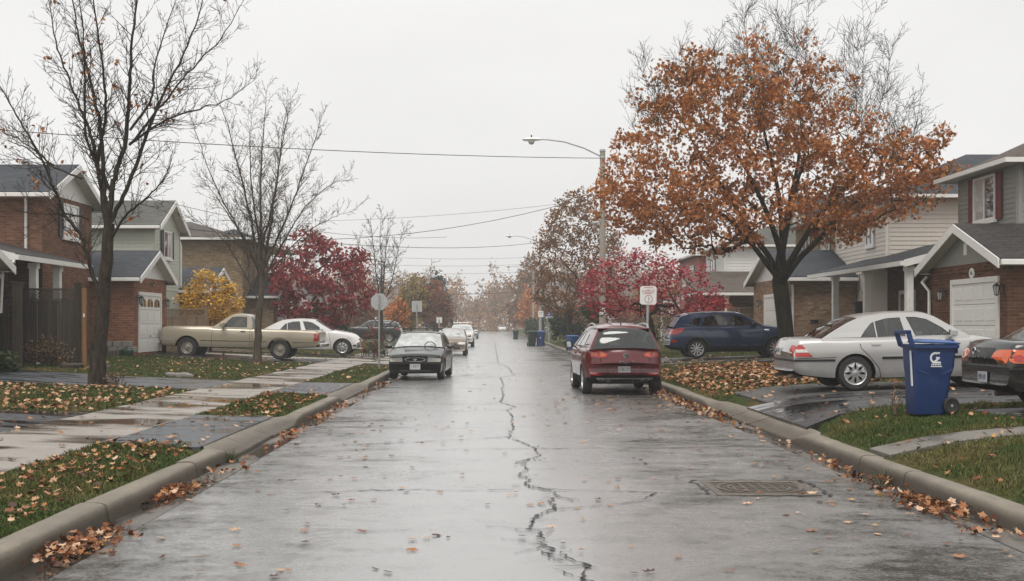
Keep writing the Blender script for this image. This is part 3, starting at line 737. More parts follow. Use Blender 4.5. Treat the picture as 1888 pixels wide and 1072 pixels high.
SECT = [(0, 0), (.55, 0), (.84, .0), (.935, .03), (.968, .11), (.98, .22), (.99, .36), (1.0, .52), (.999, .66), (.99, .79), (.975, .88), (.955, .94), (.925, .975), (.87, 1.0), (.62, None), (.32, None), (0, None)]

def tess(polys):
    """triangles of a polygon with holes, 2-D points"""
    v = [Vector((p[0], p[1], 0)) for pl in polys for p in pl]
    t = tessellate_polygon([[Vector((p[0], p[1], 0)) for p in pl] for pl in polys])
    return v, t

def spline2(pts, n=10):
    """Catmull-Rom through 2-D points"""
    P = [np.array(pts[0])*2 - np.array(pts[1])] + [np.array(p) for p in pts] + [np.array(pts[-1])*2 - np.array(pts[-2])]
    out = []
    for i in range(1, len(P) - 2):
        for k in range(n):
            t = k/n; a, b, c, d = P[i-1], P[i], P[i+1], P[i+2]
            out.append(0.5*((2*b) + (-a + c)*t + (2*a - 5*b + 4*c - d)*t*t + (-a + 3*b - 3*c + d)*t**3))
    out.append(P[-2]); return out

class Car:
    def __init__(s, name, label, sp, loc, rotz, paint, group=None, pitch=0.0, cat='car'):
        s.sp = sp; s.root = thing(name, label, cat, loc, rotz, group); s.root.rotation_euler = (0, pitch, rotz)
        s.L = sp['L']; s.w = sp['W']/2; s.paint = paint
        X = lambda d: d - s.L/2                      # specs are written as distance from the tail
        s.X = X
        s.top = smooth_curve([(X(a), b) for a, b in sp['top']], sp.get('sig', 0.05)); s.bot = smooth_curve([(X(a), b) for a, b in sp['bot']], 0.04)
        s.wid = smooth_curve([(X(a), b*s.w) for a, b in sp['plan']], 0.10)
        s.belt = sp['belt']; s.tum = sp.get('tum', 0.42)
        s.body(); s.greenhouse(); s.wheels()
    def body(s):
        sp, X = s.sp, s.X
        xs = np.concatenate([np.linspace(-s.L/2, -s.L/2 + 0.30, 9), np.linspace(-s.L/2 + 0.36, s.L/2 - 0.36, 46), np.linspace(s.L/2 - 0.30, s.L/2, 9)])
        g0, g1 = X(sp['gh'][0][0]), X(sp['gh'][-1][0])
        bowR, bowF = sp.get('bow', (0.09, 0.20)); V = []; prof = []
        for x in xs:
            zb, zt, w = float(s.bot(x)), float(s.top(x)), float(s.wid(x)); ins = g0 - 0.02 < x < g1 + 0.02
            cr = 0.0 if ins else sp.get('crown', 0.045); half = []
            for (fy, fz) in SECT:
                y = fy*w
                z = zb + (zt - zb)*fz if fz is not None else zt + cr*(1 - (fy/0.87)**2)
                tF = max(0, 1 - (s.L/2 - x)/0.9); tR = max(0, 1 - (x + s.L/2)/0.8)
                dx = -bowF*tF*abs(fy)**2.6 + bowR*tR*abs(fy)**2.6
                # the nose and tail lean back a little towards the top
                half.append((x + dx, y, z))
            prof.append(half)
        k = len(SECT); ring = 2*k - 2
        for half in prof:
            V += half + [(x, -y, z) for (x, y, z) in half[-2:0:-1]]
        F_, MI = [], []; n = len(xs)
        for i in range(n - 1):
            for j in range(ring):
                j2 = (j + 1) % ring
                F_.append((i*ring + j, i*ring + j2, (i+1)*ring + j2, (i+1)*ring + j))
                zc = 0.25*(V[i*ring+j][2] + V[i*ring+j2][2] + V[(i+1)*ring+j][2] + V[(i+1)*ring+j2][2]); xm = 0.5*(xs[i] + xs[i+1])
                jj = min(j, ring - 1 - j)
                inter = jj >= 13 and g0 + 0.03 < xm < g1 - 0.03
                MI.append(1 if (zc < sp.get('clad', 0.0) or jj < 3 or inter) else 0)
        for i in (0, n - 1):
            c = [i*ring + j for j in range(ring)]
            # close the end with strips across
            for j in range(k - 1):
                a, b = c[j], c[j+1]; a2, b2 = c[(ring - j) % ring], c[(ring - j - 1) % ring]
                q = [a, b, b2, a2]; q = [v for m_, v in enumerate(q) if v not in q[:m_]]
                if len(q) > 2: F_.append(tuple(q)); MI.append(1 if V[b][2] < sp.get('clad', 0.0) else 0)
        me = bpy.data.meshes.new('body'); me.from_pydata(V, [], F_); me.polygons.foreach_set('material_index', MI)
        bm = bmesh.new(); bm.from_mesh(me); bmesh.ops.recalc_face_normals(bm, faces=bm.faces); bm.to_mesh(me); bm.free()
        for m in (s.paint, MT['under']): me.materials.append(m)
        o = link('body', me, s.root, True)
        cut = MB()
        s.axles = [X(d) for d in sp['axles']]; r = sp['r']
        for ax in s.axles:
            for sd in (-1, 1):
                w = float(s.wid(ax)); ya, yb = sorted((sd*(w - 0.30), sd*(w + 0.2)))
                n_ = 28; a = len(cut.v); R_ = r + sp.get('gap', 0.055)
                ps = [(ax + R_*math.cos(2*PI*q/n_), r*0.98 + R_*math.sin(2*PI*q/n_)) for q in range(n_)]
                ps = [(px, max(pz, -0.1)) for px, pz in ps]
                cut.prism([(px, ya, pz) for px, pz in ps], (0, yb - ya, 0), 1)
        if 'bed' in sp:
            b0, b1, zf = sp['bed']; wi = s.w - 0.10
            cut.box(X(b0), X(b1), -wi, wi, zf, 2.0, 0)
        co = cut.build('cutter', [s.paint, MT['under']], None, None)
        co.data.polygons.foreach_set('material_index', cut.mi)
        md = o.modifiers.new('cut', 'BOOLEAN'); md.operation = 'DIFFERENCE'; md.object = co; md.solver = 'EXACT'
        co.parent = s.root
        dg = bpy.context.evaluated_depsgraph_get()
        nm = bpy.data.meshes.new_from_object(o.evaluated_get(dg)); o.modifiers.clear()
        bpy.data.objects.remove(co)
        o.data = nm
        nm.shade_smooth(); nm.set_sharp_from_angle(angle=R(42))
        s.bo = o
        bm = bmesh.new(); bm.from_mesh(nm); s.bvh = BVHTree.FromBMesh(bm); bm.free()
    def ys(s, x, z):
        b = s.belt(x - 0) if callable(s.belt) else s.belt
        return float(s.wid(x))*0.945 - max(-0.1, z - b)*s.tum
    def greenhouse(s):
        sp, X = s.sp, s.X
        out = [np.array((X(p[0]), p[1])) for p in spline2(sp['gh'], 8)]
        zb = s.belt - 0.03
        gl = sp.get('glass', 'glass'); gd = sp.get('glass_rear', gl)
        wins = [[(X(a), b) for a, b in w] for w in sp['wins']]
        poly = [tuple(p) for p in out] + [(out[-1][0], zb), (out[0][0], zb)]
        for sd in (-1, 1):
            vs, ts = tess([poly] + wins)
            mb = MB(); mb.add([(v.x, sd*s.ys(v.x, v.y), v.y) for v in vs], [tuple(t) for t in ts])
            pil = mb.build('side_frame', s.paint, s.root, None, True, fixn=False)
            for wi, w in enumerate(wins):
                c = np.mean(np.array(w), 0)
                big = [tuple(c + (np.array(p) - c)*1.04) for p in w]
                mb = MB(); mb.add([(p[0], sd*(s.ys(p[0], p[1]) - 0.012), p[1]) for p in big], [tuple(range(len(big)))])
                mb.build('side_window', MT[gd if wi in sp.get('tinted', ()) else gl], pil, None, True, fixn=False)
                # rubber surround
                mb = MB(); n = len(w)
                for i in range(n):
                    a, b = np.array(w[i]), np.array(w[(i+1) % n]); ia, ib = c + (a - c)*0.965, c + (b - c)*0.965
                    mb.add([(q[0], sd*(s.ys(q[0], q[1]) - 0.002), q[1]) for q in (a, b, ib, ia)], [(0, 1, 2, 3)])
                mb.build('window_seal', MT['black'], pil, None, True, fixn=False)
        # the sheet over the top: rear glass, roof, windscreen
        vv = np.array([-1, -.97, -.93, -.86, -.72, -.5, -.25, 0, .25, .5, .72, .86, .93, .97, 1]); n = len(out); d = np.gradient(np.array(out), axis=0)
        G = np.zeros((n, len(vv), 3)); cr = sp.get('rcrown', 0.055)
        zmax = max(p[1] for p in out)
        for i, p in enumerate(out):
            t = d[i]/(np.linalg.norm(d[i]) + 1e-9); nx, nz = -t[1], t[0]
            if nz < 0: nx, nz = -nx, -nz
            nrm = (nx if True else 0, nz); steep = 1 - abs(nz)
            c = cr*(1 + 0.8*steep); y0 = s.ys(p[0], p[1])
            for j, v in enumerate(vv):
                b = c*(1 - abs(v)**3)
                G[i, j] = (p[0] + nrm[0]*b, y0*v, p[1] + nrm[1]*b - (0.0))
        ri, wi = sp['roof']             # indices of the outline knots where the roof begins and ends
        r0, r1 = ri*8, wi*8
        e = 2
        def sheetpart(name, mat, cells, parent=s.root, off=0.0):
            mb = MB(); mp = {}
            for (i, j) in cells:
                q = []
                for (a, b) in ((i, j), (i+1, j), (i+1, j+1), (i, j+1)):
                    if (a, b) not in mp: mp[(a, b)] = len(mb.v); mb.v.append(tuple(G[a, b]))
                    q.append(mp[(a, b)])
                mb.f.append(tuple(q)); mb.mi.append(0)
            return mb.build(name, mat, parent, 60, True)
        ncol = len(vv) - 1
        rc, gc_r, gc_w = [], [], []
        for i in range(n - 1):
            for j in range(ncol):
                side = j < e or j >= ncol - e
                if i < r0: (rc if side or i >= r0 - 1 or (sp.get('solid_rear') ) else gc_r).append((i, j))
                elif i >= r1: (rc if side or i < r1 + 1 else gc_w).append((i, j))
                else: rc.append((i, j))
        s.roof = sheetpart('roof', s.paint, rc)
        if gc_r: sheetpart('rear_window', MT[gd], gc_r)
        sheetpart('windscreen', MT[sp.get('glass_front', gl)], gc_w)
        # seats and steering wheel seen through the glass
        b = s.belt; sm = MT[sp.get('seat', 'seat_dk')]
        g0, g1 = X(sp['gh'][0][0]), X(sp['gh'][-1][0]); gm = sp.get('seatx', None)
        for row, dd in enumerate(sp.get('seats', ())):
            for sd in (-1, 1):
                mb = MB(); x0 = X(dd); yc = sd*s.w*0.42
                mb.box(x0 - 0.09, x0 + 0.05, yc - 0.22, yc + 0.22, b - 0.12, b + 0.12)
                mb.box(x0 - 0.11, x0 - 0.02, yc - 0.12, yc + 0.12, b + 0.14, b + 0.30); mb.box(x0 - 0.08, x0 - 0.05, yc - 0.05, yc + 0.05, b + 0.11, b + 0.15)
                mb.build('seat', sm, s.root, 60, True, bevel=0.025)
        if sp.get('seats'):
            mb = MB(); x0 = X(sp['seats'][-1]) + 0.62; n_ = 18; yc = s.w*0.42
            pts = [(x0 + 0.06*math.sin(2*PI*q/n_), yc + 0.18*math.cos(2*PI*q/n_), b + 0.03 + 0.17*math.sin(2*PI*q/n_)) for q in range(n_ + 1)]
            mb.tube(pts, 0.014, 5); mb.build('steering_wheel', MT['black'], s.root, 60, True)
            # dashboard
            mb = MB().box(X(sp['gh'][-1][0]) - 0.62, X(sp['gh'][-1][0]) - 0.12, -s.w*0.78, s.w*0.78, b - 0.12, b + 0.015)
            mb.build('dashboard', MT['seat_dk'], s.root, None, True, bevel=0.02)
    def wheels(s):
        sp = s.sp; r = sp['r']; tw = sp.get('tw', 0.20); rr = r*sp.get('rim', 0.66)
        ty = MB().lathe([(rr*0.98, -tw/2+.02), (rr*1.04, -tw/2), (r*0.90, -tw/2-.004), (r*0.975, -tw/2+.02), (r, -tw/2+.05), (r, tw/2-.05), (r*0.975, tw/2-.02), (r*0.90, tw/2+.004), (rr*1.04, tw/2), (rr*0.98, tw/2-.02)], 32, 'y', closed=False)
        rim = MB(); nsp = sp.get('spokes', 5); style = sp.get('style', 'spoke')
        rim.lathe([(rr*1.02, tw/2-.012), (rr*1.0, tw/2-.004), (rr*0.93, tw/2-.012), (rr*0.90, tw/2-.05), (rr*0.88, -tw/2+.03)], 32, 'y')
        back = MB().lathe([(rr*0.9, -0.01), (0.03, -0.01)], 24, 'y'); 
        yo = tw/2 - 0.022
        if style == 'cap':                      # wheel cover: a dish with holes
            for q in range(nsp):
                a0 = 2*PI*q/nsp; hw_ = PI/nsp*0.50
                for (ra, rb_, ha, hb) in ((0.30*rr, 0.62*rr, 0.95*PI/nsp, hw_), (0.62*rr, 0.95*rr, hw_, PI/nsp*0.95)):
                    c = [(ra, a0 - ha), (rb_, a0 - hb), (rb_, a0 + hb), (ra, a0 + ha)]
                    rim.prism([(p*math.cos(t), yo - 0.008 + (0.012 if p < 0.7*rr else 0), p*math.sin(t)) for p, t in c], (0, 0.012, 0))
            rim.lathe([(0.34*rr, yo - 0.01), (0.32*rr, yo + 0.012), (0.14*rr, yo + 0.02), (0.0, yo + 0.022)], 20, 'y')
        elif style == 'steel':
            rim.lathe([(rr*0.92, yo - 0.03), (rr*0.72, yo - 0.012), (rr*0.52, yo - 0.045), (rr*0.36, yo - 0.03), (rr*0.30, yo + 0.03), (0.0, yo + 0.035)], 24, 'y')
        else:
            for q in range(nsp):
                a0 = 2*PI*q/nsp + 0.3; tw_ = sp.get('twist', 0.0)
                wi, wo = sp.get('spw', (0.055, 0.075)); ra, rb_ = 0.14*rr, 0.95*rr
                ca, sa = math.cos(a0), math.sin(a0); cb_, sb_ = math.cos(a0 + tw_), math.sin(a0 + tw_)
                pts = [(ra*ca - wi/2*-sa*-1, ra*sa + -wi/2*ca), (rb_*cb_ + wo/2*sb_, rb_*sb_ - wo/2*cb_), (rb_*cb_ - wo/2*sb_, rb_*sb_ + wo/2*cb_), (ra*ca - wi/2*sa, ra*sa + wi/2*ca)]
                pts[0] = (ra*ca + wi/2*sa, ra*sa - wi/2*ca)
                rim.prism([(p[0], yo - 0.03, p[1]) for p in pts], (0, 0.028, 0))
            rim.lathe([(0.24*rr, yo - 0.02), (0.22*rr, yo + 0.006), (0.0, yo + 0.01)], 16, 'y')
        tmesh = None
        for ax in s.axles:
            for sd in (1, -1):
                w = float(s.wid(ax)); y = sd*(w - tw/2 - sp.get('inset', 0.025))
                if tmesh is None:
                    to = ty.build('wheel', MT['rubber'], s.root, 40, True); ro = rim.build('rim', MT[sp.get('rimmat', 'alloy')], to, 40, True); bo = back.build('brake_disc', MT['under'], to, None, True)
                    tmesh = (to.data, ro.data, bo.data)
                else:
                    to = link('wheel', tmesh[0], s.root, True); ro = link('rim', tmesh[1], to, True); bo = link('brake_disc', tmesh[2], to, True)
                to.location = (ax, y, r); to.rotation_euler = (0, 0.4*ax, 0 if sd > 0 else PI)
    # ---- pieces laid on the skin
    def _hit(s, axis, a, b):
        if axis == 'F': o, d = Vector((9, a, b)), Vector((-1, 0, 0))
        elif axis == 'R': o, d = Vector((-9, a, b)), Vector((1, 0, 0))
        elif axis == 'T': o, d = Vector((a, b, 9)), Vector((0, 0, -1))
        elif axis == 'L': o, d = Vector((a, 9, b)), Vector((0, -1, 0))
        else: o, d = Vector((a, -9, b)), Vector((0, 1, 0))
        h = s.bvh.ray_cast(o, d)
        if axis in 'FR':                 # keep to the end face: step in from the corner until the ray meets it
            e = s.L/2 if axis == 'F' else -s.L/2; k = 0
            while k < 12 and (h[0] is None or abs(h[0].x - e) > 0.34):
                o.y *= 0.97; h = s.bvh.ray_cast(o, d); k += 1
        if h[0] is None:
            t = {'F': Vector((s.L/2, a, b)), 'R': Vector((-s.L/2, a, b)), 'T': Vector((a, b, 1)), 'L': Vector((a, s.w, b)), 'S': Vector((a, -s.w, b))}[axis]
            h = s.bvh.find_nearest(t)
        return h[0], -d
    def patch(s, name, axis, poly, mat, off=0.008, parent=None, maxe=0.09, deep=0.03):
        if axis in 'LS': poly = [(s.X(p[0]), p[1]) for p in poly]
        if axis == 'T': poly = [(s.X(p[0]), p[1]) for p in poly]
        vs, ts = tess([poly])
        bm = bmesh.new(); bv = [bm.verts.new(v) for v in vs]
        for t in ts:
            try: bm.faces.new([bv[i] for i in t])
            except ValueError: pass
        for _ in range(5):
            es = [e for e in bm.edges if e.calc_length() > maxe]
            if not es: break
            bmesh.ops.subdivide_edges(bm, edges=es, cuts=1); bmesh.ops.triangulate(bm, faces=bm.faces)
        for v in bm.verts:
            p, d = s._hit(axis, v.co.x, v.co.y); v.co = p + d*off
        bound = [e for e in bm.edges if e.is_boundary]
        r_ = bmesh.ops.extrude_edge_only(bm, edges=bound)
        for v in [g for g in r_['geom'] if isinstance(g, bmesh.types.BMVert)]: v.co = v.co - d*(deep + off)
        bmesh.ops.recalc_face_normals(bm, faces=bm.faces)
        me = bpy.data.meshes.new(name); bm.to_mesh(me); bm.free()
        finish_mesh(me, [mat if not isinstance(mat, str) else MT[mat]], 35)
        return link(name, me, parent or s.root, True)
    def both(s, name, poly, mat, off=0.006, **k):
        for ax in 'LS': s.patch(name, ax, poly, mat, off, **k)
    def mirror_front(s, name, axis, poly, mat, off=0.008, **k):
        for sd in (1, -1): s.patch(name, axis, [(sd*p[0], p[1]) for p in poly], mat, off, **k)
    def line(s, name, axis, pts, w, mat, off=0.004, parent=None):
        P = []
        pts = [np.array((s.X(p[0]), p[1]) if axis in 'LST' else p, float) for p in pts]
        for a, b in zip(pts[:-1], pts[1:]):
            n = max(1, int(np.linalg.norm(b - a)/0.06)); P += [a + (b - a)*i/n for i in range(n)]
        P.append(pts[-1]); P = np.array(P); d = np.gradient(P, axis=0); d /= np.linalg.norm(d, axis=1)[:, None] + 1e-9; nn = np.stack([-d[:, 1], d[:, 0]], 1)
        mb = MB(); n = len(P)
        for q in np.concatenate([P + nn*w/2, P - nn*w/2]):
            p, dr_ = s._hit(axis, q[0], q[1]); mb.v.append(tuple(p + dr_*off))
        for i in range(n - 1): mb.f.append((i, i+1, i+1+n, i+n)); mb.mi.append(0)
        return mb.build(name, MT[mat] if isinstance(mat, str) else mat, parent or s.root, None, True)
    def seams(s, sets):
        for ax in 'LS':
            for p in sets: s.line('door_seam', ax, p, 0.012, 'under', 0.0025, s.bo)
    def handles(s, spots, mat=None):
        for ax in 'LS':
            for (d, z) in spots: s.patch('door_handle', ax, [(d-.09, z-.018), (d+.09, z-.014), (d+.09, z+.016), (d-.09, z+.018)], mat or s.paint, 0.028, maxe=0.2)
    def mirrors(s, d, z, size=1.0, mat=None):
        for sd in (1, -1):
            x = s.X(d); w = float(s.wid(x)); y0 = sd*(w*0.93); mb = MB()
            ps = []
            for (dx, dz) in ((-.055, -.06), (.04, -.065), (.075, -.03), (.075, .03), (.03, .065), (-.055, .07)): ps.append((dx*size, dz*size))
            for (t, k) in ((0.06, .75), (0.10, 1.0), (0.22, 1.0), (0.255, .72)):
                for (dx, dz) in ps: mb.v.append((x + dx*k - 0.03*t, y0 + sd*t*size, z + dz*k))
            n = len(ps)
            for i in range(3):
                for j in range(n): mb.f.append((i*n+j, i*n+(j+1) % n, (i+1)*n+(j+1) % n, (i+1)*n+j)); mb.mi.append(0)
            mb.f += [tuple(range(n)), tuple(range(3*n, 4*n))]; mb.mi += [0, 0]
            mb.tube([(x + .02, y0 - sd*0.03, z - 0.07), (x + .01, y0 + sd*0.10, z - 0.03)], 0.022, 6)
            o = mb.build('door_mirror', mat or s.paint, s.root, 50, True)
            g = MB(); a, b = y0 + sd*0.105*size, y0 + sd*0.215*size
            g.add([(x - .060*size, a, z - .05*size), (x - .060*size, b, z - .05*size), (x - .060*size, b, z + .058*size), (x - .060*size, a, z + .058*size)], [(0, 1, 2, 3)])
            g.build('mirror_glass', MT['mirror_g'], o, None, True)
    def plate(s, end, z, text, w=0.30, h=0.15):
        sg = 1 if end == 'F' else -1
        p, d = s._hit(end, 0, z); x = p.x + sg*0.012
        # sit proud of the highest point behind it
        for yy in (-w/2, 0, w/2):
            for zz in (z - h/2, z + h/2):
                q, _ = s._hit(end, yy, zz); x = max(x, q.x + .01) if sg > 0 else min(x, q.x - .01)
        o = MB().box(x, x + sg*0.012, -w/2, w/2, z - h/2, z + h/2).build('licence_plate', MT['plate'], s.root, None, True, bevel=0.003)
        t = link('plate_text', text_mesh(text, 0.105, MT['plate_ink']), o, True)
        t.location = (x + sg*0.014, 0, z); t.rotation_euler = (R(90), 0, R(90) if sg > 0 else R(-90)); t.scale = (0.62, 1, 1)
        return o

def car_sedan(z=0.0, **k):
    sp = dict(L=4.52, W=1.78, axles=(1.22, 3.84), r=0.325, belt=0.97, tum=0.36, clad=0.0, seat='seat_lt',
      top=[(0, .60), (.02, .80), (.05, .93), (.12, .975), (.62, .985), (1.0, .97), (3.3, .985), (3.45, 1.0), (3.9, .93), (4.25, .84), (4.42, .70), (4.52, .55)],
      bot=[(0, .40), (.12, .30), (.6, .24), (1.0, .215), (3.5, .205), (4.2, .22), (4.52, .27)],
      plan=[(0, .90), (.35, .965), (1.1, 1.0), (3.6, 1.0), (4.1, .965), (4.52, .90)],
      gh=[(.62, .97), (1.0, 1.19), (1.38, 1.36), (1.85, 1.425), (2.3, 1.435), (2.68, 1.40), (3.03, 1.20), (3.40, .985)], roof=(2, 5),
      wins=[[(1.34, 1.0), (1.42, 1.11), (1.55, 1.25), (1.615, 1.285), (1.635, 1.0)], [(1.66, 1.0), (1.64, 1.29), (1.86, 1.345), (2.12, 1.36), (2.19, 1.005)],
            [(2.37, 1.005), (2.235, 1.365), (2.42, 1.36), (2.62, 1.315), (2.88, 1.16), (3.06, 1.01)]],
      seats=(1.55, 2.55), spokes=8, style='cap', rcrown=0.05)
    sp.update(k); return sp
def car_suv(**k):
    sp = dict(L=4.62, W=1.86, axles=(0.98, 3.72), r=0.345, belt=1.13, tum=0.40, clad=0.40, sig=0.06, seat='seat_dk',
      top=[(0, .62), (.03, .85), (.10, 1.02), (.22, 1.12), (.6, 1.14), (3.2, 1.14), (3.35, 1.17), (3.9, 1.09), (4.3, .99), (4.5, .80), (4.62, .60)],
      bot=[(0, .52), (.10, .36), (.5, .28), (1.0, .235), (3.6, .23), (4.3, .25), (4.62, .32)],
      plan=[(0, .90), (.35, .965), (1.0, 1.0), (3.7, 1.0), (4.2, .95), (4.62, .86)],
      gh=[(.20, 1.12), (.38, 1.36), (.52, 1.50), (.95, 1.585), (1.6, 1.62), (2.2, 1.62), (2.62, 1.56), (2.98, 1.37), (3.36, 1.15)], roof=(2, 6),
      wins=[[(.74, 1.22), (.84, 1.33), (1.0, 1.43), (1.21, 1.46), (1.10, 1.165)], [(1.19, 1.165), (1.34, 1.475), (1.7, 1.53), (2.05, 1.54), (2.19, 1.165)],
            [(2.28, 1.165), (2.17, 1.54), (2.4, 1.53), (2.62, 1.475), (2.88, 1.31), (3.04, 1.165)]],
      seats=(1.6, 2.55), spokes=10, style='spoke', spw=(0.035, 0.055), rim=0.68, tw=0.22, glass_rear='glass_dk', tinted=(0, 1), rcrown=0.05)
    sp.update(k); return sp

def generic_front(c, z, mat_g='black', tilt=0.0):
    w = c.w
    c.mirror_front('headlight', 'F', [(.45*w, z-.06), (.86*w, z-.05), (.90*w, z+.06), (.5*w, z+.075)], 'lamp_clear')
    c.patch('grille', 'F', [(-.36*w, z-.07), (.36*w, z-.07), (.40*w, z+.05), (-.40*w, z+.05)], mat_g)
    c.patch('bumper_intake', 'F', [(-.6*w, z-.33), (.6*w, z-.33), (.55*w, z-.22), (-.55*w, z-.22)], 'black')

# ------------------------------------------------------------------ the silver saloon in the right-hand driveway
Y0 = 23.25; x_ = GX(1453, 22.6) + 4.52/2
c = Car('parked_sedan', 'silver four-door saloon with muddy rear bumper, parked behind the blue bin', car_sedan(), (x_, Y0, gz(x_, Y0)*0 + np.interp(x_, RPX, RPZ) + 0.016), 0.0, MT['p_silver'], pitch=R(-1.2))
c.seams([[(1.30, .95), (1.33, .80), (1.50, .62), (1.66, .42), (1.70, .24)], [(2.24, .95), (2.26, .24)], [(3.34, .95), (3.42, .80), (3.40, .26)], [(.10, .62), (.86, .63)]])
c.handles([(1.62, .87), (2.62, .87)]); c.mirrors(3.02, 1.045)
c.mirror_front('tail_light', 'R', [(.66*c.w, .66), (.87*c.w, .66), (.87*c.w, .86), (.70*c.w, .88)], 'lamp_red')
c.both('tail_light', [(.11, .655), (.42, .655), (.30, .80), (.24, .875), (.12, .885)], 'lamp_red', 0.012)
c.both('reverse_light', [(.12, .735), (.35, .735), (.31, .795), (.12, .795)], 'lamp_clear', 0.017)
c.both('bumper_trim', [(.02, .565), (.84, .56), (.84, .60), (.02, .605)], 'black', 0.012)
c.patch('bumper_trim', 'R', [(-.95*c.w, .565), (.95*c.w, .565), (.95*c.w, .605), (-.95*c.w, .605)], 'black', 0.012)
c.both('side_moulding', [(1.72, .585), (3.36, .575), (3.36, .61), (1.72, .62)], 'black', 0.014)
c.both('side_moulding', [(1.72, .612), (3.36, .602), (3.36, .622), (1.72, .632)], 'chrome', 0.017)
c.both('fender_marker', [(3.60, .80), (3.76, .80), (3.76, .835), (3.60, .835)], 'lamp_amber', 0.008)
c.both('headlight', [(4.14, .70), (4.40, .66), (4.36, .78), (4.10, .82)], 'lamp_clear', 0.01)
c.plate('R', .76, 'AKVT 817'); generic_front(c, .66)
MB().tube([(c.X(3.2), .3, 1.02), (c.X(3.32), -.25, 1.035)], 0.018, 5).build('wiper', MT['black'], c.root, None, True)
for sd in (1, -1):
    MB().tube([(c.X(.02), sd*.55, .27), (c.X(.3), sd*.55, .27)], 0.03, 8).build('exhaust_pipe', MT['iron2'], c.root, 40, True)

# ------------------------------------------------------------------ the dark blue SUV
Y0 = 42.9; sp = car_suv(axles=(1.02, 3.80), L=4.70, glass='glass_dk'); x_ = GX(1232, 42.0) + 4.70/2
sp['tinted'] = (0, 1); sp['glass'] = 'glass'
c = Car('parked_suv', 'dark blue SUV with silver ten-spoke wheels, parked behind the rust-leaved tree', sp, (x_, Y0, np.interp(x_, RPX, RPZ) + 0.022), 0.0, MT['p_blue'], pitch=R(-0.8))
c.seams([[(1.16, 1.14), (1.20, .95), (1.45, .70), (1.62, .38)], [(2.23, 1.14), (2.26, .36)], [(3.34, 1.14), (3.36, .8), (3.30, .4)]])
c.handles([(1.50, 1.0), (2.55, .98)], MT['black']); c.mirrors(3.0, 1.2, 1.15, MT['black'])
c.both('tail_light', [(.16, .86), (.18, 1.06), (.60, 1.09), (.50, .95), (.30, .86)], 'lamp_red', 0.014)
c.mirror_front('tail_light', 'R', [(.5*c.w, .88), (.98*c.w, .88), (.97*c.w, 1.07), (.55*c.w, 1.05)], 'lamp_red')
c.both('headlight', [(4.12, .86), (4.48, .80), (4.42, .94), (4.06, 1.0)], 'lamp_clear', 0.012)
c.both('reflector', [(.12, .58), (.32, .58), (.32, .66), (.12, .68)], 'lamp_red', 0.010)
c.both('fender_badge', [(3.40, .98), (3.56, .97), (3.56, 1.01), (3.40, 1.02)], 'chrome', 0.008)
for ax in (1.02, 3.80):
    for side in 'LS':
        a = [(ax + .455*math.cos(t), .34 + .455*math.sin(t)) for t in np.linspace(PI*1.02, -PI*0.02, 15)]; b = [(ax + .40*math.cos(t), .34 + .40*math.sin(t)) for t in np.linspace(-PI*0.02, PI*1.02, 15)]
        c.patch('arch_trim', side, a + b, 'black', 0.016, deep=0.02)
MB().box(c.X(.40), c.X(.60), -.58, .58, 1.50, 1.535).build('spoiler', c.paint, c.root, None, True, bevel=0.012)
for sd in (1, -1): MB().tube([(c.X(.75), sd*.60, 1.60), (c.X(1.5), sd*.60, 1.66), (c.X(2.45), sd*.60, 1.625)], 0.018, 6).build('roof_rail', MT['galv'], c.root, 40, True)
generic_front(c, .78); c.plate('R', .80, 'BXNK 402')

# ------------------------------------------------------------------ the dark red SUV on the road
sp = car_suv(L=4.55, W=1.95, axles=(.95, 3.62), belt=1.12, tum=.56, rcrown=.095, glass='glass', style='spoke', spokes=5, spw=(.06, .09), clad=0.43, bow=(0.34, 0.24), plan=[(0, .86), (.3, .95), (.9, 1.0), (3.7, 1.0), (4.2, .95), (4.55, .86)],
   gh=[(.17, 1.08), (.27, 1.34), (.40, 1.54), (.95, 1.61), (1.6, 1.645), (2.2, 1.635), (2.62, 1.57), (2.98, 1.37), (3.36, 1.14)],
   sig=.03, top=[(0, .62), (.02, .92), (.05, 1.03), (.10, 1.09), (.2, 1.12), (.6, 1.13), (3.2, 1.13), (3.35, 1.16), (3.9, 1.08), (4.3, .98), (4.45, .80), (4.55, .60)])
c = Car('parked_suv', 'dark red hatchback SUV seen from behind, parked at the right-hand curb', sp, (3.06, 29.2 - .95 + 4.55/2, 0.002), R(90) + R(1.6), MT['p_red'])
c.seams([[(1.16, 1.12), (1.20, .95), (1.45, .70), (1.62, .40)], [(2.23, 1.12), (2.26, .38)], [(3.30, 1.12), (3.34, .8), (3.28, .4)]])
c.handles([(1.50, .99), (2.55, .97)]); c.mirrors(2.98, 1.17, 1.2, MT['black'])
w = c.w
c.mirror_front('tail_light', 'R', [(.46*w, .93), (.60*w, .90), (.97*w, .925), (.985*w, 1.09), (.62*w, 1.075), (.43*w, .99)], 'lamp_red', 0.014)
c.mirror_front('tail_light_inner', 'R', [(.50*w, .945), (.60*w, .925), (.62*w, 1.04), (.50*w, 1.0)], 'lamp_orange', 0.020)
c.mirror_front('indicator', 'R', [(.68*w, .945), (.9*w, .955), (.9*w, 1.03), (.68*w, 1.02)], 'lamp_orange', 0.020)
c.mirror_front('reflector', 'R', [(.55*w, .475), (.84*w, .48), (.84*w, .51), (.55*w, .505)], 'lamp_red', 0.012)
c.line('tailgate_seam', 'R', [(-.60*w, 1.06), (-.60*w, .80), (-.50*w, .74), (.50*w, .74), (.60*w, .80), (.60*w, 1.06)], 0.014, 'under', 0.004, c.bo)
c.patch('plate_recess', 'R', [(-.36*w, .52), (.36*w, .52), (.40*w, .70), (-.40*w, .70)], mat_paint('dark_red_recess_paint', (0.15, 0.010, 0.014), 0.1, 0.3), 0.004, deep=0.01)
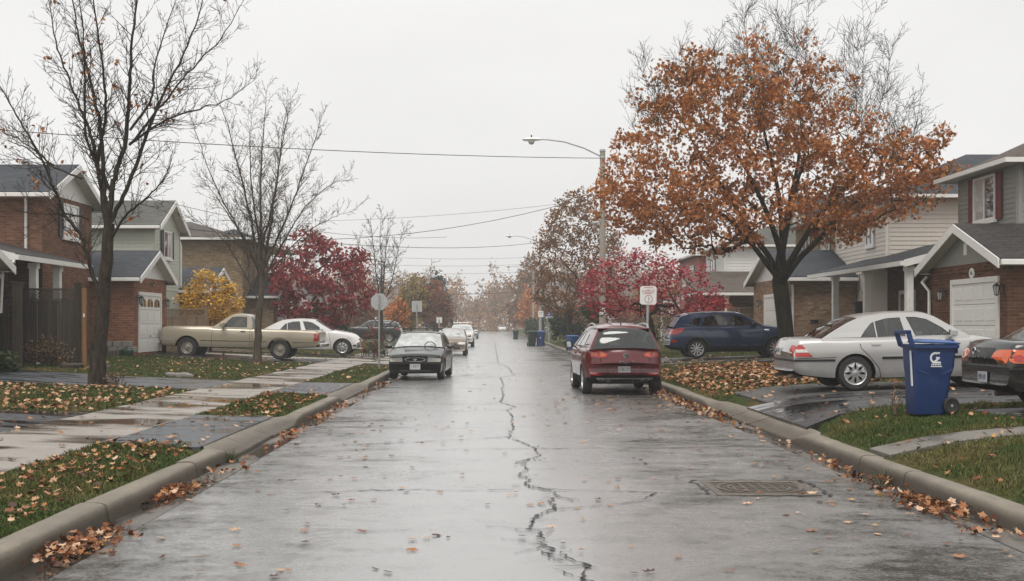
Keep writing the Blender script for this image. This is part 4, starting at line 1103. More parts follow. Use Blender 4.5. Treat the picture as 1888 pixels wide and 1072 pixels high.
c.plate('R', .615, 'CTBL 157')
c.patch('skid_plate', 'R', [(-.62*w, .30), (.62*w, .30), (.70*w, .415), (-.70*w, .415)], MT['galv'], 0.012)
c.patch('skid_slot', 'R', [(-.40*w, .325), (.40*w, .325), (.40*w, .385), (-.40*w, .385)], 'black', 0.017)
# badge: a ring holding a V above a W
p, d = c._hit('R', 0, .955); bx = p.x - 0.012
bd = MB(); n = 24
for q in range(n):
    t0, t1 = 2*PI*q/n, 2*PI*(q+1)/n
    bd.prism([(bx, .062*math.cos(t0), .955+.062*math.sin(t0)), (bx, .062*math.cos(t1), .955+.062*math.sin(t1)), (bx, .052*math.cos(t1), .955+.052*math.sin(t1)), (bx, .052*math.cos(t0), .955+.052*math.sin(t0))], (-.012, 0, 0))
for (a, b) in (((-.022,.046),(0,.004)), ((.022,.046),(0,.004)), ((-.044,.026),(-.021,-.046)), ((-.021,-.046),(0,-.008)), ((0,-.008),(.021,-.046)), ((.021,-.046),(.044,.026))):
    dx, dz = b[0]-a[0], b[1]-a[1]; l = math.hypot(dx, dz); nx, nz = -dz/l*.005, dx/l*.005
    bd.prism([(bx, a[0]+nx, .955+a[1]+nz), (bx, b[0]+nx, .955+b[1]+nz), (bx, b[0]-nx, .955+b[1]-nz), (bx, a[0]-nx, .955+a[1]-nz)], (-.010, 0, 0))
bdo = bd.build('badge', MT['chrome'], c.root, None, True)
MB().disc((bx + .003, 0, .955), .056, 24, 'x').build('badge_disc', MT['black'], bdo, None, True)
lt = MB(); p, d = c._hit('R', 0, .815)
for i, (a, b) in enumerate(((-.19,.05),(-.11,.05),(-.03,.05),(.05,.05),(.13,.05))):
    lt.box(p.x - .014, p.x - .006, a, a + b, .80, .808); lt.box(p.x - .014, p.x - .006, a, a + .010, .80, .83); lt.box(p.x - .014, p.x - .006, a, a + b*.9, .822, .83)
lt.build('tailgate_lettering', MT['chrome'], c.root, None, True)
MB().box(c.X(.30), c.X(.56), -.64, .64, 1.575, 1.605).build('spoiler', c.paint, c.root, None, True, bevel=0.012)
MB().box(c.X(.285), c.X(.30), -.22, .22, 1.578, 1.598).build('brake_light', MT['lamp_red'], c.root, None, True)
MB().tube([(c.X(.13), -.05, 1.17), (c.X(.14), -.5, 1.20)], 0.014, 5).build('rear_wiper', MT['black'], c.root, None, True)
MB().prism([(c.X(.8), 0, 1.66), (c.X(1.02), 0, 1.67), (c.X(.82), 0, 1.77)], (0, .02, 0)).build('roof_antenna', MT['black'], c.root, None, True)
for sd in (1, -1):
    MB().tube([(c.X(.72), sd*.64, 1.595), (c.X(.85), sd*.64, 1.68), (c.X(1.5), sd*.64, 1.715), (c.X(2.35), sd*.62, 1.68), (c.X(2.5), sd*.62, 1.62)], 0.024, 7).build('roof_rail', MT['galv'], c.root, 40, True)
    for k_ in (.50, .62): MB().lathe([(.040, 0), (.040, .12), (.030, .12), (.030, .0)], 14, 'x', (c.X(-.015), sd*k_*w, .365)).build('exhaust_pipe', MT['iron'], c.root, 40, True)
generic_front(c, .78)

# ------------------------------------------------------------------ black saloon cut by the right edge
sp = car_sedan(W=1.74, L=4.4)
x_ = GX(1781, 17.75) - .12 + 4.4/2
c = Car('parked_sedan', 'black saloon with round amber-red tail lamps, cut off by the right edge', sp, (x_, 17.05, np.interp(x_, RPX, RPZ) - 0.022), R(1), MT['p_black'])
w = c.w
c.mirror_front('tail_light', 'R', [(.52*w, .715), (.62*w, .69), (.86*w, .69), (.88*w, .80), (.86*w, .88), (.60*w, .875), (.50*w, .84), (.47*w, .77)], 'lamp_orange', 0.016)
c.both('tail_light', [(.10, .72), (.15, .695), (.28, .69), (.38, .715), (.43, .78), (.40, .84), (.32, .875), (.15, .88), (.10, .85)], 'lamp_orange', 0.016)
c.both('tail_light_inner', [(.16, .72), (.26, .71), (.30, .77), (.24, .81), (.15, .80)], 'lamp_red', 0.021)
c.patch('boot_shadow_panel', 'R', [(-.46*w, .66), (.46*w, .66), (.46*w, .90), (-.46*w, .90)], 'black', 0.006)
c.patch('bumper_trim', 'R', [(-.97*w, .60), (.97*w, .60), (.97*w, .63), (-.97*w, .63)], 'black', 0.018)
c.both('bumper_trim', [(.02, .60), (.86, .60), (.86, .63), (.02, .63)], 'black', 0.018)
c.plate('R', .48, 'JMR 418'); c.seams([[(1.30, .93), (1.5, .62), (1.70, .24)], [(2.24, .93), (2.26, .24)]])
p, d = c._hit('R', .18, .845); MB().lathe([(.055, 0), (.055, -.02), (.042, -.02), (.042, 0)], 18, 'x', (p.x - .006, .18, .845)).build('badge', MT['chrome'], c.root, 40, True)
MB().tube([(c.X(.05), -.45, .27), (c.X(.35), -.45, .28)], 0.04, 8).build('exhaust_pipe', MT['iron'], c.root, 40, True)
c.mirrors(3.0, 1.04)

# ------------------------------------------------------------------ black-green saloon facing the camera
sp = car_sedan(L=4.35, W=1.72, axles=(.95, 3.5), bow=(0.16, 0.26), seat='seat_dk', r=.315, style='cap', glass='glass', rimmat='steelw',
   top=[(0, .60), (.02, .80), (.05, .93), (.12, .965), (.62, .97), (1.0, .95), (3.0, .96), (3.2, .965), (3.7, .87), (4.12, .79), (4.28, .76), (4.33, .73), (4.35, .68)], sig=.025, glass_front='glass_fog_sheen',
   bot=[(0, .40), (.12, .30), (.6, .24), (1.0, .215), (3.3, .205), (4.1, .20), (4.35, .21)], plan=[(0, .9), (.35, .965), (1.0, 1.0), (3.5, 1.0), (3.95, .975), (4.35, .93)],
   gh=[(.62, .95), (.95, 1.17), (1.28, 1.34), (1.75, 1.41), (2.15, 1.415), (2.48, 1.385), (2.83, 1.19), (3.18, .97)], belt=.95,
   wins=[[(1.2, .98), (1.5, 1.25), (1.55, 1.0)], [(1.60, .98), (1.56, 1.27), (1.78, 1.325), (2.02, 1.34), (2.07, .985)], [(2.2, .985), (2.12, 1.345), (2.25, 1.345), (2.45, 1.30), (2.68, 1.15), (2.86, .99)]])
c = Car('parked_sedan', 'greenish black saloon with a chrome-ringed grille, facing the camera at the left curb', sp, (-2.30, 36.0 + 4.35/2, 0.002), R(-90) + R(-3), MT['p_green'])
w = c.w; c.mirrors(2.84, 1.0, 1.1); c.seams([[(1.2, .9), (1.62, .3)], [(2.12, .95), (2.14, .24)], [(3.1, .95), (3.14, .3)]])
c.mirror_front('headlight', 'F', [(.44*w, .55), (.90*w, .555), (.92*w, .665), (.46*w, .69)], 'lamp_clear', 0.012)
el = [(.37*w*math.cos(t), .62 + .068*math.sin(t)*(1 + .1*math.cos(t)**2)) for t in np.linspace(0, 2*PI, 25)[:-1]]
gr = c.patch('grille', 'F', el, 'chrome', 0.016)
c.patch('grille_mesh', 'F', [(a*.91, .62 + (b - .62)*.76) for a, b in el], 'black', 0.021, gr)
c.patch('badge', 'F', [(0, .575), (.05, .61), (.05, .645), (.02, .655), (0, .645), (-.02, .655), (-.05, .645), (-.05, .61)], 'chrome', 0.028, gr)
c.patch('bumper_trim', 'F', [(-.95*w, .49), (.95*w, .49), (.95*w, .525), (-.95*w, .525)], 'black', 0.018)
c.patch('bumper_intake', 'F', [(-.62*w, .29), (.62*w, .29), (.66*w, .37), (-.66*w, .37)], 'black', 0.005)
c.patch('front_bumper', 'F', [(-.97*w, .225), (.97*w, .225), (.97*w, .485), (-.97*w, .485)], 'under', 0.010)
c.patch('bumper_slot', 'F', [(-.55*w, .265), (.55*w, .265), (.55*w, .30), (-.55*w, .30)], 'black', 0.016)
c.plate('F', .405, '1 373 17', .32, .17)
for (x0, y0, x1, y1) in ((3.06, .55, 2.98, -.05), (3.08, -.1, 2.98, -.62)):
    MB().tube([(c.X(x0) + .06, y0, 1.02), (c.X(x1) + .13, y1, 1.04)], 0.014, 5).build('wiper', MT['black'], c.root, None, True)
for xx in (1.5, 2.25):
    MB().box(c.X(xx) - .035, c.X(xx) + .035, -.62, .62, 1.535, 1.56).build('roof_bar', MT['black'], c.root, None, True)
for sd in (1, -1):
    MB().tube([(c.X(1.25), sd*.55, 1.49), (c.X(1.5), sd*.55, 1.525), (c.X(2.25), sd*.55, 1.525), (c.X(2.5), sd*.55, 1.47)], 0.02, 6).build('roof_rail', MT['black'], c.root, None, True)

# ------------------------------------------------------------------ the beige pickup
sp = dict(L=6.15, W=1.95, axles=(1.52, 5.10), r=.385, belt=1.18, tum=.20, clad=0.0, seat='seat_lt', bed=(0.08, 2.55, .72), bow=(0.05, 0.06), crown=.035,
   top=[(0, 1.02), (.03, 1.10), (.1, 1.13), (2.55, 1.16), (4.1, 1.17), (4.3, 1.20), (5.7, 1.18), (6.06, 1.165), (6.12, 1.12), (6.15, 1.02)], sig=.02,
   bot=[(0, .62), (.06, .50), (.4, .47), (1.0, .42), (4.6, .40), (5.6, .42), (6.15, .45)],
   plan=[(0, .975), (.3, 1.0), (5.3, 1.0), (5.8, .99), (6.15, .97)],
   gh=[(2.60, 1.17), (2.64, 1.42), (2.72, 1.64), (2.95, 1.70), (3.2, 1.705), (3.42, 1.67), (3.76, 1.45), (4.14, 1.18)], roof=(2, 5),
   wins=[[(2.80, 1.20), (2.82, 1.61), (3.1, 1.625), (3.38, 1.60), (3.58, 1.42), (3.76, 1.20)]], seats=(2.98,), style='steel', rimmat='steelw', rim=.60, tw=.24, gap=.085, rcrown=.045)
xr = GX(590, 46.4); x_ = xr - 6.15/2
c = Car('pickup_truck', 'beige old pickup truck with long open bed, parked nose-in at the garage', sp, (x_, 47.0, np.interp(x_, LPX, LPZ) + .02), R(180), MT['p_gold'], pitch=R(-1.3), cat='pickup truck')
c.seams([[(2.68, 1.18), (2.68, .45)], [(2.60, 1.16), (2.58, .45)], [(4.12, 1.2), (4.16, .43)]]); c.handles([(2.95, 1.05)], MT['black']); c.mirrors(3.72, 1.29, 1.3)
c.both('side_moulding', [(.05, .66), (1.02, .665), (1.02, .69), (.05, .685)], 'chrome', .012); c.both('side_moulding', [(2.02, .665), (4.58, .665), (4.58, .69), (2.02, .69)], 'chrome', .012); c.both('side_moulding', [(5.6, .665), (6.05, .66), (6.05, .685), (5.6, .69)], 'chrome', .012)
c.both('tail_light', [(.04, .72), (.20, .72), (.21, 1.03), (.04, 1.03)], 'lamp_red', .014)
c.mirror_front('tail_light', 'R', [(.88*c.w, .72), (.985*c.w, .72), (.985*c.w, 1.03), (.88*c.w, 1.03)], 'lamp_red', .012)
for (xa, xb, nm) in ((c.X(-.14), c.X(.0), 'rear_bumper'), (c.X(6.13), c.X(6.27), 'front_bumper')):
    MB().box(xa, xb, -.96, .96, .50, .66).build(nm, MT['chrome'], c.root, None, True, bevel=.03)
c.both('wheel_arch_lip', [(1.52 + .50*math.cos(t), .385 + .50*math.sin(t)) for t in np.linspace(PI*.98, PI*.02, 15)] + [(1.52 + .465*math.cos(t), .385 + .465*math.sin(t)) for t in np.linspace(PI*.02, PI*.98, 15)], MT['p_gold'], .012, deep=.01)
c.both('wheel_arch_lip', [(5.10 + .50*math.cos(t), .385 + .50*math.sin(t)) for t in np.linspace(PI*.98, PI*.02, 15)] + [(5.10 + .465*math.cos(t), .385 + .465*math.sin(t)) for t in np.linspace(PI*.02, PI*.98, 15)], MT['p_gold'], .012, deep=.01)
c.plate('R', .58, 'XB 2041'); generic_front(c, .86)
# tailgate lowered slightly off true, with a dent panel
MB().box(c.X(.0) - .012, c.X(.0) + .03, -.80, .80, .72, 1.10).build('tailgate', MT['p_gold'], c.root, None, True, bevel=.01)

# ------------------------------------------------------------------ the white saloon behind the pickup
sp = car_sedan(L=4.6); x_ = GX(667, 53.6) - 2.6
c = Car('parked_sedan', 'white saloon nosing out from behind the beige pickup', sp, (x_, 54.4, np.interp(x_, LPX, LPZ) + .03), 0.0, MT['p_white'], pitch=R(.8)); c.root.scale = (1.13, 1.1, 1.1)
c.seams([[(1.30, .93), (1.5, .62), (1.70, .24)], [(2.24, .93), (2.26, .24)], [(3.30, .93), (3.40, .26)]]); c.mirrors(3.02, 1.045); c.handles([(1.62, .87), (2.62, .87)])
c.both('headlight', [(4.02, .70), (4.46, .64), (4.42, .74), (4.0, .82)], 'lamp_clear', .012); generic_front(c, .64); c.both('fog_lamp', [(4.12, .38), (4.40, .36), (4.36, .45)], 'black', .01)

# ------------------------------------------------------------------ further cars
x_ = GX(744, 92) - 2.35
c = Car('parked_suv', 'dark grey SUV parked in a driveway beyond the stop sign', car_suv(glass='glass_dk'), (x_, 92.0, np.interp(x_, LPX, LPZ) + .02), R(180), MT['p_char'])
c.both('tail_light', [(.10, .9), (.14, 1.14), (.34, 1.14), (.30, .9)], 'lamp_red', .016)
c = Car('parked_sedan', 'bronze saloon parked behind the greenish black one at the left curb', car_sedan(glass='glass', glass_front='glass_fog_sheen'), (-2.35, 64.3 + 2.26, .002), R(-90), MT['p_bronze']); generic_front(c, .66); c.plate('F', .42, '4 271 08'); c.mirrors(3.02, 1.045)
c = Car('parked_suv', 'white SUV with a roof rack, third in the row along the left curb', car_suv(glass='glass', glass_front='glass_fog_sheen'), (-2.42, 88.0 + 2.3, .002), R(-90), MT['p_white']); generic_front(c, .82); c.mirrors(3.0, 1.2, 1.1)
for xx in (1.0, 2.3):
    MB().tube([(c.X(xx), -.66, 1.62), (c.X(xx), -.66, 1.80), (c.X(xx), .66, 1.80), (c.X(xx), .66, 1.62)], .03, 6).build('roof_rack_bar', MT['galv'], c.root, None, True)
c = Car('parked_sedan', 'grey saloon parked farthest along the left curb', car_sedan(), (-2.75, 140 + 2.26, .002), R(-90), MT['p_grey']); generic_front(c, .66)
c = Car('parked_sedan', 'small white car far off at the end of the street', car_sedan(), (1.75, 281, .02), R(-84), MT['p_white'])

# ================================================================== houses
VX, VY, VZ = Vector((1,0,0)), Vector((0,1,0)), Vector((0,0,1))
def frame_of(facing, at):
    """wall frame: u runs along the wall (world y, or x for south walls), n points out of it"""
    if facing == 'E': return (Vector((at, 0, 0)), VY, VX)
    if facing == 'W': return (Vector((at, 0, 0)), VY, -VX)
    return (Vector((0, at, 0)), VX, -VY)
def part(h, name, mb, mat, smooth=None, bevel=0): return mb.build(name, MT[mat] if isinstance(mat, str) else mat, h, smooth, bevel=bevel)
def walls(h, x0, x1, y0, y1, z0, z1, mat): return part(h, 'wall', MB().box(x0, x1, y0, y1, z0, z1), mat)

def gable(h, x0, x1, y0, y1, ze, zr, axis, mat, over=0.35, infill=None, front=0, th=0.14):
    """gable roof; axis = ridge direction. front: -1 / +1 end that shows its barge boards"""
    mb = MB()
    if axis == 'x':
        ym = (y0 + y1)/2; sl = (zr - ze)/(ym - y0); xa, xb = x0 - over, x1 + over; zo = ze - sl*over
        for (ya, yb) in ((y0 - over, ym), (y1 + over, ym)):
            mb.prism([(xa, ya, zo), (xb, ya, zo), (xb, yb, zr), (xa, yb, zr)], (0, 0, th))
        r = mb.build('roof', MT[mat + '_x'], h)
        for xe, sgn in ((xa, -1), (xb, 1)):
            if front and sgn != front: continue
            b = MB()
            for (ya, yb) in ((y0 - over, ym), (y1 + over, ym)):
                b.prism([(xe, ya, zo - .10), (xe, ya, zo + th - .02), (xe, yb, zr + th - .02), (xe, yb, zr - .10)], (sgn*.035, 0, 0))
            b.build('barge_board', MT['white'], r)
            s_ = MB()
            for (ya, yb) in ((y0 - over, ym), (y1 + over, ym)):
                s_.prism([(xe, ya, zo - .012), (xe, yb, zr - .012), (xe - sgn*(over - .01), yb, zr - .012), (xe - sgn*(over - .01), ya, zo - .012)], (0, 0, -.02))
            s_.build('soffit', MT['soffit'], r)
            if infill:
                xi = x0 if sgn < 0 else x1
                t = MB().prism([(xi, y0, ze), (xi, y1, ze), (xi, ym, zr - .02)], (-sgn*.12, 0, 0)); t.build('gable_wall', MT[infill], h)
        for (ya, sg) in ((y0 - over, -1), (y1 + over, 1)):
            MB().box(xa + .02, xb - .02, ya, ya + sg*.11, zo - .03, zo + .10).build('eave_gutter', MT['white'], r, bevel=.01)
            MB().box(xa + .05, xb - .05, ya - sg*.02, ya - sg*over, zo - .035, zo - .015).build('soffit', MT['soffit'], r)
    else:
        xm = (x0 + x1)/2; sl = (zr - ze)/(xm - x0); ya, yb = y0 - over, y1 + over; zo = ze - sl*over
        for (xa, xb) in ((x0 - over, xm), (x1 + over, xm)):
            mb.prism([(xa, ya, zo), (xa, yb, zo), (xb, yb, zr), (xb, ya, zr)], (0, 0, th))
        r = mb.build('roof', MT[mat + '_y'], h)
    return r
def hip(h, x0, x1, y0, y1, ze, zr, mat, over=0.4, ridge=0.4):
    x0 -= over; x1 += over; y0 -= over; y1 += over
    ym = (y0 + y1)/2; hx = (y1 - y0)/2*ridge*2; xa, xb = x0 + hx, x1 - hx
    if xa > xb: xa = xb = (x0 + x1)/2
    for nm, m_, fs in (('roof', mat + '_x', [(0,1,5,4),(2,3,4,5)]), ('roof_end', mat + '_y', [(1,2,5)]), ('roof_end', mat + '_y', [(3,0,4)])):
        mb = MB(); vs_ = [(x0,y0,ze),(x1,y0,ze),(x1,y1,ze),(x0,y1,ze),(xa,ym,zr),(xb,ym,zr)]
        for f_ in fs: mb.add([vs_[q] for q in f_], [tuple(range(len(f_)))])
        o = mb.build(nm, MT[m_], h, fixn=True)
        if nm == 'roof': r = o
    part(r, 'soffit', MB().box(x0+.02, x1-.02, y0+.02, y1-.02, ze-.03, ze-.008), 'soffit')
    g = MB()
    for (a, b, c, d) in ((x0-.10,x1+.10,y0-.10,y0),(x0-.10,x1+.10,y1,y1+.10),(x0-.10,x0,y0,y1),(x1,x1+.10,y0,y1)): g.box(a, b, c, d, ze-.06, ze+.06)
    part(r, 'eave_gutter', g, 'white')
    return r
def shed(h, name, x0, x1, y0, y1, ze, zt, lowside, mat, th=.13):
    """single slope, low along one side ('x0','x1','y0')"""
    mb = MB(); z = lambda x, y: {'x0': ze + (zt-ze)*(x-x0)/(x1-x0), 'x1': zt + (ze-zt)*(x-x0)/(x1-x0), 'y0': ze + (zt-ze)*(y-y0)/(y1-y0)}[lowside]
    ps = [(x0,y0),(x1,y0),(x1,y1),(x0,y1)]
    mb.prism([(a, b, z(a, b)) for a, b in ps], (0, 0, th))
    r = mb.build(name, MT[mat + ('_y' if lowside[0] == 'x' else '_x')], h)
    s_ = MB().prism([(a*.999 + .0 , b, z(a, b) - .03) for a, b in ps], (0, 0, .022)); s_.build('soffit', MT['soffit'], r)
    g = MB()
    if lowside == 'x0': g.box(x0-.11, x0-.002, y0-.05, y1+.05, ze-.05, ze+.09); g.prism([(x0-.002,y0-.03,ze-.09),(x1,y0-.03,zt-.09),(x1,y0-.03,zt+th-.01),(x0-.002,y0-.03,ze+th-.01)],(0,.028,0))
    elif lowside == 'x1': g.box(x1+.002, x1+.11, y0-.05, y1+.05, ze-.05, ze+.09); g.prism([(x1+.002,y0-.03,ze-.09),(x0,y0-.03,zt-.09),(x0,y0-.03,zt+th-.01),(x1+.002,y0-.03,ze+th-.01)],(0,.028,0))
    else: g.box(x0-.05, x1+.05, y0-.11, y0-.002, ze-.05, ze+.09)
    part(r, 'eave_gutter', g, 'white')
    return r
def siding(wall, fr, u0, u1, v0, v1, mat, pitch=0.14, corner=True):
    me = None; v = v0; O, U, N = fr
    while v < v1 - 0.03:
        hgt = min(pitch, v1 - v)
        if me is None or hgt < pitch:
            mb = MB(); q = [(0.026, 0.0), (0.006, hgt + .012), (-.004, hgt + .012), (-.004, 0.0)]
            ps = [O + U*u0 + N*n_ + VZ*z for n_, z in q]; mb.prism(ps, U*(u1 - u0)); o = mb.build('siding_board', MT[mat], wall); me = o.data
        else: o = link('siding_board', me, wall)
        o.location = (0, 0, v); v += pitch
    if corner:
        for u in (u0, u1): MB().fbox(fr, u - .05, u + .05, v0, v1, -.01, .036).build('corner_trim', MT[mat], wall)
def window(h, fr, uc, vc, w, hh, shutters=None, glass='win', mullions=1, sill=True, fm='white', divide=False):
    f = MB(); t = .065
    for (a, b, c_, d) in ((-w/2, w/2, -hh/2, -hh/2+t), (-w/2, w/2, hh/2-t, hh/2), (-w/2, -w/2+t, -hh/2+t, hh/2-t), (w/2-t, w/2, -hh/2+t, hh/2-t)):
        f.fbox(fr, uc+a, uc+b, vc+c_, vc+d, .03, .075)
    for i in range(mullions):
        u = uc - w/2 + w*(i+1)/(mullions+1); f.fbox(fr, u-.03, u+.03, vc-hh/2+t, vc+hh/2-t, .032, .070)
    o = f.build('window', MT[fm], h)
    n = mullions + 1
    for i in range(n):
        a = uc - w/2 + w*i/n + .03; b = uc - w/2 + w*(i+1)/n - .03
        MB().fbox(fr, a, b, vc-hh/2+.03, vc+hh/2-.03, .034, .045).build('pane', MT[glass if i % 2 == 0 else ('curtain' if glass == 'mix' else glass)] if glass != 'mix' else MT['win' if i % 2 == 0 else 'curtain'], o)
    if sill: MB().fbox(fr, uc-w/2-.06, uc+w/2+.06, vc-hh/2-.09, vc-hh/2-.002, .03, .11).build('sill', MT[fm], o)
    if shutters:
        for sg in (-1, 1):
            a = uc + sg*(w/2 + .03); b = a + sg*.32; mb = MB()
            lo, hi = min(a, b), max(a, b)
            mb.fbox(fr, lo, hi, vc-hh/2-.02, vc+hh/2+.02, .03, .048)
            sh = mb.build('shutter', MT[shutters], h); m_ = MB()
            for (p, q, r_, s_) in ((lo, lo+.05, -1, 1), (hi-.05, hi, -1, 1)): m_.fbox(fr, p, q, vc-hh/2-.02, vc+hh/2+.02, .049, .062)
            for k_ in range(9):
                v = vc - hh/2 + hh*(k_+.5)/9; m_.fbox(fr, lo+.055, hi-.055, v-.03, v+.02, .049, .058)
            m_.build('louvre', MT[shutters], sh)
    return o
def garage_door(h, fr, u0, u1, v0, v1, rows=4, cols=4, arched=False, reveal=.16):
    f = MB(); t = .13
    f.fbox(fr, u0-t, u0, v0, v1+t, -.02, .05); f.fbox(fr, u1, u1+t, v0, v1+t, -.02, .05); f.fbox(fr, u0, u1, v1, v1+t, -.02, .05)
    o = f.build('door_frame', MT['white'], h)
    rh = (v1 - v0)/rows; cw = (u1 - u0)/cols
    for r_ in range(rows):
        p = MB().fbox(fr, u0, u1, v0 + r_*rh + .006, v0 + (r_+1)*rh - .006, .002, .014).build('door_section', MT['door_white'], o)
        for c_ in range(cols):
            ua, ub = u0 + c_*cw + .09, u0 + (c_+1)*cw - .09; va, vb = v0 + r_*rh + .11, v0 + (r_+1)*rh - .10
            if arched and r_ == rows - 1:
                n = 9; O, U, N = fr; um = (ua + ub)/2
                pts = [O + U*ua + VZ*va, O + U*ub + VZ*va] + [O + U*(um + (ub-ua)/2*math.cos(t_)) + VZ*(va + (vb-va)*.45 + (vb-va)*.55*math.sin(t_)) for t_ in np.linspace(0, PI, n)]
                MB().prism([q + N*.016 for q in pts], N*.006).build('door_pane', MT['win'], p)
                b = MB(); b.fbox(fr, um-.012, um+.012, va, vb, .021, .027); b.build('pane_bar', MT['door_white'], p)
            else: MB().fbox(fr, ua, ub, va, vb, .0145, .026).build('door_panel', MT['door_white'], p, bevel=.006)
    MB().fbox(fr, (u0+u1)/2-.06, (u0+u1)/2+.06, v0 + rh*1.0 + .05, v0 + rh*1.0 + .08, .02, .05).build('door_handle', MT['black'], o)
    return o
def lamp(h, fr, u, v, s=1.0):
    O, U, N = fr; p = O + U*u + VZ*v; m_ = MB()
    m_.fbox(fr, u-.05*s, u+.05*s, v-.09*s, v+.09*s, 0, .02); m_.tube([p + N*.02 + VZ*.06*s, p + N*.10*s + VZ*.16*s, p + N*.17*s + VZ*.12*s], .012*s, 5)
    c = p + N*.17*s
    m_.lathe([(.001, .14*s), (.10*s, .06*s), (.105*s, .05*s)], 6, 'z', c); m_.lathe([(.05*s, -.18*s), (.055*s, -.16*s), (.001, -.20*s)], 6, 'z', c)
    for k_ in range(6):
        t = 2*PI*k_/6; m_.tube([c + Vector((.088*s*math.cos(t), .088*s*math.sin(t), .055*s)), c + Vector((.05*s*math.cos(t), .05*s*math.sin(t), -.16*s))], .008*s, 4)
    o = m_.build('wall_lantern', MT['black'], h)
    MB().lathe([(.075*s, .05*s), (.045*s, -.155*s)], 6, 'z', c).build('lantern_glass', MT['curtain'], o)
def spout(h, pts, name='downspout', mat='white'):
    MB().tube(pts, .045, 6).build(name, MT[mat], h, 60)
def posts(h, pts, zt, s=.085, base=True):
    for (x, y, z) in pts:
        mb = MB().box(x-s, x+s, y-s, y+s, z, zt); mb.box(x-s-.03, x+s+.03, y-s-.03, y+s+.03, zt-.16, zt-.005); mb.box(x-s-.03, x+s+.03, y-s-.03, y+s+.03, z, z+.14)
        mb.build('porch_post', MT['white'], h)

# ---- R1: grey siding over a brown brick garage, right edge
h = thing('house', 'house with grey siding upstairs, red window shutters and a brown brick garage', 'house', (13.5, 30, .5))
walls(h, 12.0, 19.5, 27.9, 32.75, .3, 3.22, 'brick_dk')
gable(h, 12.0, 19.5, 27.9, 32.75, 3.22, 4.12, 'x', 'sh_dark', .32, 'sid_grey', -1)
fr = frame_of('W', 12.0); garage_door(h, fr, 28.45, 31.15, .62, 2.72)
MB().fbox(fr, 27.86, 32.8, 3.0, 3.2, .0, .03).build('frieze_board', MT['brick_dk'], h)
lamp(h, fr, 28.12, 2.55, .95); lamp(h, fr, 31.7, 2.5, .95)
pl = MB().prism([(11.99, 29.9 + .16*math.cos(t), 2.98 + .13*math.sin(t)) for t in np.linspace(0, 2*PI, 17)[:-1]], (-.03, 0, 0)).build('house_number_plaque', MT['white'], h)
t_ = link('plaque_text', text_mesh('66', .15, MT['sign_ink']), pl, True); t_.location = (11.955, 29.9, 2.98); t_.rotation_euler = (R(90), 0, R(-90))
MB().fbox(frame_of('W', 11.995), 30.22, 30.42, 3.45, 3.75, .0, .03).build('gable_vent', MT['white'], h)
wl = walls(h, 13.45, 22, 30.65, 34.5, 3.0, 5.85, 'sid_grey')
siding(wl, frame_of('W', 13.45), 30.7, 34.45, 3.55, 5.82, 'sid_grey', .13); siding(wl, frame_of('S', 30.65), 13.5, 20, 4.2, 5.82, 'sid_grey', .13)
window(h, frame_of('W', 13.42), 32.55, 5.12, 1.45, 1.22, 'shutter_red', 'mix')
hip(h, 13.45, 22, 30.65, 34.5, 5.86, 7.05, 'sh_brown', .45, .5)
spout(h, [(13.6, 30.5, 5.75), (13.75, 30.56, 5.5), (13.75, 30.56, 4.25)]); spout(h, [(11.95, 32.95, 3.0), (11.8, 32.9, 2.85), (11.93, 32.72, 2.6), (11.93, 32.72, .7)])
spout(h, [(13.2, 27.55, 3.05), (13.3, 27.82, 2.7), (13.3, 27.82, .6)])

# ---- R2: beige siding with the long white porch
h = thing('house', 'house with beige siding upstairs and a long white-posted front porch', 'house', (14.5, 40, .5))
walls(h, 14.0, 24, 36.0, 42.45, .3, 3.7, 'brick_dk'); 
wl = walls(h, 14.0, 26, 42.5, 48.9, .3, 6.2, 'sid_beige')
siding(wl, frame_of('S', 42.5), 14.05, 18, 3.9, 6.17, 'sid_beige', .155); siding(wl, frame_of('W', 14.0), 42.55, 48.8, 3.6, 6.17, 'sid_beige', .155)
hip(h, 14.0, 26, 42.5, 48.9, 6.22, 8.2, 'sh_slate', .45, .62)
shed(h, 'porch_roof', 11.9, 15.3, 34.65, 44.9, 3.45, 4.35, 'x0', 'sh_slate')
posts(h, [(12.15, 34.95, .62), (12.15, 38.9, .62), (12.15, 42.5, .62)], 3.42, .10)
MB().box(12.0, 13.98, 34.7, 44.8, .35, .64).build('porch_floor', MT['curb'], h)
fr = frame_of('W', 14.0)
f = MB(); f.fbox(fr, 39.6, 39.72, .66, 2.85, .0, .06); f.fbox(fr, 41.0, 41.12, .66, 2.85, .0, .06); f.fbox(fr, 39.72, 41.0, 2.73, 2.85, .0, .06); o = f.build('front_door', MT['white'], h)
MB().fbox(fr, 39.74, 40.30, .68, 2.71, .005, .03).build('door_leaf', MT['shutter_dk'], o); MB().fbox(fr, 40.36, 40.98, .68, 2.71, .005, .045).build('storm_door', MT['win'], o)
MB().fbox(fr, 40.30, 40.36, .68, 2.71, .0, .055).build('door_jamb', MT['white'], o)
window(h, frame_of('W', 14.0), 44.3, 5.1, .95, 1.0, None, 'win'); spout(h, [(13.85, 42.42, 6.1), (13.95, 42.42, 5.9), (13.95, 42.42, 4.1)])
hb = thing('hanging_planter', 'black flower pot hanging from the porch of the beige house', 'planter', (12.35, 40.3, 2.0))
MB().lathe([(.0, 0), (.14, .0), (.21, .42), (.24, .42), (.24, .47), (.19, .47), (.17, .40), (0, .40)], 14, 'z', (0, 0, 0)).build('pot', MT['black'], hb, 40, True)
MB().tube([(0, 0, 1.4), (0, 0, .95)], .008, 4).tube([(0, 0, .95), (.2, 0, .47)], .006, 4).tube([(0, 0, .95), (-.12, .16, .47)], .006, 4).tube([(0, 0, .95), (-.12, -.16, .47)], .006, 4).build('hanger', MT['wire'], hb, None, True)

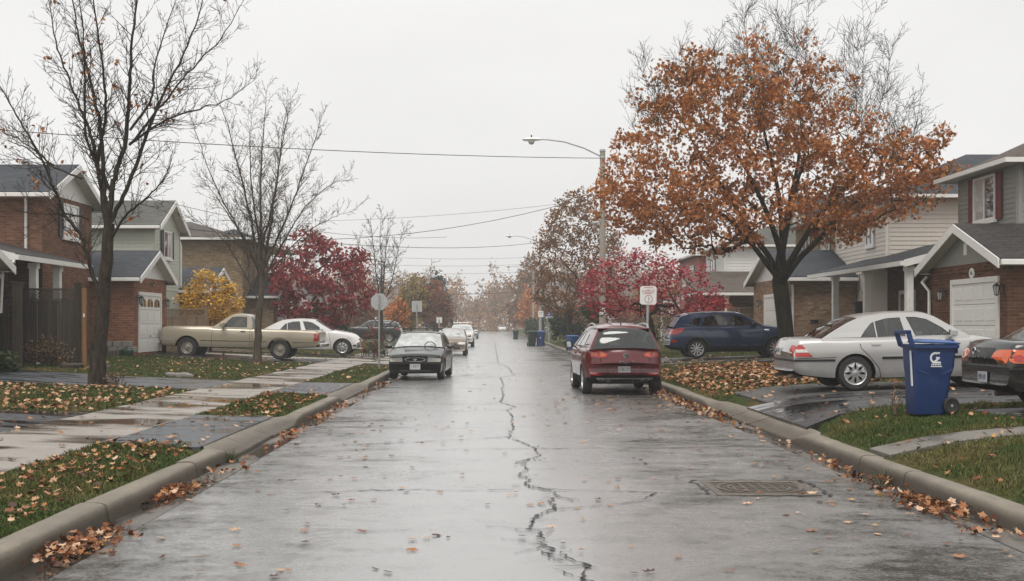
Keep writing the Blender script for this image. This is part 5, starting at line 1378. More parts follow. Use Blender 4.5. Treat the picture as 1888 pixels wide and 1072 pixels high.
# ---- R3: tan brick, garage wing towards the street
h = thing('house', 'tan brick house with a brown brick garage wing behind the rust-leaved tree', 'house', (13, 50, .5))
walls(h, 11.4, 13.95, 46.0, 52.4, .3, 3.5, 'brick_brn'); gable(h, 11.4, 13.6, 46.0, 52.4, 3.5, 4.62, 'x', 'sh_slate', .34, 'white', -1)
garage_door(h, frame_of('W', 11.4), 47.5, 50.1, .6, 2.8); lamp(h, frame_of('W', 11.4), 50.9, 2.6, 1.0); lamp(h, frame_of('W', 11.4), 46.7, 2.6, 1.0)
walls(h, 14.05, 25, 49.0, 55.6, .3, 6.1, 'brick_tan'); hip(h, 14.05, 25, 49.0, 55.6, 6.15, 7.6, 'sh_slate', .4, .5)
window(h, frame_of('W', 14.05), 50.45, 5.2, 1.3, .95, None, 'mix', fm='white'); window(h, frame_of('W', 14.05), 53.6, 5.2, 1.3, .95, None, 'win')
gable(h, 13.4, 16, 51.5, 54.6, 6.25, 7.25, 'x', 'sh_slate', .25, 'white', -1)
spout(h, [(11.42, 45.7, 3.2), (11.5, 45.92, 2.9), (11.5, 45.92, .6)])
MB().fbox(frame_of('S', 46.0), 12.2, 12.5, 1.75, 1.87, 0, .03).build('wall_vent', MT['black'], h)

# ---- R4: white siding, brown-roofed porch
h = thing('house', 'white sided house with a brown hipped porch roof beyond the blue SUV', 'house', (12.5, 66, .5))
wl = walls(h, 12.9, 24, 66.5, 72.5, .3, 6.0, 'sid_white')
siding(wl, frame_of('S', 66.5), 12.95, 22, 3.9, 5.95, 'sid_white', .17); siding(wl, frame_of('W', 12.9), 66.55, 72.4, 3.3, 5.95, 'sid_white', .17)
hip(h, 12.9, 24, 66.5, 72.5, 6.05, 7.4, 'sh_grey', .4, .5)
window(h, frame_of('W', 12.87), 70.1, 4.95, 1.5, 1.15, None, 'win'); spout(h, [(12.85, 66.42, 5.9), (12.85, 66.42, 3.8)])
shed(h, 'porch_roof', 10.2, 15.5, 60.0, 66.3, 3.2, 4.5, 'y0', 'sh_brown'); posts(h, [(11.75, 60.3, .5), (10.4, 60.3, .5), (14.6, 60.3, .5)], 3.16, .09)
walls(h, 11.2, 15.5, 64.5, 66.3, .3, 3.3, 'brick_dk'); window(h, frame_of('S', 64.5), 12.6, 2.0, 1.3, 1.2, None, 'win')
# ---- R5
h = thing('house', 'brick-red house with pale roof seen through the crimson tree', 'house', (13, 80, .5))
walls(h, 12.9, 23, 75.0, 83, .3, 6.0, 'sid_red'); hip(h, 12.9, 23, 75, 83, 6.05, 7.6, 'sh_grey', .4, .5)
window(h, frame_of('W', 12.9), 77.6, 4.9, 1.5, 1.2, None, 'mix'); window(h, frame_of('W', 12.9), 80.6, 4.9, 1.2, 1.2, None, 'win'); shed(h, 'porch_roof', 11.0, 12.88, 74.8, 80, 3.1, 3.7, 'x0', 'sh_slate')
posts(h, [(11.2, 75, .5), (11.2, 79.6, .5)], 3.08, .08)

# ---- L0: only its eave corner shows at the left edge
h = thing('house', 'neighbouring house at the far left edge, only its white eave corner showing', 'house', (-16, 28, .5))
walls(h, -23, -13.4, 25.2, 31.9, .3, 3.3, 'brick_red'); gable(h, -23, -13.4, 25.2, 31.9, 3.3, 4.6, 'x', 'sh_dark', .42, 'white', 1)
spout(h, [(-13.3, 32.3, 3.1), (-13.36, 31.96, 2.8), (-13.36, 31.96, .6)])

# ---- L1: red-brown brick with the white garage door
h = thing('house', 'red-brown brick house with an arched-window white garage door', 'house', (-14.5, 41, .5))
walls(h, -25, -14.5, 38.3, 43.0, .3, 5.95, 'brick_red'); gable(h, -25, -14.5, 38.3, 43.0, 5.95, 7.0, 'x', 'sh_slate', .38, 'sid_white', 1)
hip(h, -30, -17.4, 38.0, 47.0, 6.0, 8.0, 'sh_slate', .3, .5)
fr = frame_of('E', -14.5); window(h, fr, 40.75, 5.2, 1.45, 1.15, 'shutter_dk', 'curtain', fm='white')
spout(h, [(-14.9, 37.95, 5.75), (-15.0, 38.22, 5.5), (-15.0, 38.22, 3.9)])
walls(h, -22, -13.0, 43.05, 47.3, .3, 3.42, 'brick_or'); gable(h, -22, -13.0, 43.05, 47.3, 3.42, 4.35, 'x', 'sh_slate', .34, 'white', 1)
fr = frame_of('E', -13.0); garage_door(h, fr, 43.7, 46.4, .66, 2.76, 4, 3, True); lamp(h, fr, 43.35, 2.6, 1.05); lamp(h, fr, 46.9, 2.55, 1.05); lamp(h, fr, 45.2, 3.2, .6)
shed(h, 'porch_roof', -15.6, -13.0, 32.4, 38.25, 3.5, 4.15, 'x1', 'sh_dark'); posts(h, [(-13.25, 34.35, .5), (-13.25, 36.2, .5)], 3.46, .10)
walls(h, -23, -15.6, 32.2, 38.25, .3, 4.1, 'brick_red'); spout(h, [(-13.0, 32.35, 3.4), (-13.3, 32.3, 3.2), (-13.36, 32.3, 2.0)])
ds = thing('satellite_dish', 'small dark satellite dish on the porch roof of the brick house', 'satellite dish', (-15.35, 39.9, 3.6))
mb = MB().lathe([(.0, .0), (.14, .02), (.24, .06), (.29, .10), (.285, .105), (.13, .03), (0, .012)], 16, 'x', (0, 0, .62)); mb.build('dish', MT['pole'], ds, 40, True).rotation_euler = (0, R(-25), R(15))
MB().tube([(0, 0, 0), (0, 0, .6), (.05, 0, .64)], .02, 6).build('mast', MT['galv'], ds, None, True)
MB().tube([(.05, 0, .52), (.36, 0, .70)], .012, 5).build('feed_arm', MT['galv'], ds, None, True)

# ---- L2: pale green siding
h = thing('house', 'pale green sided house with dark shutters behind the brick garage', 'house', (-14.5, 53, .5))
wl = walls(h, -25, -14.5, 50.9, 55.0, .3, 5.98, 'sid_green'); gable(h, -25, -14.5, 50.9, 55.0, 5.98, 7.05, 'x', 'sh_grey', .38, 'sid_green', 1)
siding(wl, frame_of('E', -14.5), 50.95, 54.95, 3.2, 5.95, 'sid_green', .15); siding(wl, frame_of('S', 50.9), -19, -14.55, 3.2, 5.95, 'sid_green', .15)
window(h, frame_of('E', -14.47), 52.75, 5.2, 1.25, 1.2, 'shutter_dk', 'mix'); spout(h, [(-14.6, 55.2, 5.7), (-14.45, 55.08, 5.3), (-14.45, 55.08, 3.4)])
walls(h, -20, -13.4, 55.1, 60.2, .3, 3.3, 'brick_or'); gable(h, -20, -13.4, 55.1, 60.2, 3.3, 4.3, 'x', 'sh_slate', .34, 'white', 1)

# ---- L3: tan brick
h = thing('house', 'tan brick house with hipped roof behind the second bare tree', 'house', (-14, 68, .5))
walls(h, -25, -13.6, 64.5, 72, .3, 6.25, 'brick_tan'); hip(h, -25, -13.6, 64.5, 72, 6.3, 7.55, 'sh_brown', .45, .5)
hip(h, -19, -13.2, 70, 78, 6.3, 7.6, 'sh_slate', .3, .5)
walls(h, -18, -12.2, 66.0, 71.5, .3, 3.3, 'brick_tan'); gable(h, -18, -12.2, 66, 71.5, 3.3, 4.5, 'x', 'sh_slate', .34, 'brick_or', 1)
garage_door(h, frame_of('E', -12.2), 67.2, 70, .6, 2.7); posts(h, [(-11.3, 73.2, .5), (-11.3, 76.5, .5)], 3.0, .10); shed(h, 'porch_roof', -13.6, -11.1, 72.4, 77.5, 3.04, 3.6, 'x1', 'sh_slate')
# ---- L4: small, pinkish, far
h = thing('house', 'small pinkish house far back between the burgundy maple and the stop sign', 'house', (-13, 104, .5))
walls(h, -22, -12.6, 100, 107, .3, 3.2, 'brick_or'); gable(h, -22, -12.6, 100, 107, 3.2, 4.9, 'x', 'sh_grey', .35, 'brick_or', 1)

# ================================================================== fences
def fence(h, fr, u0, u1, z0, z1, mat, lattice=.34, bw=.145, post_ends=(True, True)):
    u = u0 + .05; O, U, N = fr; me = None; ztop = z1 - lattice
    while u < u1 - .06:
        b = min(bw, u1 - u)
        if me is None or b < bw - .001:
            o = MB().fbox(fr, u, u + b - .012, z0 + .06, ztop, .0, .02).build('board', MT[mat], h); me = o.data; ub = u
        else:
            o = link('board', me, h); o.location = U*(u - ub)
        u += bw
    for z in (z0 + .35, ztop - .12): MB().fbox(fr, u0, u1, z, z + .09, -.045, -.002).build('rail', MT[mat], h)
    for z in (ztop + .005, z1 - .05): MB().fbox(fr, u0, u1, z, z + .05, -.03, .03).build('rail', MT[mat], h)
    la = MB(); k = .09; H = lattice - .06
    n = int((u1 - u0)/k)
    for i in range(-int(H/k), n):
        a, b = u0 + i*k, u0 + i*k + H
        for (p, q, nn) in ((a, b, .004), (b, a, -.010)):
            lo = max(0, (u0 - p)/(q - p) if q > p else (u1 - p)/(q - p)); hi = min(1, (u1 - p)/(q - p) if q > p else (u0 - p)/(q - p))
            if hi <= lo: continue
            A = O + U*(p + (q-p)*lo) + VZ*(ztop + .055 + H*lo - .0) + N*nn; B = O + U*(p + (q-p)*hi) + VZ*(ztop + .055 + H*hi) + N*nn
            la.prism([A - VZ*.018, B - VZ*.018, B + VZ*.018, A + VZ*.018], N*.012)
    la.build('lattice', MT[mat], h)['kind'] = 'stuff'
    for u, e in ((u0, post_ends[0]), (u1, post_ends[1])):
        if e:
            m_ = MB().fbox(fr, u - .07, u + .07, z0 - .1, z1 + .12, -.09, .05); m_.fbox(fr, u - .09, u + .09, z1 + .12, z1 + .16, -.11, .07); m_.build('fence_post', MT[mat], h)
h = thing('wooden_fence', 'dark weathered board fence with lattice top at the far left', 'fence', (-13, 33, .5))
fr = frame_of('S', 34.0); fence(h, fr, GX(38, 34), GX(143, 34), .55, 2.72, 'fence_dk')
fr = frame_of('S', 32.6); fence(h, fr, -17.5, GX(30, 32.6) - .15, .55, 2.72, 'fence_dk', post_ends=(True, False))
po = thing('fence_post', 'tall dark fence post standing at the driveway edge, nearest the camera', 'post', (GX(32, 31.6), 31.6, .35))
MB().box(-.10, .10, -.10, .10, -.1, 2.42).box(-.13, .13, -.13, .13, 2.42, 2.47).build('post', MT['fence_dk'], po, None, True)
MB().box(-.055, .055, -.12, -.10, .2, 2.0).build('cleat', MT['fence_dk'], po, None, True)
po = thing('timber_post', 'slim orange-brown timber post at the end of the dark fence', 'post', (GX(156, 33.8), 33.8, .5))
MB().box(-.05, .05, -.05, .05, -.1, 2.22).build('post', MT['post_lt'], po, None, True); MB().box(-.02, .02, -.06, -.05, 1.4, 1.5).build('reflector', MT['white'], po, None, True)
h = thing('wooden_fence', 'brown board fence with slatted top between brick garage and yellow tree', 'fence', (-13.2, 49.6, .5))
fence(h, frame_of('S', 49.8), GX(300, 49.8), GX(380, 49.8), .5, 2.35, 'fence_lt')
h = thing('wooden_fence', 'light wooden lattice-top fence behind the blue SUV', 'fence', (10.5, 53, .5))
fence(h, frame_of('S', 53.0), GX(1344, 53), GX(1404, 53), .55, 2.45, 'fence_lt')
h = thing('wooden_deck_rail', 'light timber railing behind the white saloon', 'railing', (-10, 73, .5))
for i in range(14): MB().box(-12.4 + i*.16, -12.3 + i*.16, 73.0, 73.06, .6, 1.75).build('baluster', MT['fence_lt'], h)
MB().box(-12.5, -10.2, 72.97, 73.09, 1.75, 1.84).build('hand_rail', MT['fence_lt'], h)

# ================================================================== poles, lamps, wires, signs
def light_pole(label, x, y, ztop, r=.15, arm=2.9, group='concrete street light poles'):
    o = thing('street_light_pole', label, 'street light', (x, y, .14), 0, group)
    MB().lathe([(r*1.15, -.1), (r, 3), (r*.82, ztop - .14), (.0, ztop - .14)], 12, 'z').build('pole', MT['pole'], o, 50, True)
    zt = ztop - .45; pts = [(-r*.6, 0, zt), (-arm*.3, 0, zt + .38), (-arm*.6, 0, zt + .66), (-arm*.85, 0, zt + .76), (-arm, 0, zt + .78)]
    MB().tube(pts, .035, 8).build('arm', MT['galv'], o, 60, True)
    b = MB(); n = 8
    for (dx, hw_, hu, hd) in ((.05, .06, .05, .05), (-.10, .11, .09, .07), (-.45, .15, .10, .11), (-.70, .12, .07, .08), (-.80, .05, .03, .03)):
        for k_ in range(n):
            t = 2*PI*k_/n; s_ = math.sin(t); b.v.append((-arm + dx, hw_*math.cos(t), zt + .78 + (hu if s_ > 0 else hd)*s_))
    for i in range(4):
        for k_ in range(n): b.f.append((i*n+k_, i*n+(k_+1) % n, (i+1)*n+(k_+1) % n, (i+1)*n+k_)); b.mi.append(0)
    b.f += [tuple(range(n)), tuple(range(4*n, 5*n))]; b.mi += [0, 0]
    hd_ = b.build('lamp_head', MT['white'], o, 50, True)
    MB().lathe([(.15, .0), (.14, -.10), (.08, -.16), (0, -.18)], 12, 'z', (-arm - .38, 0, zt + .71)).build('lamp_globe', MT['curtain'], hd_, 50, True)
    MB().tube([(-arm - .38, 0, zt + .86), (-arm - .38, 0, zt + .98)], .03, 6).build('photocell', MT['black'], hd_, None, True)
    for zz in (zt - .1, zt + .2): MB().lathe([(r*.9, 0), (r*.95, .02), (r*.95, .06), (r*.9, .08)], 12, 'z', (0, 0, zz)).build('clamp', MT['galv'], o, None, True)
    return o
p1 = light_pole('nearest concrete street light pole, rising behind the red SUV', 5.0, 55.0, 9.75)
MB().box(-.16, .16, -.165, -.15, 2.0, 2.55).build('notice', MT['sign_white'], p1, None, True)
MB().box(-.10, .10, -.17, -.165, 2.32, 2.45).build('notice_print', MT['sign_ink'], p1, None, True)
MB().box(-.14, .14, -.18, -.15, 1.0, 1.5).build('notice', MT['sign_white'], p1, None, True)
MB().tube([(-.1, -.1, 6.25), (-.55, -.1, 6.2)], .03, 5).build('bracket', MT['galv'], p1, None, True)
light_pole('middle street light pole, partly behind the brown-leaved tree', 4.95, 128.0, 10.7)
light_pole('farthest street light pole, rising behind the orange tree', 5.2, 158.0, 8.9)
def wire(label, a, b, sag, r=.016):
    a, b = Vector(a), Vector(b); b = a + (b - a)*1.55; sag *= 2.0; n = 40
    pts = [a + (b - a)*(i/n) - VZ*sag*4*(i/n)*(1 - i/n) for i in range(n + 1)]
    o = MB().tube(pts, r, 5).build('overhead_wire', MT['wire'], None, 80); return tag(o, label, 'wire', 'overhead wires')
wire('thick overhead wire crossing to the nearest street light pole', (5, 55, 9.35), (-17.2, 39.5, 8.65), .25, .015)
wire('sagging overhead wire below the thick upper one', (5.6, 66, 8.85), (-12.5, 60, 7.7), .95, .015)
wire('overhead wire running down to the middle street light pole', (4.95, 128, 10.5), (-15, 62, 8.2), .9, .022)
wire('faint nearly level overhead wire in mid sky', (5.6, 66, 8.6), (-10, 72, 8.4), .25, .009)
wire('thick low overhead wire across the far end of the street', (5.2, 158, 6.0), (-14, 150, 6.0), .25, .038)
for i, (z, yy) in enumerate(((9.6, 140), (8.9, 142), (8.2, 146), (7.1, 150))): 
    wire(['highest', 'second highest', 'third highest', 'lowest'][i] + ' of four faint far wires above the street end', (5.1, yy, z), (-18, yy - 18, z + .3), .5, .014)
wire('wire from the left edge behind the first bare tree', (-17.2, 39.5, 7.6), (-8, 62, 7.3), .5, .011)

def sign_post(name, label, x, y, h_, r=.03, group=None, lean=0.0):
    o = thing(name, label, 'sign', (x, y, np.interp(x, RPX, RPZ) if x > 0 else np.interp(x, LPX, LPZ)), 0, group); o.rotation_euler = (0, lean, 0)
    MB().tube([(0, 0, -.1), (0, 0, h_)], r, 8).build('post', MT['galv'], o, 60, True); return o
o = sign_post('stop_sign', 'grey back of an octagonal stop sign at the left curb', -3.98, 41.3, 2.55)
MB().prism([(.31*math.cos(t), -.005, 2.32 + .31*math.sin(t)) for t in [PI/8 + k_*PI/4 for k_ in range(8)]], (0, .012, 0)).build('sign_plate', MT['signback'], o, None, True).location = (0, .045, 0)
MB().prism([(.305*math.cos(t), .055, 2.32 + .305*math.sin(t)) for t in [PI/8 + k_*PI/4 for k_ in range(8)]], (0, .003, 0)).build('sign_face', MT['sign_red'], o, None, True)
MB().box(-.02, .02, -.045, .04, 2.2, 2.45).build('bracket', MT['galv'], o, None, True)
o = sign_post('traffic_sign', 'grey back of a square sign beyond the stop sign', -3.92, 60.5, 2.55)
MB().prism([(a, .035, 2.45 + b) for a, b in ((-.23,-.28),(.23,-.28),(.26,-.24),(.26,.24),(.23,.28),(-.23,.28),(-.26,.24),(-.26,-.24))], (0, .012, 0)).build('sign_plate', MT['signback'], o, None, True)
o = sign_post('traffic_sign', 'small pale sign on a short brown post, farthest on the left', -3.95, 86.0, 1.9, .045)
MB().box(-.20, .20, .045, .06, 1.62, 2.05).build('sign_plate', MT['sign_white'], o, None, True)
# watch sign on the right
o = sign_post('neighbourhood_sign', 'white sign with red lettering above a ringed black mark, behind the red SUV', 4.62, 36.2, 2.15, .045, lean=R(1.2))
z0 = 2.42; pl = MB().prism([(a, -.05, z0 + b) for a, b in ((-.20,-.28),(.20,-.28),(.25,-.23),(.25,.23),(.20,.28),(-.20,.28),(-.25,.23),(-.25,-.23))], (0, .012, 0)).build('sign_plate', MT['sign_white'], o, None, True)
m_ = MB()
def seg2(mb, a, b, w_, y):
    dx, dz = b[0]-a[0], b[1]-a[1]; l = math.hypot(dx, dz) or 1; nx, nz = -dz/l*w_/2, dx/l*w_/2
    mb.prism([(a[0]+nx, y, a[1]+nz), (b[0]+nx, y, b[1]+nz), (b[0]-nx, y, b[1]-nz), (a[0]-nx, y, a[1]-nz)], (0, -.003, 0))
for t in range(24):
    a, b = 2*PI*t/24, 2*PI*(t+1)/24; seg2(m_, (.015 + .115*math.cos(a), z0 - .115 + .115*math.sin(a)), (.015 + .115*math.cos(b), z0 - .115 + .115*math.sin(b)), .014, -.052)
rr_ = random.Random(8)
for (zz, n, wd) in ((.235, 9, .26), (.165, 3, .10), (.135, 11, .32), (.085, 7, .2)):
    for i in range(n):
        u = -wd/2 + wd*(i + .1)/n; seg2(m_, (u, z0 + zz - .012), (u + .3*wd/n, z0 + zz + .014), .007, -.052); seg2(m_, (u + .35*wd/n, z0 + zz + .012), (u + .7*wd/n, z0 + zz - .012), .007, -.052)
for a, b in (((-.17, .15), (-.17, .08)), ((-.17, .08), (-.13, .05)), ((-.13, .05), (.10, .05)), ((.10, .05), (.17, .12)), ((.17, .12), (.17, .19))): seg2(m_, (a[0], z0 + a[1]), (b[0], z0 + b[1]), .010, -.052)
m_.build('sign_print', MT['sign_red'], pl, None, True)
m2 = MB(); seg2(m2, (.012, z0 - .05), (.028, z0 - .11), .016, -.052); seg2(m2, (.028, z0 - .11), (.008, z0 - .18), .014, -.052); m2.build('sign_mark', MT['sign_ink'], pl, None, True)
o = sign_post('traffic_sign', 'small white sign far down the right curb', 4.65, 119, 2.65, .04); MB().box(-.24, .24, -.06, -.045, 2.25, 2.85).build('sign_plate', MT['sign_white'], o, None, True)
MB().lathe([(.15, 0), (.15, -.004), (.12, -.004), (.12, 0)], 16, 'y', (0, -.061, 2.6)).build('sign_print', MT['sign_ink'], o, None, True)
o = sign_post('traffic_sign', 'small blue sign on a white post at the right curb', 4.72, 103, 2.35, .05); MB().box(-.28, .28, -.06, -.045, 2.25, 2.62).build('sign_plate', MT['sign_blue'], o, None, True); MB().box(-.06, .06, -.064, -.061, 2.33, 2.52).build('sign_print', MT['sign_white'], o, None, True)
o = sign_post('marker_post', 'white gate post by the green hedge on the right', 7.0, 100, 2.2, .09); o['category'] = 'post'

# ================================================================== bins
def cart(name, label, x, y, rotz, mb_, ml, s=1.0, lidopen=.0, logo=True, group='wheeled bins', z=None):
    """rolling cart; local -y is the front, wheels at the back (+x here once turned)"""
    z = (np.interp(x, RPX, RPZ) + .035 if x > RX else .0) if z is None else z
    o = thing(name, label, 'bin', (x, y, z), rotz, group)
    secs = [(.0, .46, .40, .02), (.03, .48, .42, .02), (.62, .58, .54, .0), (.66, .60, .56, .0), (.76, .62, .60, -.01), (.95, .66, .66, -.02), (.985, .67, .67, -.02)]
    b = MB(); n = 16
    def ringp(w_, d_, c_, zz):
        out = []
        for k_ in range(n):
            t = 2*PI*k_/n + PI/n; cx, sy = math.cos(t), math.sin(t); e = .28
            out.append((math.copysign(abs(cx)**e, cx)*w_/2*s, math.copysign(abs(sy)**e, sy)*d_/2*s + c_*s, zz*s))
        return out
    for (zz, w_, d_, c_) in secs: b.v += ringp(w_, d_, c_, zz)
    for i in range(len(secs) - 1):
        for k_ in range(n): b.f.append((i*n+k_, i*n+(k_+1) % n, (i+1)*n+(k_+1) % n, (i+1)*n+k_)); b.mi.append(0)
    b.f.append(tuple(range(n))); b.mi.append(0)
    bo = b.build('body', MT[mb_], o, 45, True)
    rim = MB(); m0 = ringp(.67, .67, -.02, .955); m1 = ringp(.73, .73, -.02, .955); m2 = ringp(.735, .735, -.02, 1.01); m3 = ringp(.66, .66, -.02, 1.01); m4 = ringp(.65, .65, -.02, .9)
    rim.v += m0 + m1 + m2 + m3 + m4
    for i in range(4):
        for k_ in range(n): rim.f.append((i*n+k_, i*n+(k_+1) % n, (i+1)*n+(k_+1) % n, (i+1)*n+k_)); rim.mi.append(0)
    rim.build('rim', MT[mb_], o, 45, True)
    # lid: shallow dome hinged at the back
    l = MB(); ls = [ringp(.74, .76, 0, 1.015), ringp(.745, .765, 0, 1.035), ringp(.60, .62, .0, 1.075), ringp(.25, .3, .0, 1.09)]
    for q in ls: l.v += q
    for i in range(3):
        for k_ in range(n): l.f.append((i*n+k_, i*n+(k_+1) % n, (i+1)*n+(k_+1) % n, (i+1)*n+k_)); l.mi.append(0)
    l.f.append(tuple(range(3*n, 4*n))); l.mi.append(0); lo = l.build('lid', MT[ml], o, 45, True)
    # handle bar across the back, above the rim
    hb_ = MB()
    for sd in (-1, 1): hb_.prism([(sd*.30*s, .33*s, .90*s), (sd*.30*s, .40*s, .92*s), (sd*.30*s, .47*s, 1.09*s), (sd*.30*s, .40*s, 1.09*s)], (sd*.03*s, 0, 0))
    hb_.tube([(-.33*s, .43*s, 1.07*s), (.33*s, .43*s, 1.07*s)], .022*s, 8); hb_.build('handle', MT[mb_], o, None, True)
    for sd in (-1, 1):
        MB().lathe([(0, -.03*s), (.10*s, -.03*s), (.125*s, -.02*s), (.125*s, .02*s), (.10*s, .03*s), (0, .03*s)], 20, 'x', (sd*.27*s, .30*s, .125*s)).build('wheel', MT['rubber'], o, 40, True)
    MB().tube([(-.28*s, .30*s, .125*s), (.28*s, .30*s, .125*s)], .014*s, 6).build('axle', MT['iron'], o, None, True)
    return o, bo
# the big blue one, turned so that its side faces the camera and its wheels point to the right
bo_ = thing('wheeled_bin', 'large blue wheeled bin with a white logo, standing on the right-hand grass', 'bin', (6.21, 17.05, np.interp(6.21, RPX, RPZ) + .03), R(-1), 'wheeled bins'); bo_.scale = (.87, .92, 1.0)
b = MB(); n = 24
def rr2(w_, d_, cx, zz, e=.22):
    out = []
    for k_ in range(n):
        t = 2*PI*k_/n + PI/n; a, q = math.cos(t), math.sin(t)
        out.append((math.copysign(abs(a)**e, a)*w_/2 + cx, math.copysign(abs(q)**e, q)*d_/2, zz))
    return out
secs = [(.0, .50, .46, -.055), (.02, .515, .475, -.053), (.55, .60, .56, -.02), (.60, .625, .58, -.012), (.66, .655, .60, -.005), (.85, .675, .64, .0), (.955, .685, .655, .0)]
for (zz, w_, d_, cx) in secs: b.v += rr2(w_, d_, cx, zz)
for i in range(len(secs) - 1):
    for k_ in range(n): b.f.append((i*n+k_, i*n+(k_+1) % n, (i+1)*n+(k_+1) % n, (i+1)*n+k_)); b.mi.append(0)
b.f.append(tuple(range(n))); b.mi.append(0)
body = b.build('body', MT['bin_blue'], bo_, 40, True)
r_ = MB(); q = [rr2(.69, .66, .0, .93), rr2(.76, .73, .01, .935), rr2(.765, .735, .01, .985), rr2(.70, .67, .0, .985), rr2(.68, .65, 0, .93)]
for z_ in q: r_.v += z_
for i in range(4):
    for k_ in range(n): r_.f.append((i*n+k_, i*n+(k_+1) % n, (i+1)*n+(k_+1) % n, (i+1)*n+k_)); r_.mi.append(0)
r_.build('rim', MT['bin_blue'], bo_, 40, True)
l = MB(); q = [rr2(.66, .70, .05, 1.0), rr2(.67, .71, .05, 1.02), rr2(.58, .62, .03, 1.035), rr2(.30, .40, -.02, 1.06)]
for z_ in q: l.v += z_
for i in range(3):
    for k_ in range(n): l.f.append((i*n+k_, i*n+(k_+1) % n, (i+1)*n+(k_+1) % n, (i+1)*n+k_)); l.mi.append(0)
l.f += [tuple(range(3*n, 4*n)), tuple(range(n))]; l.mi += [0, 0]; l.build('lid', MT['bin_blue2'], bo_, 40, True).rotation_euler = (0, R(1.5), 0)
hd = MB()
for sy in (-1, 1): hd.prism([(-.31, sy*.30, .95), (-.40, sy*.30, .95), (-.475, sy*.30, 1.17), (-.395, sy*.30, 1.19), (-.37, sy*.30, 1.10)], (0, -sy*.035, 0))
hd.box(-.475, -.39, -.30, .30, 1.135, 1.19); hd.build('handle', MT['bin_blue'], bo_, None, True, bevel=.008)
ck = MB(); ck.prism([(.33, -.2, 1.0), (.40, -.2, .99), (.40, -.2, .86), (.375, -.2, .86), (.37, -.2, .95), (.33, -.2, .96)], (0, .4, 0)); ck.prism([(.30, -.15, 1.0), (.37, -.15, 1.0), (.36, -.15, 1.05), (.32, -.15, 1.06)], (0, .3, 0)); ck.build('lid_catch', MT['bin_blue'], bo_, None, True)
for sy in (-1, 1):
    wv = MB().lathe([(0, -.035), (.085, -.035), (.10, -.045), (.125, -.03), (.128, 0), (.125, .03), (.10, .045), (.085, .035), (0, .035)], 24, 'y', (.255, sy*.285, .128)).build('wheel', MT['rubber'], bo_, 40, True)
    MB().lathe([(0, 0), (.02, 0), (.022, -.008*sy), (0, -.008*sy)], 10, 'y', (.255, sy*.335, .128)).build('hub_cap', MT['galv'], wv, None, True)
MB().tube([(.255, -.28, .128), (.255, .28, .128)], .014, 6).build('axle', MT['iron'], bo_, None, True)
# moulded gussets below the wide upper part
for sx in (-1, 1): MB().prism([(sx*.28, -.272, .62), (sx*.10, -.272, .55), (sx*.10, -.272, .575), (sx*.28, -.272, .655)], (0, -.022, 0)).build('gusset', MT['bin_blue'], bo_, None, True)
MB().prism([(-.345, -.20, .40), (-.325, -.20, .40), (-.352, -.20, .90), (-.372, -.20, .90)], (0, .04, 0)).build('side_label', MT['decal'], bo_, None, True)
lg = MB(); yy = -.325
cpts = [(.075*math.cos(t), .075*math.sin(t)*.9) for t in np.linspace(R(65), R(250), 14)]
for a, b2 in zip(cpts[:-1], cpts[1:]): seg2(lg, (a[0] - .01, .80 + a[1]), (b2[0] - .01, .80 + b2[1]), .030, yy)
for a, b2 in (((-.06, .735), (.075, .735)), ((.0, .80), (.06, .80)), ((.055, .80), (-.03, .742)), ((.01, .868), (.06, .868))): seg2(lg, a, b2, .026, yy)
for i in range(6): lg.box(-.075 + i*.027, -.058 + i*.027, yy - .003, yy, .695, .715); 
lg.box(-.085, .095, yy - .003, yy, .672, .684); lg.build('logo', MT['decal'], body, None, True)

cart('wheeled_bin', 'dark green bin beside a blue one on the road, by the far right curb', 2.93, 92.6, R(8), 'bin_green', 'bin_green', 1.08, z=.004)
o, bb = cart('wheeled_bin', 'blue bin touching a dark green one at the far right curb', 3.62, 92.9, R(-6), 'bin_blue2', 'bin_blue2', 1.08, z=.004)
MB().box(-.16, .06, -.315, -.31, .78, .93).build('label', MT['decal'], bb, None, True); MB().box(-.05, .05, -.30, -.295, .60, .67).build('label', MT['decal'], bb, None, True)
cart('wheeled_bin', 'lone dark green bin out on the road, farthest away', 2.42, 133.5, R(4), 'bin_green', 'bin_green', .95, z=.004)
cart('wheeled_bin', 'blue bin peeping over the red SUV mirror on the right verge', GX(1056, 68), 68.0, R(30), 'bin_blue2', 'bin_blue2', .82)
cart('wheeled_bin', 'small bright green bin against the brown brick garage wall', GX(1535, 45.2), 45.2, 0, 'bin_green2', 'bin_green2', .95)
o = thing('utility_box', 'green slatted utility cabinet behind the red SUV roof', 'cabinet', (GX(1149, 58), 58, .35))
MB().box(-.36, .36, -.3, .3, 0, 1.35).build('cabinet', MT['bin_green2'], o, None, True, bevel=.02)
for i in range(7): MB().box(-.33 + i*.1, -.27 + i*.1, -.315, -.3, .75, 1.28).build('slat', MT['bin_green'], o, None, True)

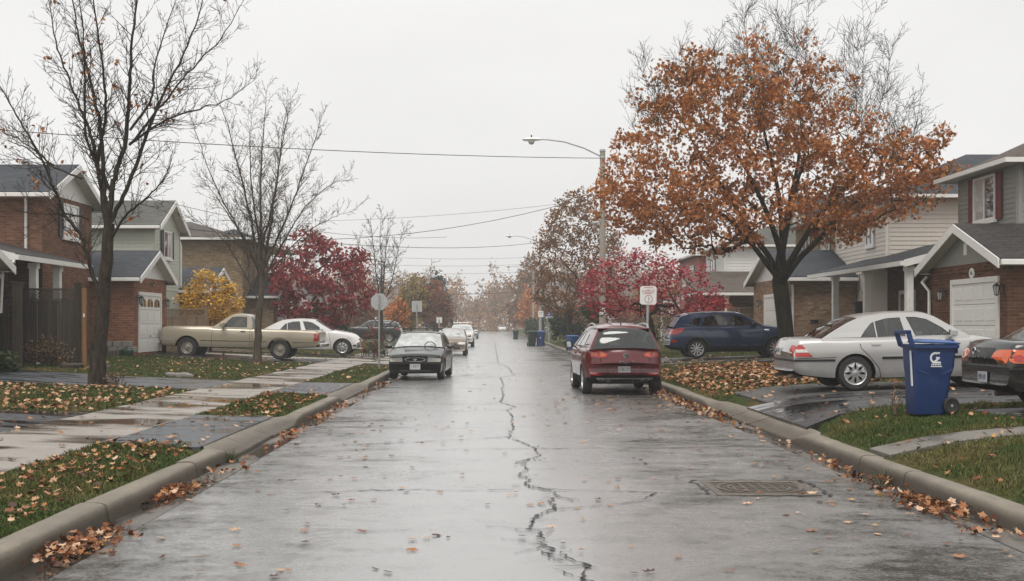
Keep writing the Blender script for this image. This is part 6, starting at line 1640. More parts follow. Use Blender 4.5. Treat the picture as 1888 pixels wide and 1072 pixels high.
# ================================================================== small garden things
def lumpy(name, label, cat, x, y, sx, sy, sz, mat, seed, z=None, rotz=0):
    bm = bmesh.new(); bmesh.ops.create_icosphere(bm, subdivisions=3, radius=1); r = np.random.default_rng(seed); k = r.normal(size=(6, 3))*2.2; ph = r.uniform(0, 6, 6)
    for v in bm.verts:
        c_ = np.array(v.co); d = 1 + .09*sum(math.sin(float(k[i] @ c_) + ph[i]) for i in range(6))/1.6
        p = np.sign(c_)*np.abs(c_)**.62*d; v.co = (p[0]*sx, p[1]*sy, max(-.3, p[2])*sz)
    me = bpy.data.meshes.new(name); bm.to_mesh(me); bm.free(); finish_mesh(me, [MT[mat]], 40)
    o = link(name, me); o.location = (x, y, (gz(x, y) if z is None else z) + sz*.25); o.rotation_euler = (0, 0, rotz); return tag(o, label, cat)
lumpy('garden_stone', 'long flat grey stone lying on the lawn beside the left driveway', 'stone', GX(328, 31.9), 31.9, .34, .14, .10, 'stone', 3, rotz=R(-8))
lumpy('garden_log', 'dark log lying before the weathered fence', 'log', GX(132, 33.2), 33.2, .34, .14, .10, 'log', 4)
lumpy('garden_stone', 'small dark stone left of the first bare tree trunk base', 'stone', GX(199, 33.5), 33.5, .09, .09, .10, 'log', 5)
lumpy('tarp_bundle', 'dark green bag bundle by the brick garage corner', 'bag', GX(233, 42.6), 42.5, .26, .18, .22, 'tarp', 6)
h = thing('retaining_blocks', 'low row of grey concrete blocks at the brick garage corner', 'block wall', (-13.2, 42.6, .55))
for i in range(3):
    for j in range(3): MB().box(-14.0 + j*.34 + .17*(i % 2), -13.69 + j*.34 + .17*(i % 2), 42.72, 42.98, .5 + i*.20, .69 + i*.20).build('block', MT['stone'], h, bevel=.012)
h = thing('log_edging', 'low edging of short upright logs before the brick garage', 'edging', (-13.6, 41.6, .5))
for i in range(14):
    xx = -15.2 + i*.155; MB().lathe([(0, .30), (.065, .30), (.075, .27), (.075, -.05)], 8, 'z', (xx, 41.7 + .03*math.sin(i), .47 + .02*math.sin(i*2.1))).build('log', MT['log'], h, 50)
o = thing('rubber_mat', 'dark flat board lying at the foot of the rust-leaved tree', 'board', (8.75, 37.3, .52)); MB().prism([(-.55, -.2, .0), (.3, -.25, .03), (.45, .2, .05), (-.3, .25, .03)], (0, 0, .04)).build('board', MT['black'], o, None, True)

# ================================================================== trees
LEAF4 = ([(0, 0, 0), (.34, .42, .08), (0, 1, -.06), (-.34, .42, .08)], [(0, 1, 2, 3)])                     # simple leaf
LOBE = ([(0, 0, 0), (.16, .18, .03), (.42, .30, .10), (.20, .48, .02), (.34, .72, .08), (.10, .74, 0), (0, 1, -.08), (-.10, .74, 0), (-.34, .72, .08), (-.20, .48, .02), (-.42, .30, .10), (-.16, .18, .03)],
        [(0, 1, 3, 9), (0, 9, 11, 11), (1, 2, 3, 3), (9, 10, 11, 11), (3, 5, 7, 9), (3, 4, 5, 5), (7, 8, 9, 9), (5, 6, 7, 7)])
def quads_to_tris(fs):
    out = []
    for f in fs:
        out.append((f[0], f[1], f[2]))
        if f[3] != f[2]: out.append((f[0], f[2], f[3]))
    return out
LOBE_T = (LOBE[0], quads_to_tris(LOBE[1]))

def in_poly(px, py, poly):
    n = len(poly); ins = np.zeros(len(px), bool); j = n - 1
    for i in range(n):
        xi, yi = poly[i]; xj, yj = poly[j]
        c_ = ((yi > py) != (yj > py)) & (px < (xj - xi)*(py - yi)/((yj - yi) + 1e-9) + xi); ins ^= c_; j = i
    return ins

class Skel:
    """a branching skeleton grown outwards from a trunk to a cloud of twig ends; girths follow from what each branch carries"""
    def __init__(s): s.p = []; s.par = []
    def add(s, p, par): s.p.append(np.asarray(p, float)); s.par.append(par); return len(s.p) - 1
    def line(s, pts, par=-1):
        for q in pts: par = s.add(q, par)
        return par
    def attach(s, ends, rng, z0, wob=.10, step=.45, skip=0):
        d = [np.linalg.norm(e - s.p[skip]) for e in ends]
        tips = []
        for i in np.argsort(d):
            e = np.asarray(ends[i]); P = np.array(s.p); v = e - P; L = np.linalg.norm(v, axis=1)
            cost = L + np.where(v[:, 2] < 0, -v[:, 2]*0.9, 0); cost[:skip] += 50
            k = int(np.argmin(cost)); n = max(2, int(L[k]/step) + 1); par = k; a = s.p[k]
            bow = np.array([0, 0, .12*L[k]]) + rng.normal(0, wob*.4, 3)*L[k]*.5
            for j in range(1, n + 1):
                t = j/n; par = s.add(a + (e - a)*t - bow*4*t*(1 - t)*.5 + (rng.normal(0, wob*.25, 3) if j < n else 0), par)
            tips.append(par)
        return tips
    def girth(s, tip=.006, pw=2.35):
        n = len(s.p); acc = np.zeros(n); s.r = np.zeros(n)
        for i in range(n - 1, -1, -1):
            s.r[i] = max(tip, acc[i]**(1/pw)); 
            if s.par[i] >= 0: acc[s.par[i]] += s.r[i]**pw
    def mesh(s, mb, rmax=None, flare=None):
        n = len(s.p); ch = [[] for _ in range(n)]
        for i in range(n):
            if s.par[i] >= 0: ch[s.par[i]].append(i)
        starts = [i for i in range(n) if s.par[i] < 0]; st = [(i, -1) for i in starts]
        while st:
            i, par = st.pop(); pts, rs_ = [], []
            if par >= 0: pts.append(s.p[par]); rs_.append(min(s.r[par], s.r[i]*1.25))
            while True:
                pts.append(s.p[i]); rs_.append(s.r[i]); c_ = ch[i]
                if not c_: break
                m_ = max(c_, key=lambda k: s.r[k])
                for k in c_:
                    if k != m_: st.append((k, i))
                i = m_
            if rmax: rs_ = [min(rmax, q) for q in rs_]
            big = max(rs_); mb.tube(pts, rs_, 10 if big > .12 else (6 if big > .04 else (4 if big > .015 else 3)), cap=False)

def grow_twig(mb, rng, p, d, L, r, lev, tips, min_r, sub):
    pts = [p]; n = 5 if lev == 0 else 2; dd = d/np.linalg.norm(d)
    for i in range(n):
        dd = dd + rng.normal(0, .075, 3) + np.array([0, 0, .09]); dd /= np.linalg.norm(dd); pts.append(pts[-1] + dd*L/n)
    mb.tube(pts, list(np.linspace(r, min_r*.8, n + 1)), 4 if r > .014 else 3, False); tips.append(pts[-1])
    if lev < 2:
        m_ = int(sub*L) + 1 if lev == 0 else int(3.4*L/.4)
        for _ in range(m_):
            t = rng.uniform(.12, 1); k = min(n - 1, int(t*n)); q = pts[k] + (pts[k+1] - pts[k])*(t*n - k)
            e = rng.normal(size=3); ax = (pts[k+1] - pts[k]); ax /= np.linalg.norm(ax); e -= ax*(e @ ax); e /= np.linalg.norm(e); an = rng.uniform(.5, .95)
            grow_twig(mb, rng, q, ax*math.cos(an) + e*math.sin(an), L*rng.uniform(.22, .48)*(1.1 - .5*t), max(min_r, r*.5), lev + 1, tips, min_r, sub)

def leafy(name, label, poly, Y, depth, trunk, nclus, per, lsize, lmat, bark, seed, stems=(), clr=.34, tmpl=LEAF4, cat='tree', group=None, tip=.007, rbase=None, extra=None, hole=0.0, flat=None):
    """tree whose crown fills an outline traced at its own distance, as deep as it is wide"""
    rng = np.random.default_rng(seed); poly = np.array(poly, float)
    x0, y0 = poly.min(0); x1, y1 = poly.max(0); px, py = [], []
    while len(px) < nclus:
        a, b = rng.uniform(x0, x1, nclus*2), rng.uniform(y0, y1, nclus*2); k = in_poly(a, b, poly); px += list(a[k]); py += list(b[k])
    px, py = np.array(px[:nclus]), np.array(py[:nclus]); cx, cy = (x0 + x1)/2, (y0 + y1)/2
    rr = np.clip(1 - ((px - cx)/(x1 - cx + 1e-6))**2*.9 - ((py - cy)/(y1 - cy + 1e-6))**2*.6, .05, 1)
    dz = rng.uniform(-1, 1, nclus)
    px = px + rng.normal(0, .028, nclus)*(x1 - x0)*(rng.random(nclus) < .3); py = py + rng.normal(0, .028, nclus)*(y1 - y0)*(rng.random(nclus) < .3); dz = np.sign(dz)*np.abs(dz)**.8*depth*np.sqrt(rr)
    ends = [np.array(W(a, b, Y)) + np.array((0, d, 0)) for a, b, d in zip(px, py, dz)]
    base = np.array(W(trunk[0][0], trunk[0][1], Y)); 
    o = thing(name, label, cat, tuple(base), 0, group)
    sk = Skel(); tr = [np.array(W(a, b, Y)) for a, b in trunk]; tr = [np.array(q) for q in spline2(tr, 4)]
    last = sk.line(tr); ntr = len(tr)
    srad = []
    for (pts, dep) in stems:
        w3 = [np.array(W(a, b, Y)) + np.array((0, dep*(i + 1)/len(pts), 0)) for i, (a, b) in enumerate(pts)]
        k = int(np.argmin(np.linalg.norm(np.array(sk.p[:ntr]) - w3[0], axis=1))); q0 = len(sk.p); sk.line([np.array(q) for q in spline2([sk.p[k]] + w3, 4)][1:], k); srad.append((q0, len(sk.p)))
    sk.attach(ends, rng, base[2], skip=max(0, ntr - 2)); 
    sk.girth(tip); mb = MB()
    if rbase:
        fr_ = np.clip(np.log(sk.r/tip)/math.log(max(sk.r)/tip), 0, 1); sk.r = sk.r*(rbase/max(sk.r))**(fr_**1.3)
    for (q0, q1) in srad:
        tt = np.linspace(0, 1, q1 - q0); sk.r[q0:q1] = np.maximum(sk.r[q0:q1], (rbase or .1)*.52*(1 - tt)**.85)
    for i in range(len(sk.p)):                      # a limb is never stouter than what carries it
        if sk.par[i] >= 0: sk.r[i] = min(sk.r[i], sk.r[sk.par[i]])
    fl = np.array(sk.p)[:ntr, 2] - base[2]; sk.r[:ntr] *= 1 + .55*np.exp(-fl/.22)
    sk.mesh(mb)
    if extra is not None:
        for (q, d, L, r) in extra: grow_twig(mb, rng, np.array(q), np.array(d, float), L, r, 0, [], .0055, 5)
    mb.build('trunk', MT[bark], o, 70)
    E = np.array(ends)
    if hole: E = E[rng.random(len(E)) > hole]
    n = len(E)*per; c_ = np.repeat(E, per, 0); off = rng.normal(size=(n, 3)); off /= np.linalg.norm(off, axis=1)[:, None]
    off *= (rng.random(n)**.45)[:, None]*np.array([clr, clr, clr*.75])*rng.uniform(.6, 1.35, len(E)).repeat(per)[:, None]
    pos = c_ + off
    cr = scatter('crown', tmpl[0], tmpl[1], pos, rot_mats(rng, n, flat), rng.uniform(*lsize, n), MT[lmat], o); cr['kind'] = 'stuff'
    return o

def bare(name, label, Y, trunk, stems, r0, bark, seed, dens=.22, tw=(.5, 1.5), leaves=0, lsize=(.07, .12), group=None, min_r=.005, sub=6):
    rng = np.random.default_rng(seed); base = np.array(W(trunk[0][0], trunk[0][1], Y)); o = thing(name, label, 'tree', tuple(base), 0, group); mb = MB(); tips = []
    tr = [np.array(q) for q in spline2([np.array(W(a, b, Y)) for a, b in trunk], 5)]; hh = np.array([q[2] for q in tr]) - base[2]
    tr = [q + rng.normal(0, .012, 3) for q in tr]
    mb.tube(tr, list(r0*(1 - .35*hh/max(hh)) + r0*.5*np.exp(-hh/.22)), 12, False)
    def twig(p, d, L, r, lev): grow_twig(mb, rng, p, d, L, r, lev, tips, min_r, sub)
    for (pts, dep, r) in stems:
        w3 = [np.array(W(a, b, Y)) + np.array((0, dep*(i/(len(pts) - 1))**1.2, 0)) for i, (a, b) in enumerate(pts)]
        P = [np.array(q) for q in spline2(w3, 6)]; P = [P[0]] + [q + rng.normal(0, .012, 3) for q in P[1:]]
        seglen = np.array([0] + list(np.cumsum([np.linalg.norm(b - a) for a, b in zip(P[:-1], P[1:])]))); T = seglen[-1]
        R_ = np.maximum(min_r, r*.60*(1 - seglen/T)**1.0 + .0045); mb.tube(P, list(R_), 8 if r > .06 else 6, False)
        s_ = .12*T
        while s_ < T:
            k = min(len(P) - 2, int(np.searchsorted(seglen, s_)) - 1); t = (s_ - seglen[k])/(seglen[k+1] - seglen[k] + 1e-9); q = P[k] + (P[k+1] - P[k])*t
            ax = P[k+1] - P[k]; ax /= np.linalg.norm(ax); e = rng.normal(size=3); e -= ax*(e @ ax); e /= np.linalg.norm(e); an = rng.uniform(.55, 1.05)
            L = rng.uniform(*tw)*(1 - .55*s_/T); twig(q, ax*math.cos(an) + e*math.sin(an), L, max(min_r*1.2, min(.014, R_[k]*.42)), 0); s_ += dens*rng.uniform(.5, 1.5)
        tips.append(P[-1])
    mb.build('trunk', MT[bark], o, 70)
    if leaves:
        tp = np.array(tips); tp = tp[rng.choice(len(tp), leaves)]; n = leaves*4; pos = tp.repeat(4, 0) + rng.normal(0, .06, (n, 3)); 
        scatter('clinging_leaves', LOBE_T[0], LOBE_T[1], pos, rot_mats(rng, n), rng.uniform(*lsize, n), MT['l_bare'], o)['kind'] = 'stuff'
    return o

# ---- the two bare trees on the left
bare('bare_tree', 'tall bare tree with a few clinging brown leaves, nearest on the left lawn', 27.3, [(178, 722), (182, 650), (188, 580), (194, 510), (199, 445), (201, 415)], [
    ([(186, 560), (172, 500), (158, 440), (132, 400), (112, 345), (92, 290), (58, 225), (28, 165), (-5, 110)], -1.2, .085),
    ([(199, 440), (192, 380), (186, 310), (178, 240), (160, 160), (136, 80), (118, 5), (108, -110)], .8, .10),
    ([(200, 425), (206, 370), (217, 320), (236, 265), (246, 180), (252, 100), (263, 20), (272, -120)], -.6, .11),
    ([(203, 410), (236, 335), (268, 235), (300, 150), (328, 85), (352, 5), (372, -100)], 1.0, .085),
    ([(198, 430), (180, 335), (160, 255), (130, 190), (98, 120), (66, 40), (42, -90)], 1.4, .08),
    ([(203, 445), (240, 398), (288, 368), (330, 330), (348, 290)], -1.4, .05),
    ([(240, 265), (300, 226), (360, 205), (420, 190), (478, 150)], -.3, .045), ([(238, 268), (290, 200), (340, 130), (398, 62), (446, -30)], .7, .05),
    ([(164, 405), (128, 396), (90, 398), (40, 392)], -.8, .04), ([(100, 305), (60, 275), (20, 250), (-30, 235)], .3, .035), ([(180, 300), (205, 200), (210, 100), (196, -70)], -1.6, .06),
    ([(150, 330), (80, 300), (20, 262), (-40, 240)], 1.2, .035), ([(208, 360), (170, 260), (180, 140), (185, 20), (180, -60)], -2.0, .055), ([(240, 240), (270, 170), (262, 90), (300, -80)], 1.8, .05)],
    .19, 'bark_a', 21, .12, (.5, 1.5), 60, (.08, .14), sub=6, min_r=.0042)
bare('bare_tree', 'leafless fine-twigged tree standing before the beige pickup', 42.8, [(474, 672), (476, 610), (480, 555), (483, 510)], [
    ([(481, 520), (470, 440), (455, 360), (436, 280), (418, 210), (400, 165)], -.8, .085), ([(482, 515), (480, 420), (478, 320), (482, 230), (488, 150)], .6, .10), ([(483, 510), (500, 420), (515, 330), (530, 250), (548, 185)], -1.0, .09),
    ([(482, 520), (455, 450), (420, 400), (385, 350), (358, 320)], .8, .06), ([(483, 520), (525, 440), (560, 380), (600, 340), (640, 318)], 1.0, .06), ([(484, 500), (530, 400), (565, 310), (590, 240), (600, 205)], -.5, .07),
    ([(482, 540), (520, 480), (570, 430), (620, 405), (660, 395)], -1.2, .045), ([(478, 560), (440, 480), (405, 430), (350, 400)], -1.2, .045), ([(481, 470), (462, 360), (450, 250), (452, 170)], 1.6, .06), ([(485, 450), (505, 340), (510, 240), (515, 165)], 1.8, .06),
    ([(481, 500), (440, 420), (400, 330), (380, 260), (372, 225)], -1.9, .05)],
    .15, 'bark_c', 22, .12, (.6, 1.6), 6, (.08, .13), sub=7, min_r=.0052)
bare('bare_tree', 'slender many-stemmed bare tree rising behind the stop sign', 78.0, [(704, 640), (704, 600), (703, 565)], [
    ([(703, 580), (696, 520), (690, 460), (684, 400)], -.5, .07), ([(703, 570), (708, 500), (712, 440), (716, 395)], .6, .08), ([(703, 575), (722, 520), (736, 460), (748, 420)], -.8, .06), ([(703, 585), (680, 540), (664, 490), (655, 430)], .8, .06),
    ([(704, 610), (740, 580), (775, 545), (790, 500), (800, 480)], .4, .05), ([(703, 600), (672, 575), (650, 560), (630, 545)], -.6, .045), ([(703, 560), (702, 490), (699, 430), (700, 385)], 1.2, .06), ([(704, 620), (735, 600), (765, 580), (830, 560)], -.8, .04)],
    .13, 'bark_far', 23, .20, (.7, 1.9), 6, (.1, .16), sub=5, min_r=.010)

# ---- the big rust-leaved tree on the right
OAK = [(1090, 372), (1105, 330), (1150, 300), (1148, 250), (1185, 220), (1180, 165), (1230, 120), (1275, 100), (1330, 120), (1385, 85), (1440, 110), (1480, 140), (1545, 150), (1530, 200), (1570, 235), (1620, 260), (1680, 245), (1745, 268), (1755, 320), (1715, 372), (1660, 400), (1600, 420), (1560, 455), (1500, 440), (1430, 380), (1390, 440), (1330, 470), (1260, 465), (1200, 440), (1150, 425), (1110, 400)]
rg = np.random.default_rng(5); ex = []
for _ in range(44):                       # bare shoots standing out of the top
    a = rg.uniform(1190, 1740); top = np.interp(a, [1150, 1230, 1330, 1450, 1560, 1620, 1760], [200, 45, 5, -5, 30, 130, 250]); foot = np.interp(a, [1150, 1230, 1330, 1450, 1550, 1620, 1760], [280, 215, 200, 215, 270, 310, 330]) + rg.uniform(0, 60)
    q = np.array(W(a, foot, 38.0)) + np.array((0, rg.uniform(-2.2, 2.2), 0)); L = max(.6, (foot - top)*38/F*rg.uniform(.55, 1.0)); ex.append((q, (np.sign(a - 1440)*abs(a - 1440)/900 + rg.normal(0, .16), rg.normal(0, .2), 1.0), L, .011))
oak = leafy('autumn_tree', 'large rust-orange leaved tree with bare top twigs on the right lawn', OAK, 38.0, 3.2, [(1452, 674), (1449, 620), (1443, 560), (1437, 515)], 760, 36, (.09, .18), 'l_oak', 'bark_b', 31,
   [([(1438, 520), (1412, 492), (1380, 455), (1330, 405), (1260, 375), (1180, 360)], -1.2), ([(1438, 515), (1420, 470), (1388, 425), (1345, 350), (1290, 265), (1255, 190)], .9), ([(1440, 505), (1438, 440), (1428, 350), (1400, 240), (1388, 150)], -.7), ([(1441, 500), (1462, 400), (1490, 300), (1520, 190)], 1.1),
    ([(1444, 520), (1475, 478), (1515, 440), (1555, 395), (1630, 340), (1700, 315)], .6), ([(1441, 500), (1500, 400), (1560, 330), (1600, 270)], -1.6), ([(1440, 500), (1400, 400), (1340, 300), (1270, 240)], -2.2), ([(1440, 500), (1470, 380), (1500, 260), (1480, 180)], 2.4)],
   .40, LOBE_T, extra=ex, hole=.05, tip=.0055, rbase=.255)

# ---- other coloured trees and shrubs
leafy('autumn_tree', 'burgundy-leaved round maple behind the white saloon', [(492, 530), (505, 475), (530, 450), (560, 418), (600, 428), (640, 455), (672, 470), (684, 520), (680, 570), (650, 590), (610, 595), (575, 600), (530, 590), (498, 570)], 66, 2.6, [(582, 645), (583, 610), (583, 570)], 230, 26, (.16, .28), 'l_burg', 'bark_b', 41, clr=.42, rbase=.16)
leafy('autumn_tree', 'small bright yellow tree behind the pickup bonnet', [(336, 560), (345, 520), (370, 500), (400, 505), (435, 530), (448, 560), (440, 590), (400, 605), (350, 600)], 51.5, 1.2, [(388, 652), (387, 615), (388, 590)], 170, 24, (.09, .16), 'l_yell', 'bark_far', 42, clr=.26, rbase=.06, flat=.9)
leafy('autumn_tree', 'crimson spreading tree behind the white lettered sign', [(1065, 560), (1080, 510), (1120, 475), (1180, 465), (1240, 480), (1300, 510), (1335, 545), (1330, 580), (1270, 590), (1220, 575), (1160, 580), (1100, 585)], 49, 2.4, [(1205, 640), (1200, 600), (1190, 575)], 270, 18, (.10, .18), 'l_crim', 'bark_b', 43, clr=.34, rbase=.14, flat=1.0)
leafy('red_shrub', 'bright scarlet shrub over the blue SUV roof', [(1270, 590), (1280, 560), (1310, 548), (1345, 560), (1350, 580), (1330, 600)], 56, .9, [(1310, 640), (1310, 610)], 46, 24, (.09, .15), 'l_scar', 'bark_far', 44, clr=.24, cat='shrub')
leafy('brush_shrub', 'dry brown brush between red SUV and blue SUV', [(1190, 628), (1195, 590), (1230, 575), (1280, 590), (1290, 620)], 55, 1.2, [(1240, 650), (1240, 630)], 130, 9, (.06, .12), 'l_dry', 'bark_far', 45, clr=.28, cat='shrub', tip=.010)
leafy('autumn_tree', 'tall brown-orange thinning tree beside the nearest street light pole', [(985, 500), (990, 450), (1015, 390), (1050, 355), (1080, 350), (1120, 400), (1145, 450), (1140, 530), (1110, 580), (1060, 590), (1010, 575), (985, 550)], 84, 3.0, [(1050, 632), (1050, 600), (1056, 560)], 420, 20, (.14, .25), 'l_brown', 'bark_far', 46, clr=.50, rbase=.17, tip=.012, hole=.08)
leafy('autumn_tree', 'bright orange tree far down the right side', [(955, 580), (960, 550), (972, 530), (985, 560), (996, 580), (990, 600), (962, 600)], 165, 2.0, [(975, 618), (975, 600)], 70, 22, (.25, .42), 'l_oran', 'bark_far', 47, clr=.6, rbase=.14, tip=.02)
leafy('conifer', 'dark green pointed conifer in the left distance', [(806, 498), (818, 525), (826, 560), (836, 600), (780, 600), (786, 560), (796, 520)], 150, 2.2, [(806, 622), (806, 560), (806, 505)], 160, 22, (.25, .45), 'l_ever', 'bark_far', 48, clr=.6, rbase=.16, tip=.02)
leafy('autumn_tree', 'russet tree before the dark conifer', [(765, 590), (768, 555), (785, 525), (805, 520), (826, 550), (835, 585), (810, 600)], 138, 2.6, [(800, 622), (800, 600)], 120, 22, (.25, .42), 'l_rust', 'bark_far', 49, clr=.7, rbase=.15, tip=.02)
leafy('autumn_tree', 'golden tree between the stop sign and the russet tree', [(735, 600), (735, 555), (752, 520), (775, 505), (785, 540), (778, 585), (765, 605)], 128, 2.4, [(758, 625), (758, 600)], 110, 22, (.25, .42), 'l_gold', 'bark_far', 50, clr=.65, rbase=.15, tip=.02)
leafy('autumn_tree', 'pale orange low tree behind the stop sign post', [(712, 600), (715, 570), (735, 548), (748, 565), (752, 600)], 105, 1.8, [(735, 630), (734, 605)], 70, 24, (.18, .3), 'l_oran', 'bark_far', 51, clr=.45, rbase=.1, tip=.015)
leafy('autumn_tree', 'brown bushy tree behind the dark grey SUV', [(640, 605), (645, 560), (670, 540), (705, 545), (715, 590), (700, 615)], 118, 2.6, [(680, 630), (680, 605)], 90, 20, (.22, .38), 'l_brown', 'bark_far', 52, clr=.6, rbase=.14, tip=.018)
leafy('evergreen_shrub', 'dark evergreen bush under the burgundy maple', [(545, 610), (550, 580), (580, 570), (625, 580), (650, 605), (640, 625), (560, 625)], 72, 1.2, [(600, 640), (600, 620)], 110, 26, (.12, .22), 'l_ever', 'bark_far', 53, clr=.34, cat='shrub')
leafy('evergreen_hedge', 'dark green hedge beyond the far bins, beside the street light', [(972, 592), (1000, 588), (1000, 616), (972, 616)], 140, 1.5, [(986, 622), (986, 612)], 60, 26, (.25, .4), 'l_ever', 'bark_far', 54, clr=.5, cat='hedge')
leafy('evergreen_hedge', 'tall dark green hedge left of the red SUV mirror', [(1018, 590), (1030, 572), (1062, 570), (1075, 600), (1070, 622), (1020, 622)], 92, 1.6, [(1045, 632), (1045, 615)], 110, 26, (.18, .3), 'l_ever', 'bark_far', 55, clr=.42, cat='hedge')
leafy('evergreen_shrub', 'green shrub beside the pole behind the red SUV', [(1070, 590), (1075, 560), (1095, 552), (1110, 580), (1105, 600)], 60, .9, [(1090, 640), (1090, 600)], 50, 22, (.1, .18), 'l_green', 'bark_far', 56, clr=.28, cat='shrub')
leafy('broadleaf_shrub', 'leafy green shrub at the left edge by the fence post', [(-25, 700), (-25, 658), (0, 650), (22, 660), (30, 685), (20, 700)], 30, .5, [(4, 706), (4, 692)], 46, 18, (.10, .18), 'l_green', 'bark_far', 57, clr=.22, cat='shrub', flat=1.0)
leafy('sapling', 'small wispy shrub with brown leaves at the first bare tree foot', [(196, 715), (200, 690), (215, 686), (230, 700), (236, 716)], 27.0, .25, [(212, 724), (212, 714)], 26, 7, (.05, .09), 'l_dry', 'bark_far', 58, clr=.10, cat='shrub', tip=.005)
leafy('perennial_bed', 'tangle of dry garden stems before the weathered fence', [(42, 665), (50, 635), (90, 622), (130, 640), (150, 665)], 33.4, .4, [(95, 676), (95, 666)], 60, 9, (.06, .11), 'l_dry', 'bark_far', 59, clr=.16, cat='shrub', tip=.006)
leafy('sapling', 'thin sapling with orange leaves beside the stop sign post', [(665, 655), (668, 610), (690, 595), (712, 610), (715, 650)], 52, .7, [(690, 664), (690, 645)], 26, 9, (.07, .13), 'l_rust', 'bark_far', 60, clr=.22, cat='shrub', tip=.008)
leafy('evergreen_shrub', 'low green mound shrub in front of the dark grey SUV', [(668, 655), (680, 634), (705, 636), (712, 655)], 56, .5, [(690, 662), (690, 652)], 30, 22, (.07, .12), 'l_ever', 'bark_far', 61, clr=.2, cat='shrub')
leafy('cut_stems', 'clump of broken brown stems beside the blue bin', [(1638, 752), (1640, 720), (1650, 712), (1668, 730), (1662, 752)], 17.2, .12, [(1651, 764), (1651, 752)], 14, 1, (.03, .06), 'l_dry', 'fence_lt', 62, clr=.05, cat='plant', tip=.008)
leafy('autumn_tree', 'hazy brown tree rising above the orange tree on the right', [(935, 590), (940, 540), (960, 490), (985, 470), (1010, 500), (1015, 580), (975, 600)], 205, 4.5, [(980, 616), (980, 590)], 150, 20, (.4, .7), 'l_brown', 'bark_far', 63, clr=1.1, rbase=.2, tip=.03)
# backdrop trees behind the houses on both sides
for i, (px, py0, Yd, hw, mt) in enumerate(((560, 540, 125, 40, 'l_brown'), (480, 545, 110, 45, 'l_gold'), (640, 560, 170, 30, 'l_rust'), (1120, 540, 120, 40, 'l_rust'), (1180, 545, 130, 40, 'l_gold'), (1250, 530, 110, 45, 'l_brown'))):
    lab = ['brown tree filling the gap behind the burgundy maple', 'golden tree behind the tan brick house', 'distant russet tree left of the stop sign', 'russet tree behind the nearest street light pole', 'golden tree behind the crimson one', 'brown tree behind the crimson one, farther right'][i]
    leafy('autumn_tree', lab, [(px-hw, 600), (px-hw*.9, py0+20), (px, py0-8), (px+hw*.9, py0+18), (px+hw, 600)], Yd, 3, [(px, 628), (px, 600)], 90, 20, (.25, .42), mt, 'bark_far', 70 + i, clr=.8, rbase=.15, tip=.02)

# ---- the wood that closes the street, one mass
rng = np.random.default_rng(77); pos = []; trunks = MB()
for i in range(96):
    x = rng.uniform(-70, 60); y = rng.uniform(292, 350); hgt = rng.uniform(9.5, 14) + np.interp(x, [-60, -25, -10, -4, 4, 12, 60], [6, 3, 1.5, -1, 4, 8, 8]); rad = rng.uniform(2.8, 4.6)
    trunks.tube([(x, y, -.2), (x + rng.normal(0, .3), y, hgt*.5), (x + rng.normal(0, .6), y, hgt*.9)], [.3, .2, .06], 5)
    n = 620; q = rng.normal(size=(n, 3)); q /= np.linalg.norm(q, axis=1)[:, None]; q *= (rng.random(n)**.4)[:, None]
    cl = rng.normal(size=(14, 3))*.55; near = cl[rng.integers(0, 14, n)]
    q = q*.45 + near*.75
    pos.append(np.array([x, y, hgt*.55]) + q*np.array([rad, rad, hgt*.42]))
for (xa, xb, ya, yb, nn) in ((-70, 60, 287, 296, 9000),): 
    q = np.c_[rng.uniform(xa, xb, nn), rng.uniform(ya, yb, nn), np.abs(rng.normal(0, 1.9, nn)) + .2]; pos.append(q)
pos = np.concatenate(pos); pos = pos[(pos[:, 2] > .1)]
n = len(pos); wd = scatter('far_wood', LEAF4[0], LEAF4[1], pos, rot_mats(rng, n), rng.uniform(.4, .95, n), MT['l_wood']); tag(wd, 'hazy autumn wood closing off the far end of the street', 'wood', None, 'stuff')
trunks.build('tree_trunks', MT['bark_far'], wd)['kind'] = 'stuff'

